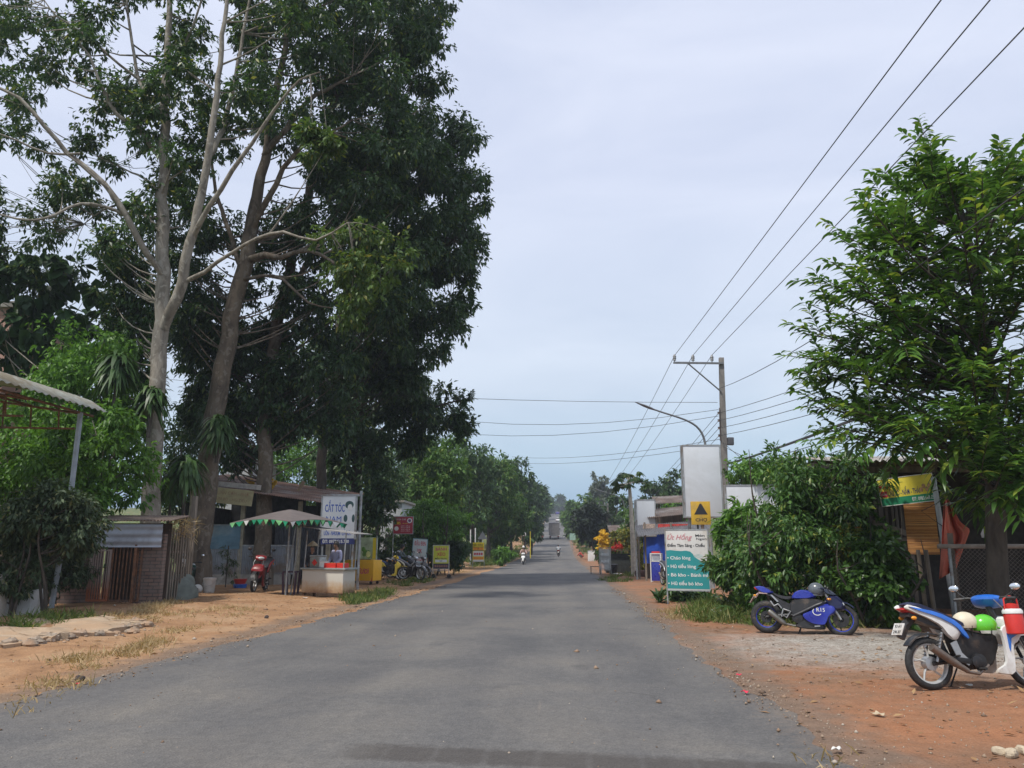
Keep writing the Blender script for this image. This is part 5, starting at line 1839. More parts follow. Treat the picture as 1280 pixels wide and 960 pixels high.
def utility_pole(label, px, Y, pytop, arm_px, brace_px):
    g_ = onground(px, 690, Y)
    tp = at(px, pytop, Y)
    g_[0] -= .012 * (tp[2] - g_[2])
    t = thing('utility_pole', label, 'utility pole', g_, rot=(0, .028, 0))
    H = tp[2] - g_[2]
    s_ = Y / FPX
    part(MB().box((0, 0, H / 2 - .2), (.30, .26, H + .4), taper=.62, bev=.02), 'pole', mat('grey_pole_concrete', (.19, .175, .16), .9, var=.25, scale=3, dirt=(.12, .11, .10), dirtamt=.4, bmp=.3), t)
    al = arm_px * s_ / .98
    mb = MB()
    za = H - .26
    mb.box((-al / 2, -.13, za), (al + .1, .08, .07))
    mb.tube([(-al * .72, -.13, za - .02), (-.06, -.13, za - al * .62)], .03, 6)
    part(mb, 'cross_arm', mat('dark_steel', (.17, .175, .18), .6, .3, var=.2), t)
    ins = []
    for k in range(3):
        x = -al * (1.0, .61, .21)[k]
        mb = MB()
        mb.lathe([(.02, 0), (.02, .06), (.07, .07), (.05, .12), (.075, .14), (.05, .19), (.075, .21), (.045, .27), (.03, .31), (.001, .315)], 12, (x, -.13, za + .03))
        part(mb, 'insulator', mat('grey_porcelain', (.20, .20, .20), .4, var=.15), t)
        ins.append(np.array(g_) + [x + .028 * (za + .34), -.13, za + .34])
    mb = MB()
    low = []
    for k in range(4):
        z = H * .745 - k * .30
        mb.lathe([(.02, -.05), (.05, -.04), (.035, 0), (.05, .04), (.02, .05)], 10, (-.19, -.1, z))
        low.append(np.array(g_) + [-.19 + .028 * z, -.1, z])
    mb.box((-.15, -.1, H * .745 - .45), (.03, .05, 1.3))
    part(mb, 'insulator_rack', mat('brown_porcelain', (.12, .085, .07), .4, var=.2), t)
    part(MB().box((.24, -.1, H * .62), (.24, .2, .3), bev=.02), 'junction_box', mat('dark_box', (.09, .09, .10), .6), t)
    return t, ins, low, g_, H


_, insA, lowA, gA, HA = utility_pole('nearest tall concrete utility pole with cross-arm and three insulators', 911, PY1, 447, 58, 0)
_, insB, lowB, gB, HB = utility_pole('distant thin concrete utility pole beside the flower stall', 760, PY2, 629, 17, 0)


def wire(label, pts, r=.012, sag=.0, group=None, name='overhead_wire'):
    """Sagging cable through the given points."""
    out = []
    for a, b_ in zip(pts[:-1], pts[1:]):
        a, b_ = np.array(a, float), np.array(b_, float)
        n = max(6, int(np.linalg.norm(b_ - a) / 2.5))
        q = np.linspace(0, 1, n)[:, None]
        P = a * (1 - q) + b_ * q
        P[:, 2] -= (4 * q * (1 - q))[:, 0] * sag
        out.append(P if not out else P[1:])
    P = np.concatenate(out)
    o = MB().tube(P - P[0], r, 5).build(name, mat('cable', (.06, .06, .065), .6, var=.1))
    o.location = tuple(P[0])
    return tag(o, label, 'wire', group)


GW = 'overhead wires'
for k, (px, py, lab) in enumerate(((1175, 0, 'left'), (1236, 0, 'middle'), (1281, 32, 'right'))):
    C = at(px, py, 9.5)
    B = insA[k] + (C - insA[k]) * 1.9
    wire(f'{lab} one of three high wires running from the cross-arm to the top right', [B, insA[k]], .011, .02, GW)
    wire(f'{lab} one of three high wires running down the road from the cross-arm', [insA[k], insB[k]], .011, .5, GW)
for k, lab in enumerate(('highest', 'second highest', 'second lowest', 'lowest')):
    C = at((1280, 1280, 1280, 1280)[k], (349, 372, 390, 408)[k], 12)
    B = lowA[k] + (C - lowA[k]) * 1.6
    wire(f'{lab} of four low wires running right from the utility pole', [B, lowA[k]], .010, .35, GW)
    wire(f'{lab} of four low wires running down the road from the utility pole', [lowA[k], lowB[k]], .010, .9, GW)
a = gA + np.array([.1 + .028 * HA * .52, -.1, HA * .52])
wire('thick black cable bundle rising right from the utility pole', [at(1300, 428, 12), a], .04, .12, GW)
wire('thin cable just under the thick black bundle', [at(1300, 452, 12), a - [0, 0, .12]], .012, .2, GW)
wire('single long wire rising right from behind the utility pole top', [at(1280, 235, 9), gA + np.array([.1, .1, HA * .86])], .011, .3, GW)
wire('slack service wire dropping right from the utility pole into the hedge', [gA + np.array([.1, 0, HA * .62]), at(965, 598, 26)], .010, .1, GW)
wire('slack service wire falling from the utility pole towards the shack roof', [gA + np.array([.1, 0, HA * .6]), at(1060, 560, 20)], .010, .5, GW)
for k, (pl, pr, Yl, lab) in enumerate((((170, 470), (897, 503), 36, 'uppermost'), ((590, 527), (898, 512), 38, 'second'), ((590, 543), (898, 520), 40, 'third'), ((640, 571), (900, 549), 60, 'fourth'), ((640, 578), (900, 556), 62, 'lowest'))):
    wire(f'{lab} of the wires crossing the road from the utility pole to the left', [at(*pl, Yl), at(*pr, PY1 - .1)], .010, .35, GW)


def street_lamp(label, px, Y, pyelbow, tip, group=None):
    """Curved-arm street lamp reaching over the road."""
    g_ = onground(px, 690, Y)
    s_ = Y / FPX
    e = at(px, pyelbow, Y) - g_
    d = at(*tip, Y - .5) - g_
    t = thing('street_lamp', label, 'street lamp', g_, 0, group)
    L_ = d[0]
    mb = MB()
    mb.tube([(0, 0, -.2), (0, 0, e[2] * .5), (0, 0, e[2])], [.075, .065, .05], 10)
    part(mb, 'pole', GALV, t)
    mb = MB()
    c1, c2 = np.array([0, 0, e[2]]), np.array([L_, d[1], d[2]])
    ctrl1 = c1 + [0, 0, (d[2] - e[2]) * .75]
    ctrl2 = c1 * .62 + c2 * .38 + [0, 0, (d[2] - e[2]) * .22]
    P = [((1 - q) ** 3) * c1 + 3 * (1 - q) ** 2 * q * ctrl1 + 3 * (1 - q) * q * q * ctrl2 + q ** 3 * c2 for q in np.linspace(0, .86, 14)]
    mb.tube(P, np.linspace(.045, .03, 14), 8)
    part(mb, 'arm', mat('dark_steel', (.17, .175, .18), .6, .3, var=.2), t)
    q = nrm(c2 - P[-1])
    mb = MB()
    mb.tube([P[-1] - q * .1, P[-1] + q * .1, P[-1] + q * .35, c2 + q * .05], [.05, .10, .10, .03], 8, flat=.45)
    part(mb, 'lamp_head', mat('lamp_grey', (.22, .23, .25), .5, .4, var=.15), t)
    return t


street_lamp('near curved-arm street lamp reaching left over the road beside the utility pole', 889, 29, 562, (795, 503))
street_lamp('far curved-arm street lamp behind the flower stall', 782, 84, 634, (744, 611))

# papaya tree ------------------------------------------------------------------------
g_ = onground(791, 690, 42)
t = thing('papaya_tree', 'slender papaya tree with bare pale trunk and umbrella of leaves', 'tree', g_)
H = at(789, 600, 42)[2] - g_[2]
mb = MB()
mb.tube([(.03, 0, -.1), (.02, 0, H * .3), (-.02, 0, H * .7), (-.08, 0, H)], [.16, .13, .11, .08], 10)
lv = Leaves()
for i in range(19):
    az = rng.uniform(0, 2 * PI)
    el_ = rng.uniform(-.35, .9)
    d = np.array([math.cos(az) * math.cos(el_), math.sin(az) * math.cos(el_), math.sin(el_)])
    a = np.array([-.08, 0, H - rng.uniform(0, .35)])
    e = a + d * rng.uniform(.6, .95)
    mb.tube(bez(a, (a + e) / 2 + [0, 0, .1], e, 5), .014, 4)
    for j in range(9):
        q = (j - 4) / 4 * 1.9
        hd_ = np.array([math.cos(az + q), math.sin(az + q), -.35])
        for rr in range(2):
            lv.add(e[None] + rng.normal(size=(1, 3)) * .03, hd_[None] + rng.normal(size=(1, 3)) * .15, np.array([[d[0] * .4, d[1] * .4, 1.0]]), .40 * rng.uniform(.7, 1.1), .13, LEAF8, .15, .35)
part(mb, 'trunk', mat('papaya_bark', (.55, .48, .39), .85, var=.25, scale=6, bmp=.3), t)
lv.build('crown', LF_MID, t)

# the wooden shack at right ------------------------------------------------------------
A = at(1062, 690, 17.6)
sx0, sy0 = A[0], 17.6
sz = tz(sx0, sy0)
t = thing('wooden_shack', 'dark open wooden shack with slatted wall and corrugated roof at right', 'building', (sx0, sy0, sz))
hR = at(1062, 582, 17.6)[2] - sz
SW = 8.5
mb = MB()
for x in (0, 2.15, 5.2, SW):
    for y in (0, 2.3):
        mb.box((x, y, hR / 2 - .1), (.13, .13, hR + .1))
pieces(mb, 'post', DARKW, t)
mb = MB()
mb.box((SW / 2, .09, hR - .08), (SW, .06, .14))
mb.box((SW / 2, 2.3, hR + .3), (SW, .06, .14))
mb.box((-.09, 1.2, hR + .12), (.06, 2.4, .12), (.13, 0, 0))
mb.box((1.05, .09, 1.65), (2.1, .05, .08))
mb.box((1.25, .02, 1.78), (1.5, .03, .12), (0, .33, 0))
part(mb, 'beams', WOOD, t)
mb = MB()
x = .1
while x < 1.42:
    w_ = rng.uniform(.05, .10)
    mb.box((x + w_ / 2, .15 + rng.uniform(-.01, .01), (hR - .1) / 2 + rng.uniform(-.05, .05)), (w_, .025, hR - .25), (0, rng.uniform(-.015, .015), 0))
    x += w_ + rng.uniform(.02, .08)
part(mb, 'slatted_wall', mat('grey_slats', (.12, .10, .085), .85, var=.4, scale=6, bmp=.3, stretch=(1, 1, .15)), t)
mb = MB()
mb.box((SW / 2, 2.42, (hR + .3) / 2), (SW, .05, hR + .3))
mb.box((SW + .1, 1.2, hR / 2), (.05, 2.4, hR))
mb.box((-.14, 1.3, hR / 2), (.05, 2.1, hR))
part(mb, 'back_wall', mat('dark_interior_boards', (.045, .036, .03), .9, var=.4, scale=5), t)  # darkness of the shack interior put into the board colour
mb = MB()
corr(mb, (-.35, -.75, hR + .02), (SW + .7, 0, 0), (0, 3.3, .45), 60, .022)
part(mb, 'roof', mat('weathered_roof_sheet', (.42, .40, .37), .6, .3, var=.2, scale=2, dirt=(.25, .17, .12), dirtamt=.4), t)


a, b_ = at(1103, 633, 16.7), at(1172, 625, 16.35)
rz = fwd(a, b_)
t = thing('shop_banner', 'yellow and green hotpot banner half covered by the leafy tree', 'sign', (*((a + b_) / 2)[:2], (a[2] + b_[2]) / 2), 0, rot=(0, -math.atan2(b_[2] - a[2], np.linalg.norm((b_ - a)[:2])), rz))
w_ = float(np.linalg.norm(b_ - a))
h_ = at(1100, 600, 16.7)[2] - a[2]
board(t, w_, h_, 0, mat('banner_yellow', (.72, .60, .06), .5, var=.08), WHITEP, .02, .012)
mb = MB()
mb.box((0, -.012, h_ * .14), (w_ - .006, .004, h_ * .28))
mb.cur = 1
mb.box((-.43 * w_, -.012, h_ * .43), (.13 * w_, .004, h_ * .22))
mb.box((-.40 * w_, -.012, h_ * .72), (.2 * w_, .004, h_ * .12))
mb.cur = 2
put(mb, 'LẨU BÒ - NẤM - THÁI', -.06 * w_, h_ * .44, .11, .58 * w_, -.0125, bold=.01)
mb.cur = 3
put(mb, 'ĐT: 0983.668.258', .27 * w_, h_ * .14, .075, .42 * w_, -.0155, bold=.006)
put(mb, 'QUÁN', -.43 * w_, h_ * .43, .045, .1 * w_, -.0155)
mb.cur = 4
for k in range(6):
    mb.ball((.26 * w_ + .05 * w_ * k, -.012, h_ * (.45 + .12 * (k % 2))), (.035, .004, .05), 10, 6)
part(mb, 'lettering', [INK_G, INK_R, INK_N, INK_W, mat('food_print', (.45, .26, .12), .6, var=.5, scale=30)], t)

a, b_ = at(1135, 693, 16.9), at(1176, 696, 16.75)
zt = at(1135, 628, 16.9)[2]
t = thing('bamboo_blind', 'orange-brown woven bamboo blind hanging below the banner', 'blind', ((a[0] + b_[0]) / 2, 16.82, zt), fwd(a, b_))
w_, h_ = b_[0] - a[0], zt - a[2]
mb = MB()
n = 46
for k in range(n):
    mb.tube([(-w_ / 2, rng.uniform(-.004, .004), -h_ * (k + .5) / n), (0, rng.uniform(-.006, .006), -h_ * (k + .5) / n + rng.uniform(-.005, .005)), (w_ / 2, rng.uniform(-.004, .004), -h_ * (k + .5) / n)], h_ / n * .52, 6)
bm_, nt, b = newmat('split_bamboo')
g2 = nt.nodes.new('ShaderNodeNewGeometry')
v = mapping(nt, (1.2, 1, 14))
c = ramp(nt, mth(nt, 'ADD', mth(nt, 'MULTIPLY', g2.outputs['Random Per Island'], .5), mth(nt, 'MULTIPLY', noise(nt, v, 5, 4), .5)), [(.25, (.27, .105, .025)), (.5, (.52, .235, .055)), (.8, (.64, .35, .11))])
nt.links.new(c, b.inputs['Base Color'])
b.inputs['Roughness'].default_value = .55
part(mb, 'slats', bm_, t)
mb = MB()
mb.tube([(-w_ / 2 - .03, 0, .02), (w_ / 2 + .03, 0, .02)], .02, 8)
part(mb, 'top_rod', WOOD, t)

# banner post and red cloth
g_ = onground(1185, 690, 16.2)
t = thing('post', 'grey steel post between the bamboo blind and the red cloth', 'post', g_, 0, None, (0, math.atan2(-.11, 2.6), 0))
zz_ = at(1175, 596, 16.2)[2] - g_[2]
part(MB().tube([(0, 0, -.1), (0, 0, zz_)], .05, 10), 'shaft', mat('pale_grey_paint', (.42, .45, .46), .5, var=.15), t)
part(MB().tube([(.02, -.05, zz_ - 1.0), (-.45, -.25, zz_ - .68), (.3, -.25, zz_ - .35)], .008, 5), 'bracket', BLACKM, t)
tq = np.linspace(0, 1, 22)
sq = np.linspace(0, 1, 14)
L0 = [(1180, 626), (1178, 660), (1176, 695), (1174, 724)]
R0 = [(1186, 624), (1200, 652), (1213, 662), (1195, 712)]
P = np.zeros((22, 14, 3))
for i, q in enumerate(tq):
    l = np.array([np.interp(q, [0, .35, .7, 1], [p[k] for p in L0]) for k in (0, 1)])
    r_ = np.array([np.interp(q, [0, .35, .6, 1], [p[k] for p in R0]) for k in (0, 1)])
    for j, s_ in enumerate(sq):
        c = l * (1 - s_) + r_ * s_
        P[i, j] = at(c[0], c[1], 15.6 + .10 * math.sin(s_ * 11 + q * 2.2) + .05 * math.sin(s_ * 23 + q))
o = MB().slab(P - P[0, 0], (0, .006, 0)).build('hanging_cloth', mat('faded_red_cloth', (.62, .17, .11), .85, var=.2, scale=3), sharp=70)
o.location = tuple(P[0, 0])
tag(o, 'faded red cloth hanging from the post at the shack', 'cloth')

# chain-link fence
a, b_ = onground(1184, 690, 14.9), onground(1330, 690, 14.6)
t = thing('wire_fence', 'chain-link fence with pipe rail in front of the shack', 'fence', a, fwd(a, b_))
FW = float(np.linalg.norm((b_ - a)[:2]))
FH = at(1184, 683, 14.9)[2] - a[2]
mb = MB()
mb.tube([(-.15, 0, FH), (FW, 0, FH)], .042, 8)
part(mb, 'top_rail', mat('dusty_pipe', (.30, .25, .21), .7, .2, var=.3, scale=6), t)
for x in (0.02, .70, 1.32, FW):
    part(MB().tube([(x, .0, -.1), (x + .02, .0, FH - .02)], .028, 8), 'fence_post', GALV, t)
mb = MB()
sp_ = .075
n = int((FW + FH) / sp_)
for k in range(n):
    x0 = -FH + k * sp_
    for s_ in (1, -1):
        pa = [x0, 0.0] if s_ > 0 else [x0, FH]
        pb = [x0 + FH, FH] if s_ > 0 else [x0 + FH, 0.0]
        d0, d1 = max(0, -pa[0]), min(FH, FW - pa[0])
        if d1 <= d0:
            continue
        za = d0 if s_ > 0 else FH - d0
        zb_ = d1 if s_ > 0 else FH - d1
        mb.tube([(pa[0] + d0, .004 * s_, za), (pa[0] + d1, .004 * s_, zb_)], .0036, 3, cap=False)
part(mb, 'wire_mesh', mat('dull_wire', (.24, .20, .17), .7, .3, var=.3, scale=4), t)
g_ = onground(1190, 690, 15.1)
t = thing('post', 'weathered wooden post at the near end of the chain-link fence', 'post', g_)
part(MB().tube([(0, 0, -.1), (-.02, 0, .8), (.0, 0, 1.72)], [.06, .055, .05], 8), 'shaft', WOOD, t)
for lab, px, py in (('left one of two bare poles propping the shack front under the bamboo blind', 1150, 16.6), ('right one of two bare poles propping the shack front under the bamboo blind', 1160, 16.5)):
    g_ = onground(px, 690, py)
    t = thing('prop_pole', lab, 'pole', g_)
    part(MB().tube([(0, 0, -.1), (-.01, .02, .7), (-.02, .04, 1.42)], [.045, .042, .04], 7), 'shaft', WOOD, t)
p_ = at(1233, 664, 15.4)
t = thing('hanging_lamp', 'small white lamp hanging in the dark shack', 'lamp', p_)
part(MB().lathe([(.09, -.12), (.10, -.05), (.05, .05), (.02, .08)], 14), 'lamp_shade', WHITEP, t)
part(MB().tube([(0, 0, .07), (0, 0, 1.1)], .005, 5), 'cord', BLACKP, t)

# stall and fridge behind the menu board --------------------------------------------------
g_ = onground(800, 690, 36)
t = thing('market_stall', 'small roadside stall with tin awning and blue tarpaulin behind the menu board', 'stall', g_)
W_ = at(880, 690, 36)[0] - g_[0]
za, zr_ = at(805, 667, 36)[2] - g_[2], at(830, 650, 38)[2] - g_[2]
mb = MB()
for x in (.25, W_ * .5, W_):
    for y in (0, 3.0):
        mb.box((x, y, 1.25), (.08, .08, 2.7))
pieces(mb, 'post', WOOD, t)
mb = MB()
corr(mb, (-.15, -1.0, za - .12), (W_ + .6, 0, .25), (0, 1.6, .5), 36, .02)
part(mb, 'awning', mat('dark_tin', (.14, .14, .15), .6, .4, var=.3, scale=3), t)
mb = MB()
corr(mb, (.5, .7, zr_ + .05), (W_ + .2, 0, .3), (0, 3.4, .5), 36, .02)
part(mb, 'roof', mat('rust_brown_tin', (.16, .12, .10), .7, .3, var=.4, scale=2, dirt=(.3, .29, .28), dirtamt=.3), t)
tarp = mat('blue_tarpaulin', (.03, .11, .62), .5, var=.25, scale=3)
X_, Z_ = np.meshgrid(np.linspace(.3, W_ * .95, 16), np.linspace(.75, 2.15, 10))
Y_ = 1.2 + .12 * np.sin(X_ * 6) * (2.2 - Z_) + .05 * np.sin(X_ * 13 + Z_ * 3)
part(MB().slab(np.stack([X_, Y_, Z_], -1), (0, .01, 0)), 'tarpaulin', tarp, t, sharp=80)
mb = MB()
mb.box((W_ * .55, .05, za + .26), (W_ * .5, .05, .34))
part(mb, 'red_banner', mat('red_banner', (.50, .05, .04), .6, var=.4, scale=6), t)
mb = MB()
mb.box((.45, .02, za + .28), (.55, .05, .32))
part(mb, 'patterned_panel', mat('patterned_panel', (.40, .30, .24), .6, var=.6, scale=12), t)
mb = MB()
mb.box((W_ * .6, 3.0, 1.2), (W_ * .85, .05, 2.4))
part(mb, 'back_wall', DARKW, t)

g_ = onground(820, 690, 34.5)
t = thing('drinks_fridge', 'blue and white drinks cabinet with glass top at the stall front', 'cabinet', g_, -.25)
part(MB().box((0, 0, .45), (.42, .42, .80), bev=.01), 'cabinet_body', BLUEP, t)
mb = MB()
for dx in (-1, 1):
    for dy in (-1, 1):
        mb.box((dx * .22, dy * .22, .60), (.04, .04, 1.2))
mb.box((0, 0, 1.19), (.46, .46, .04))
mb.box((0, 0, .87), (.44, .44, .03))
part(mb, 'frame', WHITEP, t)
part(MB().box((0, 0, 1.02), (.38, .38, .27)), 'glass_case', glassmat('case_glass'), t)
part(MB().box((0, -.02, 1.25), (.34, .30, .07), bev=.01), 'red_tray', REDPL, t)
g_ = onground(827, 690, 31.5)
underbone('motorbike', 'dark motorbike facing the road behind the menu board', g_, -PI / 2 + .25, BLACKP, SILVER, plate=False)

# glass show-case, stove and stool of the flower stall
g_ = onground(756, 690, 44.5)
t = thing('show_case', 'aluminium glass-sided snack show-case on legs by the road', 'cabinet', g_, .15)
mb = MB()
Wc, Hc = .55, 1.45
for dx in (-1, 1):
    for dy in (-1, 1):
        mb.box((dx * Wc / 2, dy * .22, Hc / 2 + .02), (.035, .035, Hc))
for z in (.25, .62, 1.0, Hc):
    mb.box((0, 0, z), (Wc, .44, .03))
part(mb, 'frame', ALU, t)
part(MB().box((0, 0, .85), (Wc - .04, .40, 1.1)), 'glass', glassmat('case_glass'), t)
mb = MB()
for z in (.62, 1.0):
    for x in (-.15, 0, .15):
        mb.ball((x, 0, z + .09), (.07, .12, .07), 10, 6)
part(mb, 'snacks', WHITEP, t)
g_ = onground(744, 690, 45)
t = thing('stool', 'low wooden stool left of the snack show-case', 'stool', g_)
part(MB().box((0, 0, .42), (.62, .35, .04), bev=.01), 'seat', WOOD, t)
for dx in (-1, 1):
    for dy in (-1, 1):
        part(MB().box((dx * .26, dy * .13, .2), (.04, .04, .42)), 'leg', WOOD, t)
g_ = onground(772, 690, 47)
t = thing('dark_counter', 'dark stall counter with shade net behind the show-case', 'counter', g_)
part(MB().box((.15, .5, .55), (1.7, .6, 1.1), bev=.02), 'counter_body', mat('shade_net', (.03, .035, .033), .9, var=.3), t)
part(MB().box((.15, .45, 1.32), (2.0, 1.0, .05)), 'counter_top', DARKW, t)
mb = MB()
for x in (-.75, 1.05):
    mb.box((x, .5, .7), (.05, .05, 1.25))
pieces(mb, 'post', DARKW, t)
g_ = onground(766, 690, 44.8)
t = thing('charcoal_stove', 'small black charcoal stove on the ground by the show-case', 'stove', g_)
part(MB().lathe([(.16, 0), (.20, .1), (.22, .34), (.20, .36)], 14), 'stove_body', BLACKM, t)
part(MB().lathe([(.24, .36), (.26, .55), (.10, .58)], 14), 'pot', BLACKM, t)
g_ = onground(801, 690, 41)
t = thing('tyre_planter', 'dark round tub on the ground right of the papaya trunk', 'tub', g_)
part(MB().lathe([(.30, 0), (.36, .12), (.34, .30), (.28, .32), (.28, .2)], 18), 'tub_body', mat('brown_tub', (.10, .055, .05), .8), t)

# flowering plants over the counter
for lab, px, py, Y, w, lf in (('yellow-orange flowering bush left of the far utility pole', 755, 665, 56, 8, LF_YEL), ('yellow-green flowering bush right of the far utility pole', 771, 664, 55, 12, LF_CROTON),
                              ('leafy bush with yellow blooms beside the papaya trunk', 782, 658, 52, 18, LF_CROTON)):
    shrub('flower_bush', lab, px, py, Y, w * 1.4, lf, n=22, per=60, Ls=.2, Ws=.1, low=.45, cat='bush')
shrub('flower_bush', 'green bush hung with brown dry leaves right of the papaya trunk', 802, 672, 46, 34, LF_CROTON, n=26, per=90, Ls=.2, Ws=.08, low=.05, cat='bush')
shrub('flower_bush', 'green bush beneath the yellow flowers of the stall', 763, 676, 57, 40, LF_MID, n=26, per=100, Ls=.22, Ws=.1, low=.0, cat='bush')
shrub('flower_bush', 'red-flowered small bush on the dark counter', 771, 680, 48.2, 10, leafmat('red_flower', (.35, .02, .02), (.5, .03, .03), (.6, .06, .05), .3), n=8, per=50, Ls=.1, Ws=.06, low=.75, cat='bush')
# open shed roofs further back
for lab, pxl, pxr, pyt, Y, m in (('dark tin roof shed seen above the stall between the billboards', 826, 858, 620, 52, 'rust_brown_tin'), ('dark brown shed roof behind the flower stall', 766, 790, 657, 66, 'rust_brown_tin')):
    g_ = onground(pxl, 690, Y)
    t = thing('tin_shed', lab, 'shed', g_)
    w_ = at(pxr, 690, Y)[0] - g_[0]
    h_ = at(pxl, pyt, Y)[2] - g_[2]
    mb = MB()
    corr(mb, (-.3, -.8, h_ - .55), (w_ + .6, 0, .1), (0, 2.5, .6), 24, .03)
    part(mb, 'roof', _mats[m], t)
    mb = MB()
    for x in (0, w_):
        for y in (0, 1.4):
            mb.box((x, y, h_ / 2 - .3), (.12, .12, h_ - .4))
    pieces(mb, 'post', DARKW, t)
    part(MB().box((w_ / 2, 1.5, h_ * .45), (w_, .06, h_ * .8)), 'back_wall', DARKW, t)
g_ = onground(727, 690, 98)
person('person in red top crouching by the right verge near the dark round tree', g_, 2.6, 'crouch', mat('red_cloth', (.45, .05, .04), .8), DARKW)
g_ = onground(716, 690, 120)
t = thing('roadside_board', 'small green notice board on the right verge before the crest', 'sign', g_)
part(MB().box((0, 0, 2.4), (.9, .06, 1.0)), 'panel', mat('pale_green_paint', (.30, .46, .38), .6), t)
part(MB().tube([(0, .06, -.1), (0, .06, 2.7)], .04, 6), 'pole', GALV, t)
t = thing('storage_box', 'white box beside the trunk of the dark round tree', 'box', onground(739, 690, 86))
part(MB().box((0, 0, .55), (.75, .6, 1.1), bev=.03), 'box_body', WHITEP, t)
part(MB().box((0, 0, 1.12), (.8, .65, .06), bev=.01), 'lid', GALV, t)
# ================================================================== LEFT SIDE
# metal awning at the left edge
Ya = 17.4
g_ = onground(80, 690, Ya)
t = thing('metal_awning', 'corrugated metal awning on a thin steel post at the left edge', 'awning', g_)
hp = at(96, 516, Ya)[2] - g_[2]
mb = MB()
mb.tube([(-.15, 0, -.1), (0, 0, hp * .5), (.0, 0, hp)], .06, 10)
part(mb, 'post', mat('grey_post_paint', (.30, .34, .38), .5, .2, var=.2, scale=4), t)
E1 = at(121, 507, Ya) - g_
n_ = 40
s_ = np.linspace(0, 1, n_ * 6 + 1)
q_ = np.linspace(0, 1, 9)
P = np.zeros((len(s_), 9, 3))
for j, q in enumerate(q_):
    # the sheet curls down at its front lip
    back = 3.6 * q
    rise = .30 * math.sin(min(1, q * 4) * PI / 2) + .5 * q
    P[:, j] = np.stack([E1[0] + .05 - s_ * .0 - back * .95, E1[1] + .4 - s_ * 9.5, E1[2] + rise - .1 + s_ * .0], 1)
    P[:, j, 2] += .02 * np.sin(s_ * n_ * 2 * PI)
part(MB().slab(P, (0, 0, -.008)), 'roof_sheet', mat('awning_sheet', (.34, .35, .31), .6, .3, var=.25, scale=2, dirt=(.20, .16, .10), dirtamt=.45), t, sharp=70)
mb = MB()
for k in range(6):
    y = -k * 1.8
    mb.tube([(.0, y, hp - .02), (-3.4, y, hp + .5)], .03, 6)
    mb.tube([(-.1, y, hp - .38), (-3.4, y, hp - .30)], .025, 6)
    for x in (-.5, -1.2, -1.9, -2.6):
        mb.tube([(x, y, hp - .36), (x - .05, y, hp + .06 - x * .13)], .02, 5)
mb.tube([(0, .5, hp - .0), (0, -9, hp - .0)], .03, 6)
mb.tube([(-1.6, .5, hp + .28), (-1.6, -9, hp + .28)], .03, 6)
part(mb, 'truss', RUST, t)

# pink wall house behind the big-leaved tree
A = at(-40, 690, 29)
t = thing('house', 'pinkish plastered house behind the large-leaved tree at left', 'house', (A[0], 29, tz(A[0], 29)))
wz = at(20, 385, 29)[2] - t.location[2]
part(MB().box((-2.6, 2.5, wz / 2), (6.0, 5, wz)), 'wall', mat('pink_plaster', (.40, .24, .19), .9, var=.12, scale=2), t)
mb = MB()
mb.box((-2.6, 2.5, wz + .12), (6.4, 5.4, .24))
part(mb, 'roof', CONC, t)
part(MB().box((-.2, -.03, wz * .5), (1.1, .05, 1.3)), 'window', BLACKP, t)

# brick hutch with rusty gate
a, b_ = onground(118, 690, 18.6), onground(203, 690, 18.9)
t = thing('brick_hutch', 'low brick and tin hutch with rusty barred gates beside the pale trunk', 'hutch', a, fwd(a, b_))
HW = float(np.linalg.norm((b_ - a)[:2]))
zr = at(130, 652, 18.6)[2] - a[2]
brm, nt, b = newmat('old_brick')
v = mapping(nt, (1, 1, 1))
br = nt.nodes.new('ShaderNodeTexBrick')
br.inputs['Scale'].default_value = 1.0
br.inputs['Brick Width'].default_value = .24
br.inputs['Row Height'].default_value = .085
br.inputs['Mortar Size'].default_value = .012
br.inputs['Color1'].default_value = (.20, .125, .095, 1)
br.inputs['Color2'].default_value = (.13, .085, .07, 1)
br.inputs['Mortar'].default_value = (.055, .045, .04, 1)
mp = mapping(nt, (1, 1, 1), 'Object', (PI / 2, 0, 0))
nt.links.new(mp, br.inputs['Vector'])
c = mixc(nt, ramp(nt, noise(nt, v, 3, 5, .6), [(.4, (0, 0, 0)), (.7, (.7,) * 3)]), br.outputs['Color'], (.19, .165, .15))
nt.links.new(c, b.inputs['Base Color'])
b.inputs['Roughness'].default_value = .95
bump(nt, b, br.outputs['Fac'], -.5, .02)
x1 = HW * .52
part(MB().box((HW * .80, .15, zr * .42), (HW * .42, .25, zr * .86)), 'brick_pier', brm, t)
mb = MB()
mb.box((-1.6, .8, .75), (3.0, .22, 1.7))
part(mb, 'brick_wall', brm, t)
mb = MB()
corr(mb, (-.25, -.25, zr + .02), (HW + .45, 0, 0), (0, 1.7, .18), 26, .018)
part(mb, 'roof', mat('rust_tin_roof', (.20, .15, .12), .8, .3, var=.4, scale=3), t)
mb = MB()
corr(mb, (.02, -.06, zr - .64), (HW * .95, 0, 0), (0, 0, .56), 3, .012)
mb2 = MB()
z_ = np.linspace(0, .56, 37)
P = np.zeros((37, 2, 3))
P[:, 0] = np.stack([z_ * 0 + .05, -.10 + .014 * np.sin(z_ * 34), zr - .62 + z_], 1)
P[:, 1] = P[:, 0] + [HW * .96, 0, 0]
part(MB().slab(P, (0, .006, 0)), 'front_panel', mat('bluish_grey_tin', (.36, .39, .44), .55, .2, var=.15, scale=2, dirt=(.2, .2, .2), dirtamt=.3), t, sharp=60)


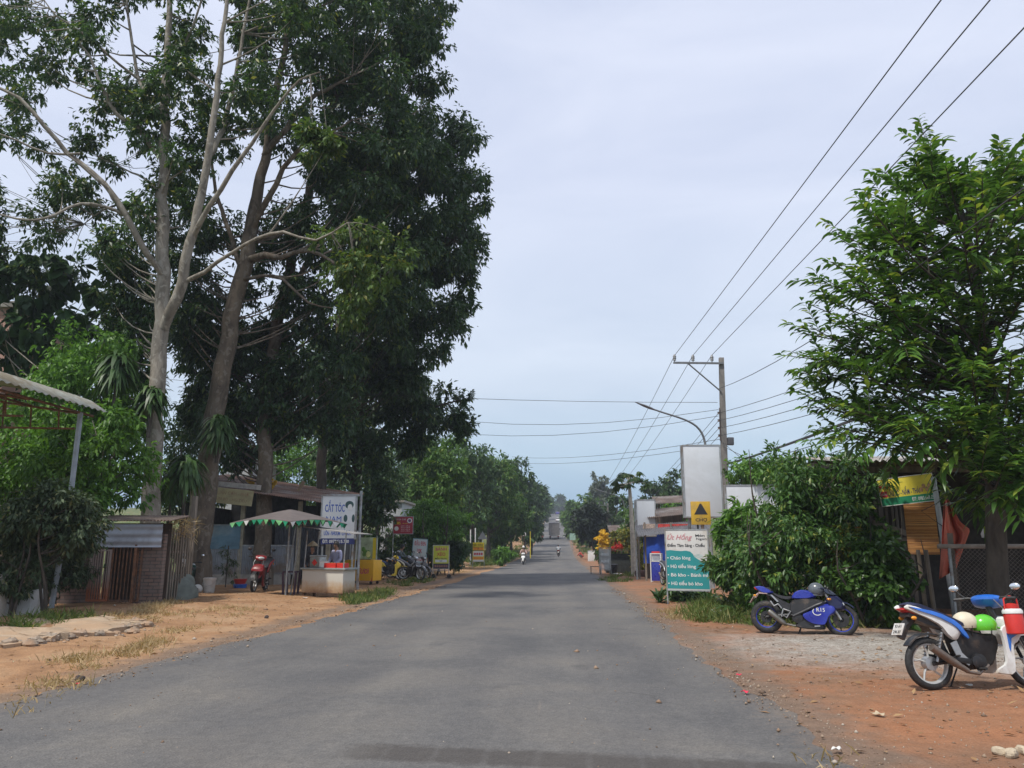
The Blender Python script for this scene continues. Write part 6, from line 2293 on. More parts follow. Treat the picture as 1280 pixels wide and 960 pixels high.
def gate(x0, x1_, z0, z1, n, m, y=-.06, nm='gate'):
    mb = MB()
    mb.box(((x0 + x1_) / 2, y, z0), (x1_ - x0, .035, .05))
    mb.box(((x0 + x1_) / 2, y, z1), (x1_ - x0, .035, .04))
    for k in range(n + 1):
        x = x0 + (x1_ - x0) * k / n
        mb.box((x, y - .002 * (k % 2), (z0 + z1) / 2), (.024 if 0 < k < n else .045, .024 if 0 < k < n else .045, z1 - z0 + .04))
    return part(mb, nm, m, t)


ggm, nt, b = newmat('gate_rust')
v = mapping(nt)
tcn = nt.nodes.new('ShaderNodeTexCoord')
spx = nt.nodes.new('ShaderNodeSeparateXYZ')
nt.links.new(tcn.outputs['Object'], spx.inputs[0])
k = mth(nt, 'ADD', mth(nt, 'MULTIPLY', spx.outputs[2], .9), mth(nt, 'MULTIPLY', noise(nt, v, 4, 4), .5))
c = ramp(nt, k, [(.45, (.30, .10, .045)), (.9, (.30, .24, .21))])
nt.links.new(c, b.inputs['Base Color'])
b.inputs['Roughness'].default_value = .8
gate(-.02, .42, .1, 1.28, 8, ggm, -.10)
gate(.44, 1.12, .08, 1.62, 8, RUST, -.02)
part(MB().box((HW * .62, -.06, .75), (.06, .06, 1.5)), 'gate_post', RUST, t)
part(MB().box((HW / 2 - .2, 1.3, zr / 2), (HW, .04, zr)), 'back_wall', DARKW, t)

# wooden picket fence with dry twigs to the right of the hutch
a, b_ = onground(206, 690, 20.2), onground(240, 690, 21.5)
t = thing('picket_fence', 'thin wooden picket fence with dry twigs between the hutch and the leaning trunk', 'fence', a, fwd(a, b_))
w_ = float(np.linalg.norm((b_ - a)[:2]))
mb = MB()
for k in range(12):
    x = w_ * k / 11
    mb.box((x, 0, .9), (.045, .03, 2.0 + rng.uniform(-.1, .1)), (0, rng.uniform(-.02, .02), 0))
for z in (.5, 1.25, 1.75):
    mb.box((w_ / 2, .035, z), (w_, .03, .06))
part(mb, 'pickets', WOOD, t)
lv = Leaves()
n = 260
lv.add(np.stack([rng.uniform(0, w_, n), rng.normal(size=n) * .1, rng.uniform(1.6, 2.1, n)], 1), rng.normal(size=(n, 3)), rng.normal(size=(n, 3)), rng.uniform(.1, .35, n), .02)
lv.build('dry_twigs', LF_DRY, t)
g_ = onground(238, 690, 22.8)
t = thing('post', 'tall grey timber post standing behind the leaning trunk', 'post', g_)
part(MB().box((0, 0, 1.4), (.14, .14, 2.9), bev=.01), 'shaft', WOOD, t)

# white cement trough and slab at the left edge
g_ = onground(22, 690, 15.5)
t = thing('cement_trough', 'broken white cement trough on the dirt at the left edge', 'trough', g_, .25)
mb = MB()
mb.box((0, 0, .24), (.74, .05, .50), (0, -.06, 0), bev=.01)
mb.box((.35, .3, .24), (.05, .6, .52), (0, .1, 0), bev=.01)
mb.box((-.36, .3, .24), (.05, .6, .48), (0, -.05, 0), bev=.01)
mb.box((0, .6, .22), (.74, .05, .44), bev=.01)
pieces(mb, 'side_slab', mat('white_cement', (.52, .53, .53), .85, var=.12, scale=4, dirt=(.30, .26, .21), dirtamt=.3), t)
g_ = onground(6, 690, 15.1)
t = thing('stone_post', 'short pale stone post left of the cement trough', 'post', g_)
part(MB().box((0, 0, .38), (.26, .2, .86), (0, .05, 0), bev=.03), 'shaft', mat('pale_stone', (.44, .41, .36), .9, var=.2, scale=5, bmp=.4), t)
g_ = onground(32, 690, 16.0)
t = thing('leaning_pole', 'bare grey pole leaning out of the dark shrub at left', 'pole', g_)
part(MB().tube([(0, 0, 0), (.25, .1, .9), (.42, .2, 1.7)], .035, 7), 'shaft', WOOD, t)

# hanging strap-leaved plants on the trunks


def dracaena(label, px, py, Y, rpx, n=80, stem=True, drop=1.0, g=None):
    c = at(px, py, Y)
    base = g if g is not None else c - [0, 0, 1.2]
    t = thing('strap_leaf_plant', label, 'plant', base)
    r_ = rpx * .82 * Y / FPX
    n = int(n * 2.4)
    lv = Leaves()
    az = rng.uniform(0, 2 * PI, n)
    el_ = rng.uniform(-.5, 1.2, n)
    d = np.stack([np.cos(az) * np.cos(el_), np.sin(az) * np.cos(el_), np.sin(el_)], 1)
    p = np.tile(c, (n, 1)) + d * .08 + np.stack([rng.normal(size=n) * .1 * r_, rng.normal(size=n) * .1 * r_, rng.uniform(-.5, .2, n) * r_], 1)
    lv.add(p, d, np.array([0, 0, 1.0]) + rng.normal(size=(n, 3)) * .1, rng.uniform(.5, .85, n) * r_, rng.uniform(.11, .16, n) * r_, STRAP, .2, 1.1 * drop)
    lv.build('leaves', LF_DRAC, t, wloc=base)
    mb = MB()
    mb.tube([base - [0, 0, .1], (base + c) / 2 + [.03, 0, 0], c], [.06, .05, .04], 7)
    part(mb, 'stem', BARK_DARK, t, wloc=base)
    return t


dracaena('strap-leaved plant hanging on the pale trunk above the tin hutch', 190, 492, 21.6, 38, 70)
dracaena('large strap-leaved plant hanging on the leaning trunk', 274, 530, 24.8, 40, 90)
dracaena('dark strap-leaved plant drooping left of the pale trunk', 148, 452, 21.2, 48, 90)
dracaena('drooping strap-leaved plant beside the base of the leaning trunk', 232, 580, 23.2, 42, 90, g=onground(226, 690, 23.2))
dracaena('strap-leaved plant in the shade between the two trunks', 212, 600, 24.2, 34, 60, g=onground(214, 690, 24.2))

# rusty-roofed cafe ------------------------------------------------------------------------
Yc = 28.2
A = at(226, 690, Yc)
cx0, cz0 = A[0], tz(A[0], Yc)
t = thing('shop_house', 'dark open shop with rusty tin roof and corrugated half wall behind the trees', 'building', (cx0, Yc, cz0), .12)
CW = at(425, 690, 30)[0] - cx0
zl = at(262, 606, Yc)[2] - cz0
zrr = at(390, 636, Yc + 1)[2] - cz0
mb = MB()
corr(mb, (-.6, -.8, zl + .12), (CW + .7, 0, zrr - zl), (.3, 6.8, .82), 70, .02)
part(mb, 'roof', mat('old_rust_roof', (.22, .13, .095), .85, .2, var=.45, scale=1.5, dirt=(.36, .33, .31), dirtamt=.3, bmp=.2), t, sharp=70)
mb = MB()
mb.box((1.2, -.55, zl + .02), (3.4, .04, .18), (0, .09, 0))
part(mb, 'eave_board', mat('pale_tin_strip', (.38, .35, .32), .6, .2, var=.3), t)
mb = MB()
corr(mb, (.2, -.02, .38), (CW * .72, 0, 0), (0, 0, 1.02), 60, .014)
part(mb, 'half_wall', mat('blue_grey_tin', (.24, .265, .295), .55, .2, var=.15, scale=2, dirt=(.20, .15, .11), dirtamt=.28), t, sharp=70)
part(MB().box((CW * .37, .05, .18), (CW * .74, .15, .40)), 'plinth', CONC, t)
mb = MB()
for x, z in ((.25, zl), (2.15, zl - .15), (CW * .55, zl - .4), (CW * .78, zl - .6), (CW - .1, zrr - .1)):
    mb.box((x, .04, z / 2), (.15, .15, z))
pieces(mb, 'post', mat('faded_post', (.30, .27, .20), .8, var=.3, scale=5), t)
mb = MB()
mb.box((1.1, .0, 1.62 + .55), (2.0, .03, .03))
mb.box((CW * .38, .0, 1.42), (CW * .74, .05, .05))
part(mb, 'rail', GALV, t)
part(MB().box((1.25, -.04, 1.72), (1.75, .03, .85)), 'blue_poster', mat('blue_sea_poster', (.10, .19, .26), .5, var=.4, scale=1.5, dirt=(.30, .35, .37), dirtamt=.4), t)
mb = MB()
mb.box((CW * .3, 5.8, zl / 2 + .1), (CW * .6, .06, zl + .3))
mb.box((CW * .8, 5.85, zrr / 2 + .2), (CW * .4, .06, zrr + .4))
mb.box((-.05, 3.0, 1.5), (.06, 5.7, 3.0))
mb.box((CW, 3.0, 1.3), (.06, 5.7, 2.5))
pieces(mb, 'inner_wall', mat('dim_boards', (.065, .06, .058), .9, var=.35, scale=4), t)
mb = MB()
corr(mb, (CW * .55, 1.6, .3), (CW * .45, 0, 0), (0, 0, 2.2), 26, .016)
part(mb, 'tin_partition', mat('dark_blue_tin', (.14, .15, .17), .6, .2, var=.2), t)
t = thing('shop_signboard', 'faded yellowish signboard under the rusty shop roof', 'sign', at(287, 632, Yc - .7), .02, rot=(0, .10, .12))
w_ = 52 / FPX * Yc * 1.02
part(MB().box((0, 0, .33), (w_, .05, .56)), 'panel', mat('faded_board', (.34, .30, .17), .7, var=.2, scale=4), t)
mb = MB()
put(mb, 'QUÁN CƠM - PHỞ', 0, .44, .12, w_ * .8, -.028)
put(mb, 'BÚN BÒ - HỦ TIẾU', 0, .22, .10, w_ * .75, -.028)
part(mb, 'lettering', mat('faded_red_print', (.26, .17, .10), .7), t)
p_ = at(375, 610, 31)
t = thing('leaning_board', 'loose pale board sticking up from the rusty roof', 'board', p_)
part(MB().box((0, 0, 0), (.14, .04, .62), (0, .5, 0)), 'plank', mat('pale_plank', (.40, .28, .19), .8, var=.2), t)
for lab, px, py, Y in (('yellow flower cluster on the rusty roof left of the broad trunk', 313, 604, 29.5), ('yellow flower cluster on the rusty roof right of the broad trunk', 341, 602, 29.8)):
    c = at(px, py, Y)
    t = thing('flower_spray', lab, 'flowers', c)
    lv = Leaves()
    clump(lv, c, .18, 120, .12, .09)
    lv.build('blossoms', LF_YEL, t, wloc=c)
    part(MB().tube([c - [0, 0, .5], c], .015, 5), 'stem', BARK_DARK, t, wloc=c)
A = at(276, 690, 42)
t = thing('house', 'pale wall of a house glimpsed behind the rusty shop roof', 'house', (A[0], 42, tz(A[0], 42)))
hz_ = at(285, 578, 42)[2] - t.location[2]
part(MB().box((.5, 2, hz_ / 2), (1.6, 4, hz_)), 'wall', mat('pale_render', (.42, .44, .46), .85, var=.12), t)
part(MB().box((.5, 2, hz_ + .06), (1.9, 4.3, .12)), 'roof', CONC, t)

# red motorbike facing the road
g_ = onground(331, 690, 25.3)
underbone('motorbike', 'red and black motorbike facing the road at the shop front', g_ + np.array([-.02, .25, 0]), -1.46, BLACKP, mat('dark_red_lacquer', (.26, .02, .02), .35, var=.2, coat=.3), shield=mat('deep_red_lacquer', (.20, .015, .018), .35, var=.2, coat=.3), turn=.35, lean=-.06, plate=False).scale = (1.1,) * 3
t = thing('shopping_bag', 'pink plastic bag hanging from the red motorbike', 'bag', g_ + np.array([.14, -.75, .62]))
part(MB().ball((0, 0, 0), (.11, .09, .20), 12, 8), 'bag_body', mat('pink_plastic', (.55, .12, .16), .4, var=.2), t)
part(MB().tube([(-.04, 0, .18), (0, 0, .32), (.04, 0, .18)], .01, 5), 'handle', REDPL, t)
# bucket, tub, tarp heap, helmet
g_ = onground(265, 690, 23.8)
t = thing('bucket', 'white plastic paint bucket standing by the leaning trunk', 'bucket', g_)
part(MB().lathe([(.155, 0), (.16, .02), (.185, .38), (.195, .39), (.195, .42), (.17, .42)], 22), 'bucket_body', mat('bucket_white', (.60, .57, .53), .45, var=.1, scale=4, dirt=(.42, .30, .22), dirtamt=.3), t)
part(MB().lathe([(.198, .40), (.20, .44), (.15, .455), (.001, .456)], 22), 'lid', mat('bucket_lid', (.62, .56, .52), .45), t)
part(MB().tube([(-.19, 0, .36), (-.15, -.16, .25), (0, -.21, .20), (.15, -.16, .25), (.19, 0, .36)], .006, 5), 'handle', STEEL, t)
g_ = onground(303, 690, 26.2)
t = thing('basin', 'red plastic basin with blue rim on the ground left of the red motorbike', 'basin', g_)
part(MB().lathe([(.16, 0), (.22, .16), (.24, .17), (.21, .165), (.15, .03)], 20, (0, 0, .12)), 'basin_body', REDPL, t)
part(MB().lathe([(.20, 0), (.23, .12), (.20, .13)], 20), 'blue_tub', BLUEB, t)
g_ = onground(215, 690, 21.3)
t = thing('tarp_heap', 'grey-green tarpaulin heap on the ground right of the hutch', 'tarpaulin', g_)
P = []
mb = MB().ball((0, 0, 0), (.75, .5, .72), 28, 14, zmin=-.05)
V = np.array(mb.v)
V += (vnoise(V[:, 0] * 1 + 9, V[:, 2] + V[:, 1], .22, 40)[:, None] - .5) * .16
mb.v = V.tolist()
part(mb, 'tarp_sheet', mat('grey_green_tarp', (.15, .17, .15), .8, var=.25, scale=4), t, sharp=70)
g_ = onground(240, 690, 24.3)
t = thing('moped', 'old dark green moped half hidden behind the leaning trunk', 'moped', g_)
t.rotation_euler = (0, 0, PI / 2 + .35)
spoke_wheel(t, -.45, .24, .24, .08, BLACKM, 6)
spoke_wheel(t, .55, .24, .24, .08, BLACKM, 6)
grn = mat('dark_green_lacquer', (.02, .07, .05), .35, var=.2)
part(MB().shell([(-.7, .62), (-.2, .66), (.0, .5), (.3, .36), (.5, .5), (.62, .78), (.5, .8), (.38, .5), (.0, .28), (-.3, .34), (-.55, .45)], .12, .2), 'body', grn, t)
part(MB().shell([(-.7, .66), (-.6, .74), (-.05, .72), (.02, .64)], .13, .2), 'seat', SEATM, t)
handle_assembly(t, .55, .86, w=.28)
part(MB().ball((.66, 0, .76), (.06, .08, .07), 10, 8), 'headlight', LENS, t)
for lab, px, py, m in (('white round helmet on the ground by the white bucket', 253, 23.7, WHITEP), ('pale helmet on top of the dark green moped', 232, 23.5, WHITEP)):
    p_ = onground(px, 690, py) + np.array([0, -.12, .12 if px > 240 else .88])
    t = thing('helmet', lab, 'helmet', p_)
    part(MB().ball((0, 0, 0), (.15, .13, .14), 16, 10, zmin=-.7), 'helmet_shell', m, t)
    part(MB().ball((.0, -.05, .01), (.11, .09, .06), 12, 6), 'visor', BLACKP, t)
g_ = onground(285, 690, 26.6)
t = thing('sapling', 'thin leafy sapling before the corrugated half wall', 'plant', g_)
lv = Leaves()
for k in range(9):
    clump(lv, np.array([rng.normal() * .12, rng.normal() * .12, .3 + k * .12]), .2, 40, .13, .03)
lv.build('leaves', LF_SHADE, t)
part(MB().tube([(0, 0, -.1), (0, 0, 1.4)], .02, 5), 'stem', BARK_DARK, t)

# umbrella stall --------------------------------------------------------------------------
Yu = 23.6
g_ = onground(360, 690, Yu)
t = thing('parasol', 'large square faded brown parasol with green and white pennant fringe', 'umbrella', g_)
W1 = 142 / FPX * Yu / 2
zt, ze = at(360, 637, Yu)[2] - g_[2], at(290, 652, Yu)[2] - g_[2]
n = 24
V, P = [], []
cor = [np.array([math.cos(a), math.sin(a)]) * 1.0 for a in np.arange(4) * PI / 2 + .35]
ringsN = 9
G = np.zeros((n * 4 + 1, ringsN, 3))
for i in range(n * 4 + 1):
    s0, f = divmod(i, n)
    a, b2 = cor[s0 % 4], cor[(s0 + 1) % 4]
    e = a * (1 - f / n) + b2 * (f / n)
    sagk = math.sin(PI * f / n)
    for j in range(ringsN):
        q = j / (ringsN - 1)
        x, y = e * W1 * (.03 + .97 * q) * (1 - .06 * sagk * q)
        G[i, j] = (x, y, zt - (zt - ze) * q ** 1.15 + .10 * sagk * q ** 2 - .06 * q)
cano = part(MB().slab(G, (0, 0, -.01)), 'canopy', mat('faded_brown_canvas', (.125, .105, .10), .9, var=.15, scale=2), t, sharp=70)
mb = MB()
mcol = [mat('fringe_green', (.02, .30, .15), .7), INK_W, mat('mint_print', (.20, .52, .22), .6)]
K = 36
for k in range(K):
    i = int(k * (n * 4) / K)
    i2 = int((k + .92) * (n * 4) / K)
    a, b2 = G[i, -1] - [0, 0, .012], G[min(i2, n * 4), -1] - [0, 0, .012]
    tip = (a + b2) / 2 - [0, 0, .15]
    mb.cur = (0, 0, 2, 0, 2, 0, 1)[k % 7]
    nn = nrm(np.cross(b2 - a, tip - a)) * .006
    P = np.array([a, b2, tip, a + nn, b2 + nn, tip + nn])
    mb.add(P, [(0, 1, 2), (5, 4, 3), (0, 3, 4, 1), (1, 4, 5, 2), (2, 5, 3, 0)])
part(mb, 'fringe', mcol, cano)
part(MB().tube([(0, 0, -.1), (0, 0, zt - .02)], .028, 8), 'pole', GALV, t)
for c_ in cor:
    part(MB().tube([(0, 0, zt - .12), (c_[0] * W1 * .97, c_[1] * W1 * .97, ze - .06)], .012, 5), 'rib', GALV, t)
for lab, px, Y in (('thin leaning support pole left of the food cart', 372, 24.0), ('second thin support pole just left of the food cart', 366, 25.0)):
    q = onground(px - 6, 690, Y)
    t = thing('support_pole', lab, 'pole', q)
    e = at(px + 4, 655, Y) - q
    part(MB().tube([(0, 0, -.05), tuple(e)], .022, 6), 'shaft', GALV, t)

# food cart
a, b_ = onground(379, 690, 23.4), onground(430, 690, 22.9)
t = thing('food_cart', 'white street-food cart with dirty base under the brown parasol', 'cart', (a + b_) / 2, fwd(a, b_))
CWd = float(np.linalg.norm((b_ - a)[:2]))
hc = at(400, 711, 23.1)[2] - t.location[2]
cwm, nt, b = newmat('cart_white')
v = mapping(nt)
tcn = nt.nodes.new('ShaderNodeTexCoord')
spx = nt.nodes.new('ShaderNodeSeparateXYZ')
nt.links.new(tcn.outputs['Object'], spx.inputs[0])
k = mth(nt, 'ADD', spx.outputs[2], mth(nt, 'MULTIPLY', noise(nt, v, 4, 6, .7), .55))
c = ramp(nt, k, [(.36, (.27, .15, .085)), (.52, (.46, .33, .20)), (.75, (.52, .50, .44))])
nt.links.new(c, b.inputs['Base Color'])
b.inputs['Roughness'].default_value = .6
part(MB().box((0, .32, hc / 2 + .04), (CWd, .62, hc - .14), bev=.01), 'cart_body', cwm, t)
part(MB().box((.02, .32, hc - .0), (CWd + .14, .74, .05), bev=.008), 'counter_top', mat('worn_counter', (.33, .36, .35), .5, .3, var=.2), t)
mb = MB()
for x in (-CWd / 2 + .06, CWd / 2 - .06):
    for y in (.07, .57):
        mb.box((x, y, .03), (.07, .07, .16))
pieces(mb, 'leg', RUST, t)
mb = MB()
for x in (-CWd / 2 + .04, CWd / 2 - .02):
    for y in (.04, .62):
        mb.tube([(x, y, hc), (x + .05, y, hc + 1.12)], .018, 6)
pieces(mb, 'frame_post', GALV, t)
part(MB().box((.1, .32, hc + 1.14), (CWd * 1.5, .9, .02), (0, .12, 0)), 'shade_board', mat('grey_shade_board', (.25, .24, .23), .7), t)
Mc = Matrix.Translation(t.location) @ Euler(t.rotation_euler).to_matrix().to_4x4()


def oncart(name, label, cat, x, y, z):
    q = thing(name, label, cat)
    q.matrix_world = Mc @ Matrix.Translation((x, y, hc + .027 + z))
    return q


q = oncart('steamer', 'steel steamer box with red emblem on the food cart', 'steamer', -.36, .25, 0)
part(MB().box((0, 0, .16), (.36, .34, .30), bev=.02), 'steamer_body', STEEL, q)
part(MB().box((0, -.175, .15), (.14, .01, .14), (0, .78, 0)), 'red_emblem', REDPL, q)
part(MB().box((0, 0, .34), (.38, .36, .05), bev=.015), 'lid', GALV, q)
q = oncart('foam_box', 'small white box on the food cart beside the steamer', 'box', -.07, .16, 0)
part(MB().box((0, 0, .09), (.20, .2, .17), bev=.01), 'box_body', WHITEP, q)
part(MB().box((0, 0, .185), (.21, .21, .02), bev=.005), 'lid', WHITEP, q)
for lab, x, w_ in (('long red plastic tray on the food cart', .22, .42), ('shorter red plastic tray at the right end of the food cart', .58, .22)):
    q = oncart('tray', lab, 'tray', x, .2, 0)
    mb = MB()
    mb.box((0, 0, .01), (w_, .3, .02))
    for s0 in (-1, 1):
        mb.box((s0 * (w_ / 2 - .006), 0, .08), (.012, .3, .12))
        mb.box((0, s0 * .144, .08), (w_ - .026, .012, .12))
    part(mb, 'tray_body', REDPL, q)
    mb = MB()
    for k in range(7):
        mb.ball((rng.uniform(-.4, .4) * w_, rng.uniform(-.09, .09), .1), (.05, .05, .05), 8, 6)
    part(mb, 'food', mat('fried_food', (.36, .16, .05), .7, var=.3, scale=20), q)
g_ = onground(366, 690, 24.2)
t = thing('stool', 'dark purple plastic stool left of the food cart', 'stool', g_)
part(MB().box((0, 0, .68), (.44, .4, .05), bev=.015), 'seat', mat('purple_plastic', (.07, .035, .06), .5), t)
for dx in (-1, 1):
    for dy in (-1, 1):
        part(MB().box((dx * .19, dy * .17, .33), (.06, .06, .68), (0, dx * .06, 0)), 'leg', _mats['purple_plastic'], t)
CLOTH_D = mat('dark_cloth', (.03, .03, .035), .9, var=.2)
person('food vendor in conical straw hat bending behind the white food cart', onground(391, 690, 24.6), -PI / 2, 'stand', mat('dark_blouse', (.05, .05, .06), .9), CLOTH_D, hat='cone', scale=.90)
person('person in pale lavender shirt standing behind the food cart tray', onground(421, 690, 25.0), -PI / 2 - .5, 'stand', mat('lavender_cloth', (.42, .42, .58), .85, var=.08), CLOTH_D, scale=.96)

# barber sign
Yb = 27.0
g_ = onground(421, 690, Yb)
t = thing('barber_sign', 'tall white and blue barber light-box sign on steel legs', 'sign', g_, .10)
s_ = Yb / FPX
z1, zm, z2 = [at(421, q, Yb)[2] - g_[2] for q in (620, 670, 676)]
w_ = 41 * s_
zlow = at(421, 673, Yb)[2] - g_[2]
part(MB().box((0, .1, (z1 + zlow) / 2), (w_, .2, z1 - zlow), bev=.008), 'panel', mat('sign_white', (.64, .66, .67), .5, var=.05), t)
mb = MB()
for s0 in (-1, 1):
    mb.box((s0 * (w_ / 2 + .02), .1, (z1 + zlow) / 2), (.045, .24, z1 - zlow + .06))
mb.box((.06, .1, z1 + .03), (w_ + .1, .24, .06))
part(mb, 'frame', GALV, t)
mb = MB()
put(mb, 'CẮT TÓC', -.12 * w_, z1 - .42, .26, .60 * w_, -.004, bold=.012)
put(mb, 'NAM', -.14 * w_, z1 - .80, .20, .46 * w_, -.004)
put(mb, 'UỐN - NHUỘM - LẤY RÁY', 0, zlow + .18, .14, .84 * w_, -.004, bold=.008)
mb.cur = 1
mb.box((0, -.003, zlow - .10), (w_, .012, .20))
mb.box((0, .1, zlow - .10), (w_ - .01, .18, .20))
mb.cur = 2
put(mb, 'ĐT: 0977.515.780', -.05 * w_, zlow - .10, .11, .8 * w_, -.012, bold=.006)
mb.cur = 3
hx, hz_ = .32 * w_, z1 - .36
mb.ball((hx, .0, hz_ + .05), (.15, .006, .14), 14, 8)
mb.ball((hx - .12, .0, hz_ - .42), (.07, .006, .13), 10, 6)
mb.ball((hx + .15, .0, hz_ - .42), (.05, .006, .14), 10, 6)
mb.cur = 4
mb.ball((hx + .02, -.003, hz_ - .03), (.085, .006, .12), 12, 8)
part(mb, 'lettering', [INK_B, INK_N, INK_W, mat('dark_green_print', (.03, .08, .08), .6), INK_W], t)
for s0 in (-1, 1):
    part(MB().tube([(s0 * (w_ / 2 - .05), .1, -.1), (s0 * (w_ / 2 - .05), .1, zlow)], .035, 8), 'leg', GALV, t)
part(MB().tube([(w_ * .62, .3, -.1), (w_ * .62, .3, z1 + .2)], .05, 8), 'rear_pole', GALV, t)

# yellow drink cart and its picture panel
a, b_ = onground(431, 690, 31.2), onground(467, 690, 30.8)
t = thing('drink_cart', 'yellow drink cart with pink lettering beside the barber sign', 'cart', (a + b_) / 2, fwd(a, b_))
w_ = float(np.linalg.norm((b_ - a)[:2]))
h_ = at(450, 700, 31)[2] - t.location[2]
part(MB().box((0, .35, h_ / 2 + .07), (w_, .65, h_ - .14), bev=.012), 'cart_body', mat('orange_yellow_print', (.74, .40, .02), .45, var=.06), t)
mb = MB()
mb.cur = 0
put(mb, 'Tươi', .15 * w_, h_ * .56, .22, .42 * w_, .021, bold=.014, shear=.2)
mb.cur = 1
mb.prism([(-.20 * w_, .12), (-.14 * w_, .12), (-.10 * w_, h_ - .02), (-.02 * w_, h_ - .02), (-.16 * w_, h_ * .45)], .021, .0245)
mb.prism([(.47 * w_, .12), (.44 * w_, .12), (.47 * w_, h_ * .4)], .021, .0245)
mb.cur = 2
mb.box((-.24 * w_, .022, h_ * .52), (.02, .008, h_ * .84))
part(mb, 'lettering', [INK_M, INK_R, INK_W], t)
mb = MB()
for x in (-.4, .4):
    for y in (.1, .6):
        mb.lathe([(.02, -.02), (.06, -.018), (.06, .018), (.02, .02)], 12, (x * w_, y, .06), 'y')
pieces(mb, 'caster', RUBBER, t)
mb = MB()
for x in (-.46, .46):
    mb.tube([(x * w_, .3, h_), (x * w_, .3, h_ + .95)], .02, 6)
pieces(mb, 'frame_post', GALV, t)
zp = at(455, 672, 31)[2] - t.location[2]
part(MB().box((.10 * w_, .32, (h_ + zp) / 2 + .02), (.76 * w_, .03, zp - h_ - .02)), 'picture_panel', mat('juice_picture', (.40, .48, .30), .5, var=.4, scale=4), t)
mb = MB()
mb.cur = 0
mb.box((.40 * w_, .303, (h_ + zp) / 2 + .02), (.14 * w_, .006, zp - h_ - .06))
mb.cur = 1
mb.box((-.14 * w_, .303, (h_ + zp) / 2), (.10 * w_, .006, (zp - h_) * .8))
mb.cur = 2
for k in range(7):
    mb.ball((rng.uniform(0, .22) * w_, .303, h_ + .12 + rng.random() * .35), (.09, .006, .1), 10, 6)
mb.cur = 3
mb.ball((.18 * w_, .30, h_ + .22), (.11, .008, .13), 12, 8)
part(mb, 'picture_print', [INK_Y, INK_W, mat('leaf_print', (.12, .26, .05), .6, var=.4), mat('pale_fruit_print', (.6, .62, .25), .6)], t)

# row of parked motorbikes
for lab, px, Y, ang, c1_, c2_ in (('yellow and black motorbike parked first in the row beside the yellow drink cart', 470, 34.4, .15, YELP, YELP),
                                 ('black motorbike with blue panels behind the yellow motorbike', 474, 36.6, .1, BLACKP, BLUEB),
                                 ('black motorbike with silver wheel hub in the middle of the parked row', 500, 34.9, -.55, BLACKP, SILVER),
                                 ('silver-grey motorbike in the parked row under the seated man', 496, 36.2, -.3, SILVER, BLACKP),
                                 ('black motorbike at the right end of the parked row', 514, 36.8, -.75, BLACKP, BLACKP)):
    underbone('motorbike', lab, onground(px, 690, Y), ang, c1_, c2_, group='motorbikes parked beside the drink cart', plate=False, lean=-.05, turn=.4)
q = onground(497, 690, 37.2)
person('man in dark grey shirt sitting on a motorbike in the parked row', q + np.array([0, 0, .02]), -.15, 'sit', mat('grey_green_cloth', (.10, .12, .115), .9), CLOTH_D)
underbone('motorbike', 'dark motorbike under the seated man in grey shirt', q - np.array([.3, 0, 0]), -.15, BLACKP, SILVER, plate=False, lean=-.04)


def stand_sign(name, label, px0, px1, pyt, pyb, Y, m, frame, rz=0.0, legs=True, cat='sign', group=None, leg_names='leg', single=None):
    a = onground((px0 + px1) / 2, 690, Y)
    t = thing(name, label, cat, a, rz, group)
    s_ = Y / FPX
    w = (px1 - px0) * s_
    z1, z0 = at((px0 + px1) / 2, pyt, Y)[2] - a[2], at((px0 + px1) / 2, pyb, Y)[2] - a[2]
    board(t, w, z1 - z0, z0, m, frame, .04, .03)
    if legs:
        for s0 in ((-1, 1) if single is None else (single,)):
            part(MB().tube([(s0 * (w / 2 + .01), .03, -.1), (s0 * (w / 2 + .01), .03, z1)], .022, 6), leg_names, frame or GALV, t)
    return t, w, z0, z1


t, w_, z0, z1 = stand_sign('menu_sign', 'dark red menu sign with white print on a post behind the motorbikes', 491, 515, 646, 667, 39, mat('sign_red', (.38, .03, .05), .5, var=.08), GALV, .05, single=-1)
mb = MB()
h_ = z1 - z0
put(mb, 'TRÀ SỮA - CÀ PHÊ', -.12 * w_, z0 + h_ * .84, .08, .5 * w_, -.021)
for k in range(4):
    put(mb, 'sinh tố - nước ép', .12 * w_, z0 + h_ * (.46 - .1 * k), .05, .46 * w_, -.021)
mb.cur = 1
put(mb, '0385.', -.26 * w_, z0 + h_ * .63, .13, .3 * w_, -.021, bold=.01)
put(mb, 'xin chào', .1 * w_, z0 + h_ * .61, .06, .26 * w_, -.021)
mb.cur = 0
mb.lathe([(.01, -.002), (.125, -.001), (.125, .001), (.01, .002)], 18, (.33 * w_, -.022, z0 + h_ * .77), 'y')
mb.lathe([(.01, -.002), (.11, -.001), (.11, .001), (.01, .002)], 18, (-.34 * w_, -.022, z0 + h_ * .30), 'y')
mb.cur = 2
mb.lathe([(.01, -.002), (.075, -.001), (.075, .001), (.01, .002)], 14, (.33 * w_, -.026, z0 + h_ * .77), 'y')
part(mb, 'lettering', [INK_W, INK_Y, mat('purple_print', (.16, .05, .18), .6)], t)

t, w_, z0, z1 = stand_sign('price_sign', 'white sign with three lines of red lettering leaning right of the motorbikes', 514, 531, 674, 703, 38.5, mat('pale_sign_white', (.55, .60, .58), .5, var=.06), mat('teal_frame', (.20, .36, .38), .6), .05)
t.rotation_euler = (0, .06, .05)
mb = MB()
h_ = z1 - z0
for s_, q in (('ĐẬU ĐEN', .82), ('10K', .5), ('NHÀ LÀM', .16)):
    put(mb, s_, 0, z0 + h_ * q, .20, (.82 if len(s_) > 4 else .36) * w_, -.021, bold=.014)
part(mb, 'lettering', INK_R, t)

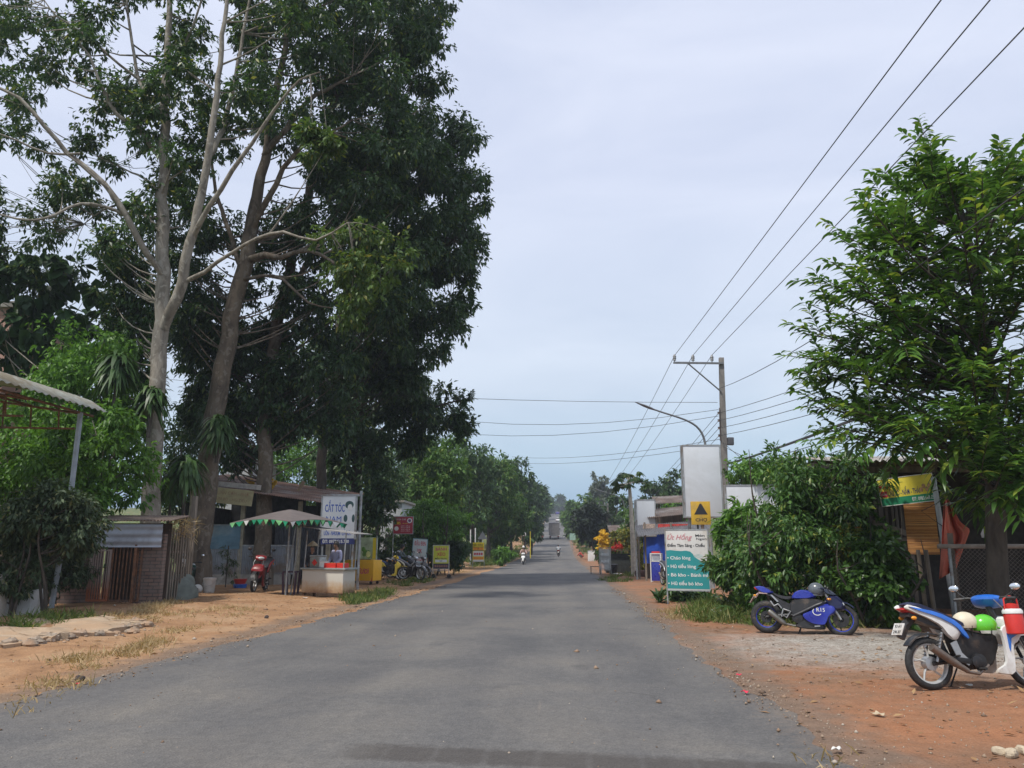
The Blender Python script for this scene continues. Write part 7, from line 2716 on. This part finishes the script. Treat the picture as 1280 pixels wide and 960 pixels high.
t, w_, z0, z1 = stand_sign('pancake_sign', 'lime-yellow pancake sign with red letters on a frame with casters', 542, 561, 682, 711, 38.6, LIMEY, mat('pale_frame', (.5, .48, .44), .6), .04)
mb = MB()
h_ = z1 - z0
put(mb, 'BÁNH', 0, z0 + h_ * .85, .15, .72 * w_, -.021, bold=.014)
mb.cur = 1
put(mb, 'XÈO', 0, z0 + h_ * .63, .16, .56 * w_, -.021, bold=.016)
mb.cur = 2
put(mb, 'MIỀN TRUNG', 0, z0 + h_ * .44, .07, .78 * w_, -.021, bold=.01)
mb.cur = 3
mb.box((0, -.0215, z0 + h_ * .335), (w_ * .76, .004, h_ * .11))
mb.cur = 2
put(mb, '20K', 0, z0 + h_ * .335, .07, .2 * w_, -.0245)
mb.cur = 4
mb.box((0, -.0215, z0 + h_ * .115), (w_ * .99, .004, h_ * .22))
mb.cur = 5
for k in range(6):
    mb.ball((-.36 * w_ + k * .145 * w_, -.0245, z0 + h_ * .115), (.05, .003, .06), 10, 6)
part(mb, 'lettering', [INK_M, INK_R, INK_K, INK_W, mat('dark_photo_print', (.055, .045, .06), .5, var=.4, scale=15), mat('food_photo_print', (.28, .13, .10), .5, var=.5, scale=15)], t)
mb = MB()
for s0 in (-1, 1):
    mb.lathe([(.03, -.025), (.10, -.02), (.10, .02), (.03, .025)], 14, (s0 * w_ / 2 + .03, -.06, .10), 'y')
    mb.box((s0 * w_ / 2 + .02, 0, .04), (.3, .5, .03))
pieces(mb, 'caster', RUBBER, t)
part(MB().box((0, .03, .35), (w_, .03, .03)), 'cross_bar', GALV, t)

t, w_, z0, z1 = stand_sign('stacked_sign', 'yellow and orange sign of stacked panels on the grassy verge', 591, 605, 678, 702, 56, INK_Y, None, .03)
mb = MB()
h_ = z1 - z0
mb.cur = 1
mb.box((0, -.0225, z0 + h_ * .67), (w_ * .86, .006, h_ * .13))
mb.box((0, -.0225, z0 + h_ * .17), (w_ * .86, .006, h_ * .12))
mb.cur = 2
mb.box((0, -.0225, z0 + h_ * .41), (w_ * .9, .006, h_ * .28))
mb.box((0, -.0225, z0 + h_ * .05), (w_ * .95, .006, h_ * .10))
mb.cur = 3
for k in range(4):
    mb.ball((-.3 * w_ + k * .2 * w_, -.027, z0 + h_ * .40), (.07, .004, .09), 8, 6)
mb.cur = 0
put(mb, 'LẨU - NƯỚNG', 0, z0 + h_ * .87, .13, .74 * w_, -.022, bold=.014)
put(mb, 'ỐC', 0, z0 + h_ * .67, .09, .16 * w_, -.027, bold=.01)
mb.cur = 4
mb.box((0, -.0215, z0 + h_ * .76), (w_ * .97, .004, h_ * .025))
mb.box((0, -.0215, z0 + h_ * .575), (w_ * .97, .004, h_ * .03))
part(mb, 'lettering', [INK_K, INK_O, INK_W, INK_R, INK_K], t)

# road furniture further on
g_ = onground(603, 690, 72)
t = thing('triangle_sign', 'grey back of a triangular road sign on the left verge', 'sign', g_)
z1, z0 = at(603, 664, 72)[2] - g_[2], at(603, 674, 72)[2] - g_[2]
hw = (z1 - z0) * .62
part(MB().prism([(-hw, z0), (hw, z0), (0, z1)], -.02, .02), 'panel', mat('sign_back_grey', (.36, .38, .42), .5, .3, var=.1), t)
part(MB().tube([(0, .05, -.1), (0, .05, z0 + .3)], .045, 8), 'pole', WHITEP, t)
for lab, px, py, Y in (('left one of two white marker posts before the plantation', 588, 662, 66), ('right one of two white marker posts before the plantation', 594, 660, 67)):
    g_ = onground(px, 690, Y)
    t = thing('marker_post', lab, 'post', g_)
    z1 = at(px, py, Y)[2] - g_[2]
    part(MB().tube([(0, 0, -.1), (0, 0, z1)], .05, 7), 'shaft', WHITEP, t)
g_ = onground(655, 690, 95)
t = thing('square_sign', 'pale square sign on a thin pole at the left road edge', 'sign', g_)
z1, z0 = at(655, 665, 95)[2] - g_[2], at(655, 670, 95)[2] - g_[2]
part(MB().box((0, 0, (z0 + z1) / 2), (.5, .04, z1 - z0)), 'panel', WHITEP, t)
part(MB().box((0, -.023, (z0 + z1) / 2), (.06, .006, (z1 - z0) * .9)), 'stripe', INK_O, t)
part(MB().tube([(0, .04, -.1), (0, .04, z1)], .035, 6), 'pole', RUST, t)
g_ = onground(663, 690, 98)
t = thing('marker_post', 'yellow post at the left road edge right of the square sign', 'post', g_)
part(MB().tube([(0, 0, -.1), (0, 0, at(663, 664, 98)[2] - g_[2])], .05, 7), 'shaft', INK_Y, t)

# traffic --------------------------------------------------------------------------------
q = onground(654, 690, 69.5)
underbone('motorbike', 'white motorbike coming towards the viewer on the left side of the road', q + np.array([0, .9, 0]), -PI / 2, WHITEP, WHITEP, plate=False, lean=0, turn=0)
person('rider with white helmet on the oncoming white motorbike', q + np.array([0, .62, 0]), -PI / 2, 'ride', mat('dusty_pink_cloth', (.42, .28, .24), .9), CLOTH_D, hat=WHITEP)
q = onground(698, 690, 104)
underbone('motorbike', 'dark red motorbike seen from behind in the right lane', q, PI / 2, REDP, BLACKP, lean=0, turn=0)
person('rider in pale shirt and dark helmet riding away in the right lane', q + np.array([0, .3, 0]), PI / 2, 'ride', mat('pale_blue_cloth', (.40, .43, .46), .9), CLOTH_D, hat=BLACKP)
q = onground(678, 690, 165)
underbone('motorbike', 'far red motorbike on the left road edge beside the truck', q, PI / 2, REDP, REDP, lean=0, turn=0)
person('far rider in red jacket on the left road edge beside the truck', q + np.array([0, .3, 0]), PI / 2, 'ride', mat('red_cloth', (.45, .05, .04), .8), CLOTH_D, hat=WHITEP)


def truck():
    Y = 172
    g_ = onground(693, 690, Y)
    sl = math.atan2(prof(Y + 4) - prof(Y - 4), 8)
    t = thing('truck', 'grey canvas-covered truck driving away uphill', 'truck', g_, rot=(sl, 0, 0))
    W2 = 2.35
    part(MB().box((0, 2.6, 2.25), (W2, 5.0, 2.6), bev=.08), 'cargo_cover', mat('grey_brown_canvas', (.20, .185, .18), .9, var=.2, scale=2), t)
    mb = MB()
    for x in (-.6, 0, .6):
        mb.box((x, .08, 2.2), (.05, .06, 2.4))
    mb.box((0, .085, 3.5), (W2, .08, .10))
    part(mb, 'tailgate_straps', mat('dark_strap', (.12, .11, .11), .8), t)
    part(MB().box((0, .12, .86), (W2, .15, .16), bev=.02), 'rear_bumper', WHITEP, t)
    part(MB().box((0, 2.8, .80), (W2 * .8, 5.6, .2)), 'chassis', BLACKM, t)
    part(MB().box((0, 6.1, 1.5), (2.1, 1.7, 2.0), bev=.15), 'cab', mat('cab_blue', (.08, .14, .25), .4), t)
    for y in (1.0, 6.0):
        for s0 in (-1, 1):
            w = part(MB().lathe([(.04, -.16), (.28, -.16), (.28, .16), (.04, .16)], 18, (s0 * .9, y, .48), 'x'), 'wheel', ALU, t)
            part(MB().lathe([(.29, -.18), (.47, -.17), (.48, 0), (.47, .17), (.29, .18)], 22, (s0 * .9, y, .48), 'x', close=True), 'tyre', RUBBER, w)
    for s0 in (-1, 1):
        part(MB().box((s0 * .85, .03, .72), (.3, .05, .12)), 'tail_light', REDL, t)
        part(MB().box((s0 * 1.25, 6.7, 2.0), (.2, .08, .35)), 'mirror', BLACKP, t)


truck()


def car(label, px, Y, m, rz):
    g_ = onground(px, 690, Y)
    sl = math.atan2(prof(Y + 4) - prof(Y - 4), 8)
    t = thing('car', label, 'car', g_, rot=(sl, 0, 0) if rz == 0 else (-sl, 0, PI))
    ol = [(-.1, .35), (-.15, .75), (.0, .95), (.9, 1.0), (3.3, .95), (4.2, .78), (4.3, .4), (4.1, .28), (.1, .28)]
    part(MB().prism([(a, b) for a, b in smooth_poly(np.array(ol))], -.85, .85, 'yz'), 'body', m, t)
    part(MB().prism([(.35, .98), (.75, 1.42), (2.1, 1.46), (3.0, .98)], -.72, .72, 'yz'), 'windows', BLACKP, t)
    part(MB().box((0, 1.45, 1.47), (1.3, 1.4, .05), bev=.02), 'roof', m, t)
    for y in (.8, 3.4):
        for s0 in (-1, 1):
            w = part(MB().lathe([(.03, -.09), (.2, -.09), (.2, .09), (.03, .09)], 16, (s0 * .78, y, .32), 'x'), 'wheel', ALU, t)
            part(MB().lathe([(.2, -.1), (.31, -.1), (.32, 0), (.31, .1), (.2, .1)], 20, (s0 * .78, y, .32), 'x', close=True), 'tyre', RUBBER, w)
    for s0 in (-1, 1):
        part(MB().box((s0 * .65, -.1, .72), (.3, .08, .14)), 'tail_light', REDL, t)
        part(MB().box((s0 * .62, 4.27, .62), (.3, .08, .14)), 'headlight', LENS, t)


car('white car on the hill just beyond the truck', 698.5, 262, WHITEP, 0)
car('dark car near the top of the hill beyond the white car', 697.5, 335, BLUEP, 0)

# far hut and street boards at left of the crest road
g_ = onground(468, 690, 44)
t = thing('house', 'pale grey wall of a house behind the parked motorbikes', 'house', g_)
hz_ = at(470, 628, 44)[2] - g_[2]
part(MB().box((.9, 2, hz_ / 2), (1.2, 4, hz_)), 'wall', mat('pale_render', (.42, .44, .46), .85, var=.12), t)
part(MB().box((.9, 2, hz_ + .06), (1.5, 4.3, .12)), 'roof', CONC, t)
part(MB().box((.9, -.03, 1.3), (.6, .05, 1.6)), 'window', BLACKP, t)
# ================================================================== ground cover and litter


def blades(name, label, areas, m, L0, L1, W0):
    """areas: (px polygon on the ground, blades).  One loose cover of grass blades."""
    lv = Leaves()
    for pts, n in areas:
        pts = np.asarray(pts, float)
        lo_, hi_ = pts.min(0), pts.max(0)
        out = []
        c0 = rng.uniform(lo_, hi_, (max(30, n // 18), 2))
        ins, _ = in_poly(c0[:, 0], c0[:, 1], pts)
        c0 = c0[ins]
        if not len(c0):
            continue
        i = rng.integers(0, len(c0), n)
        xy = c0[i] + rng.normal(size=(n, 2)) * .12
        p = np.stack([xy[:, 0], xy[:, 1], terr(xy[:, 0], xy[:, 1]) - .01], 1)
        ax = np.stack([rng.normal(size=n) * .55, rng.normal(size=n) * .55, np.ones(n)], 1)
        sc_ = rng.uniform(L0, L1, n)
        lv.add(p, ax, rng.normal(size=(n, 3)), sc_, W0 * rng.uniform(.7, 1.3, n), BLADE, .1, rng.uniform(.1, .6, n))
    o = lv.build(name, m)
    return tag(o, label, 'grass', None, 'stuff')


G2 = lambda px, py: gp(px, py, .08)[:2]
P_ = lambda *q: [G2(a, b) for a, b in q]
blades('dry_grass', 'dry straw-coloured grass along the dirt verges',
       [(P_((120, 772), (215, 752), (240, 760), (200, 775), (140, 785)), 2200), (P_((60, 826), (170, 800), (240, 778), (225, 795), (100, 832)), 1500), (P_((0, 868), (60, 840), (120, 845), (40, 880)), 260),
        (P_((200, 768), (300, 755), (330, 762), (250, 780)), 500),
        (P_((535, 716), (600, 706), (632, 700), (610, 711), (560, 718)), 2600), (P_((560, 706), (630, 697), (648, 695), (620, 702)), 1800),
        (P_((820, 762), (850, 752), (895, 762), (900, 768), (840, 770)), 1500), (P_((1030, 935), (1050, 925), (1062, 950), (1040, 956)), 40),
        (P_((440, 738), (480, 733), (478, 745), (440, 748)), 700)], LF_DRY, .06, .22, .012)
blades('verge_grass', 'green weedy grass at the foot of the hedge and signs',
       [(P_((850, 765), (890, 748), (935, 760), (940, 772), (880, 774)), 3200), (P_((930, 776), (960, 760), (1130, 778), (1130, 786)), 2200), (P_((430, 745), (490, 735), (500, 742), (440, 752)), 1700),
        (P_((560, 712), (640, 697), (655, 697), (630, 704)), 2600), (P_((745, 722), (790, 716), (800, 724), (760, 727)), 900), (P_((480, 728), (535, 720), (545, 724), (490, 733)), 900),
        (P_((0, 785), (60, 772), (120, 770), (110, 778), (20, 792)), 600)], LF_GRASS, .12, .42, .018)
blades('roadside_weeds', 'tall green weeds along the far road edges',
       [([(XL - 3.2, 62), (XL - .5, 62), (XL - .4, 130), (XL - 5, 130)], 5200), ([(XR + 2.4, 95), (XR + .6, 120), (XR + .5, 240), (XR + 5, 240)], 3000), ([(XL - 5, 130), (XL - .4, 130), (XL - .4, 260), (XL - 6, 260)], 2400)], LF_GRASS, .3, 1.0, .08)

# strap-leaved weeds under the hedge
for lab, px, Y, r_ in (('yellow-green spiky weed at the foot of the warning sign pole', 882, 20.6, 22), ('long-leaved weed right of the menu board legs', 905, 19.8, 24), ('spiky agave-like weed left of the menu board leg', 822, 21.8, 26),
                       ('dark strap-leaved weed under the hedge beside the motorcycle tail', 930, 18.0, 30), ('long-leaved weed in the hedge above the motorcycle tail', 925, 18.4, 46)):
    g_ = onground(px, 690, Y)
    t = thing('strap_leaf_weed', lab, 'plant', g_)
    n = 34
    az = rng.uniform(0, 2 * PI, n)
    el_ = rng.uniform(.35, 1.4, n)
    d = np.stack([np.cos(az) * np.cos(el_), np.sin(az) * np.cos(el_), np.sin(el_)], 1)
    lv = Leaves()
    s_ = r_ * Y / FPX
    lv.add(d * .03 + rng.normal(size=(n, 3)) * .03, d, np.array([0, 0, 1.0]) + rng.normal(size=(n, 3)) * .2, rng.uniform(.8, 1.5, n) * s_, .11 * s_, STRAP, .2, .45)
    lv.build('leaves', LF_DRAC, t)

# gravel and crumbs
n = 9500
xs = np.concatenate([rng.uniform(XR - .1, 9, 6000), rng.uniform(-11, XL + .3, 3000), rng.uniform(-5, 1.6, 500)])
ys = np.concatenate([rng.uniform(4.5, 20, 6000), rng.uniform(6.5, 26, 3000), rng.uniform(5, 22, 500)])
ye = np.concatenate([rng.uniform(4.6, 30, 2600), rng.uniform(6.5, 32, 2600)])
xe = np.concatenate([XR + rng.normal(size=2600) * .16, XL + .7 * np.clip((ye[2600:] - 9) / 22, 0, 1) + rng.normal(size=2600) * .18])
xs, ys = np.concatenate([xs, xe]), np.concatenate([ys, ye])
k = (vnoise(xs, ys, .9, 51) > .42) | (rng.random(len(xs)) < .25)
xs, ys = xs[k], ys[k]
sz_ = np.minimum(.05, .007 + rng.pareto(3.0, len(xs)) * .006)
base_ = np.array([[1, 0, 0], [0, 1, 0], [-1, 0, 0], [0, -1, 0], [0, 0, .7], [0, 0, -.7]], float)
tri = np.array([[0, 1, 4], [1, 2, 4], [2, 3, 4], [3, 0, 4], [1, 0, 5], [2, 1, 5], [3, 2, 5], [0, 3, 5]])
V = base_[None] * sz_[:, None, None] * (1 + rng.normal(size=(len(xs), 6, 3)) * .25)
rot = rng.uniform(0, 2 * PI, len(xs))
c_, s_ = np.cos(rot)[:, None], np.sin(rot)[:, None]
V = np.stack([V[:, :, 0] * c_ - V[:, :, 1] * s_, V[:, :, 0] * s_ + V[:, :, 1] * c_, V[:, :, 2]], -1)
V += np.stack([xs, ys, terr(xs, ys) + np.where((xs > XL) & (xs < XR), .018, 0) + sz_ * .2], 1)[:, None]
F = (tri[None] + (np.arange(len(xs)) * 6)[:, None, None]).reshape(-1, 3)
gm2, nt, b = newmat('loose_stones')
g2 = nt.nodes.new('ShaderNodeNewGeometry')
nt.links.new(ramp(nt, g2.outputs['Random Per Island'], [(0, (.12, .08, .055)), (.4, (.26, .17, .11)), (.8, (.30, .235, .175)), (1, (.40, .35, .29))]), b.inputs['Base Color'])
b.inputs['Roughness'].default_value = .95
tag(fastmesh('gravel', V.reshape(-1, 3), [F], gm2), 'loose stones and crumbs on the verges', 'gravel', None, 'stuff')
# fallen leaves
n = 1500
xs = np.concatenate([rng.uniform(-11, XL + .3, 950), rng.uniform(XR - .2, 9, 550)])
ys = np.concatenate([rng.uniform(7, 30, 950), rng.uniform(5, 18, 550)])
lv = Leaves()
lv.add(np.stack([xs, ys, terr(xs, ys) + .012], 1), np.append(rng.normal(size=(n, 2)), rng.normal(size=(n, 1)) * .15, 1), np.array([0, 0, 1.0]) + rng.normal(size=(n, 3)) * .2, rng.uniform(.05, .12, n), rng.uniform(.025, .05, n), LEAF4, .3)
tag(lv.build('fallen_leaves', leafmat('dead_leaf', (.16, .09, .045), (.26, .15, .07), (.36, .24, .12), .1, .8)), 'fallen brown leaves on the dirt', 'leaves', None, 'stuff')

# rubble and litter one can tell apart


def rock(name, label, cat, px, py, size, m, squash=.6, n=14, group=None):
    g_ = gp(px, py, 0)
    g_[2] = tz(g_[0], g_[1]) + (.018 if XL < g_[0] < XR else 0)
    mb = MB().ball((0, 0, 0), (size, size * .8, size * squash), n, 8)
    V = np.array(mb.v)
    V = V * (1 + (vnoise(V[:, 0] / size * 1.3 + px, V[:, 1] / size * 1.3 + V[:, 2] / size, .9, 61)[:, None] - .5) * .7)
    V[:, 2] += size * squash * .6
    mb.v = V.tolist()
    o = mb.build(name, m, sharp=25)
    o.location = tuple(g_)
    o.rotation_euler = (0, 0, px)
    return tag(o, label, cat, group)


ST = mat('pale_rubble', (.46, .38, .27), .95, var=.25, scale=9, bmp=.5)
rock('stone', 'pale rubble stone at the bottom right, left of the others', 'stone', 1250, 943, .055, ST)
rock('stone', 'middle one of three pale rubble stones at the bottom right', 'stone', 1264, 946, .06, ST)
rock('stone', 'pale rubble stone at the bottom right corner', 'stone', 1280, 942, .06, ST)
rock('clod', 'dark clod of earth on the left verge edge by the road', 'clod', 100, 851, .055, mat('dark_earth', (.06, .045, .04), .95, bmp=.4), .7)
rock('clod', 'small dark clod of earth on the left verge near the brown parasol', 'clod', 333, 774, .05, _mats['dark_earth'], .7)
PINK = mat('red_wrapper', (.62, .03, .07), .4, var=.15)
PAPER = mat('crumpled_paper', (.62, .60, .56), .8, var=.1)


def scrap(name, label, cat, px, py, w, m, h=.02):
    g_ = gp(px, py, 0)
    z = tz(g_[0], g_[1]) + (.022 if XL < g_[0] < XR else .012)
    s_ = np.linspace(-1, 1, 7)
    X_, Y_ = np.meshgrid(s_, s_)
    Z_ = h * (.6 + .5 * np.sin(X_ * 3 + px) * np.cos(Y_ * 2.6 + py)) + .004
    r_ = 1 + .18 * np.sin(np.arctan2(Y_, X_) * 3 + px)
    o = MB().slab(np.stack([X_ * w * r_, Y_ * w * .7 * r_, Z_], -1), (0, 0, -.003)).build(name, m, sharp=60)
    o.location = (g_[0], g_[1], z)
    o.rotation_euler = (0, 0, px * .7)
    tag(o, label, cat)


scrap('wrapper', 'small red wrapper on the asphalt edge, farther of two', 'wrapper', 923, 846, .03, PINK)
scrap('wrapper', 'small red wrapper on the asphalt edge, nearer of two', 'wrapper', 932, 869, .035, PINK)
scrap('wrapper', 'small red wrapper at the left road edge below the dark clod', 'wrapper', 97, 859, .025, PINK)
scrap('paper_scrap', 'white paper scrap at the road edge at the bottom of the photo', 'paper', 1047, 942, .035, PAPER)
scrap('paper_scrap', 'white paper litter in the grass under the hedge left of the motorcycle', 'paper', 896, 768, .13, PAPER, .07)
scrap('paper_scrap', 'small white paper litter just right of the larger litter under the hedge', 'paper', 912, 769, .05, PAPER, .03)
scrap('paper_scrap', 'small white scrap under the white and blue motorbike', 'paper', 1213, 862, .035, PAPER)
scrap('paper_scrap', 'white scrap on the ground before the food cart', 'paper', 381, 749, .07, PAPER)
scrap('paper_scrap', 'white litter by the charcoal stove of the flower stall', 'paper', 773, 719, .28, PAPER, .08)
scrap('straw_stick', 'pale dry stick lying on the red dirt', 'stick', 1098, 895, .05, mat('pale_stick', (.45, .36, .24), .9))

# broken rubble along the front of the concrete apron
rb = MB()
for k in range(90):
    i = rng.integers(8, 88)
    x, y = ex[i] + rng.normal() * .12, ey[i] - .05 + rng.normal() * .14
    r_ = .03 + rng.random() ** 3 * .12
    q = MB().ball((0, 0, 0), (r_, r_ * .8, r_ * .6), 8, 6)
    V = np.array(q.v)
    V = V * (1 + rng.normal(size=V.shape) * .16) + [x, y, tz(x, y) + r_ * .25]
    rb.add(V, q.f)
tag(rb.build('rubble', mat('broken_concrete', (.27, .22, .17), .95, var=.4, scale=6, dirt=(.36, .23, .14), dirtamt=.4, bmp=.6), sharp=20), 'broken concrete rubble along the apron edge', 'rubble', None, 'stuff')

# thin daytime haze ------------------------------------------------------------------------
hm = bpy.data.materials.new('haze_air')
hm.use_nodes = True
nt = hm.node_tree
nt.nodes.remove(nt.nodes['Principled BSDF'])
pv = nt.nodes.new('ShaderNodeVolumePrincipled')
pv.inputs['Color'].default_value = (.80, .88, 1.0, 1)
pv.inputs['Density'].default_value = .0006
nt.links.new(pv.outputs[0], nt.nodes['Material Output'].inputs['Volume'])
tag(MB().box((0, 2200, 14), (5400, 5000, 60)).build('haze', hm), 'thin bluish haze in the air', None, None, 'stuff')
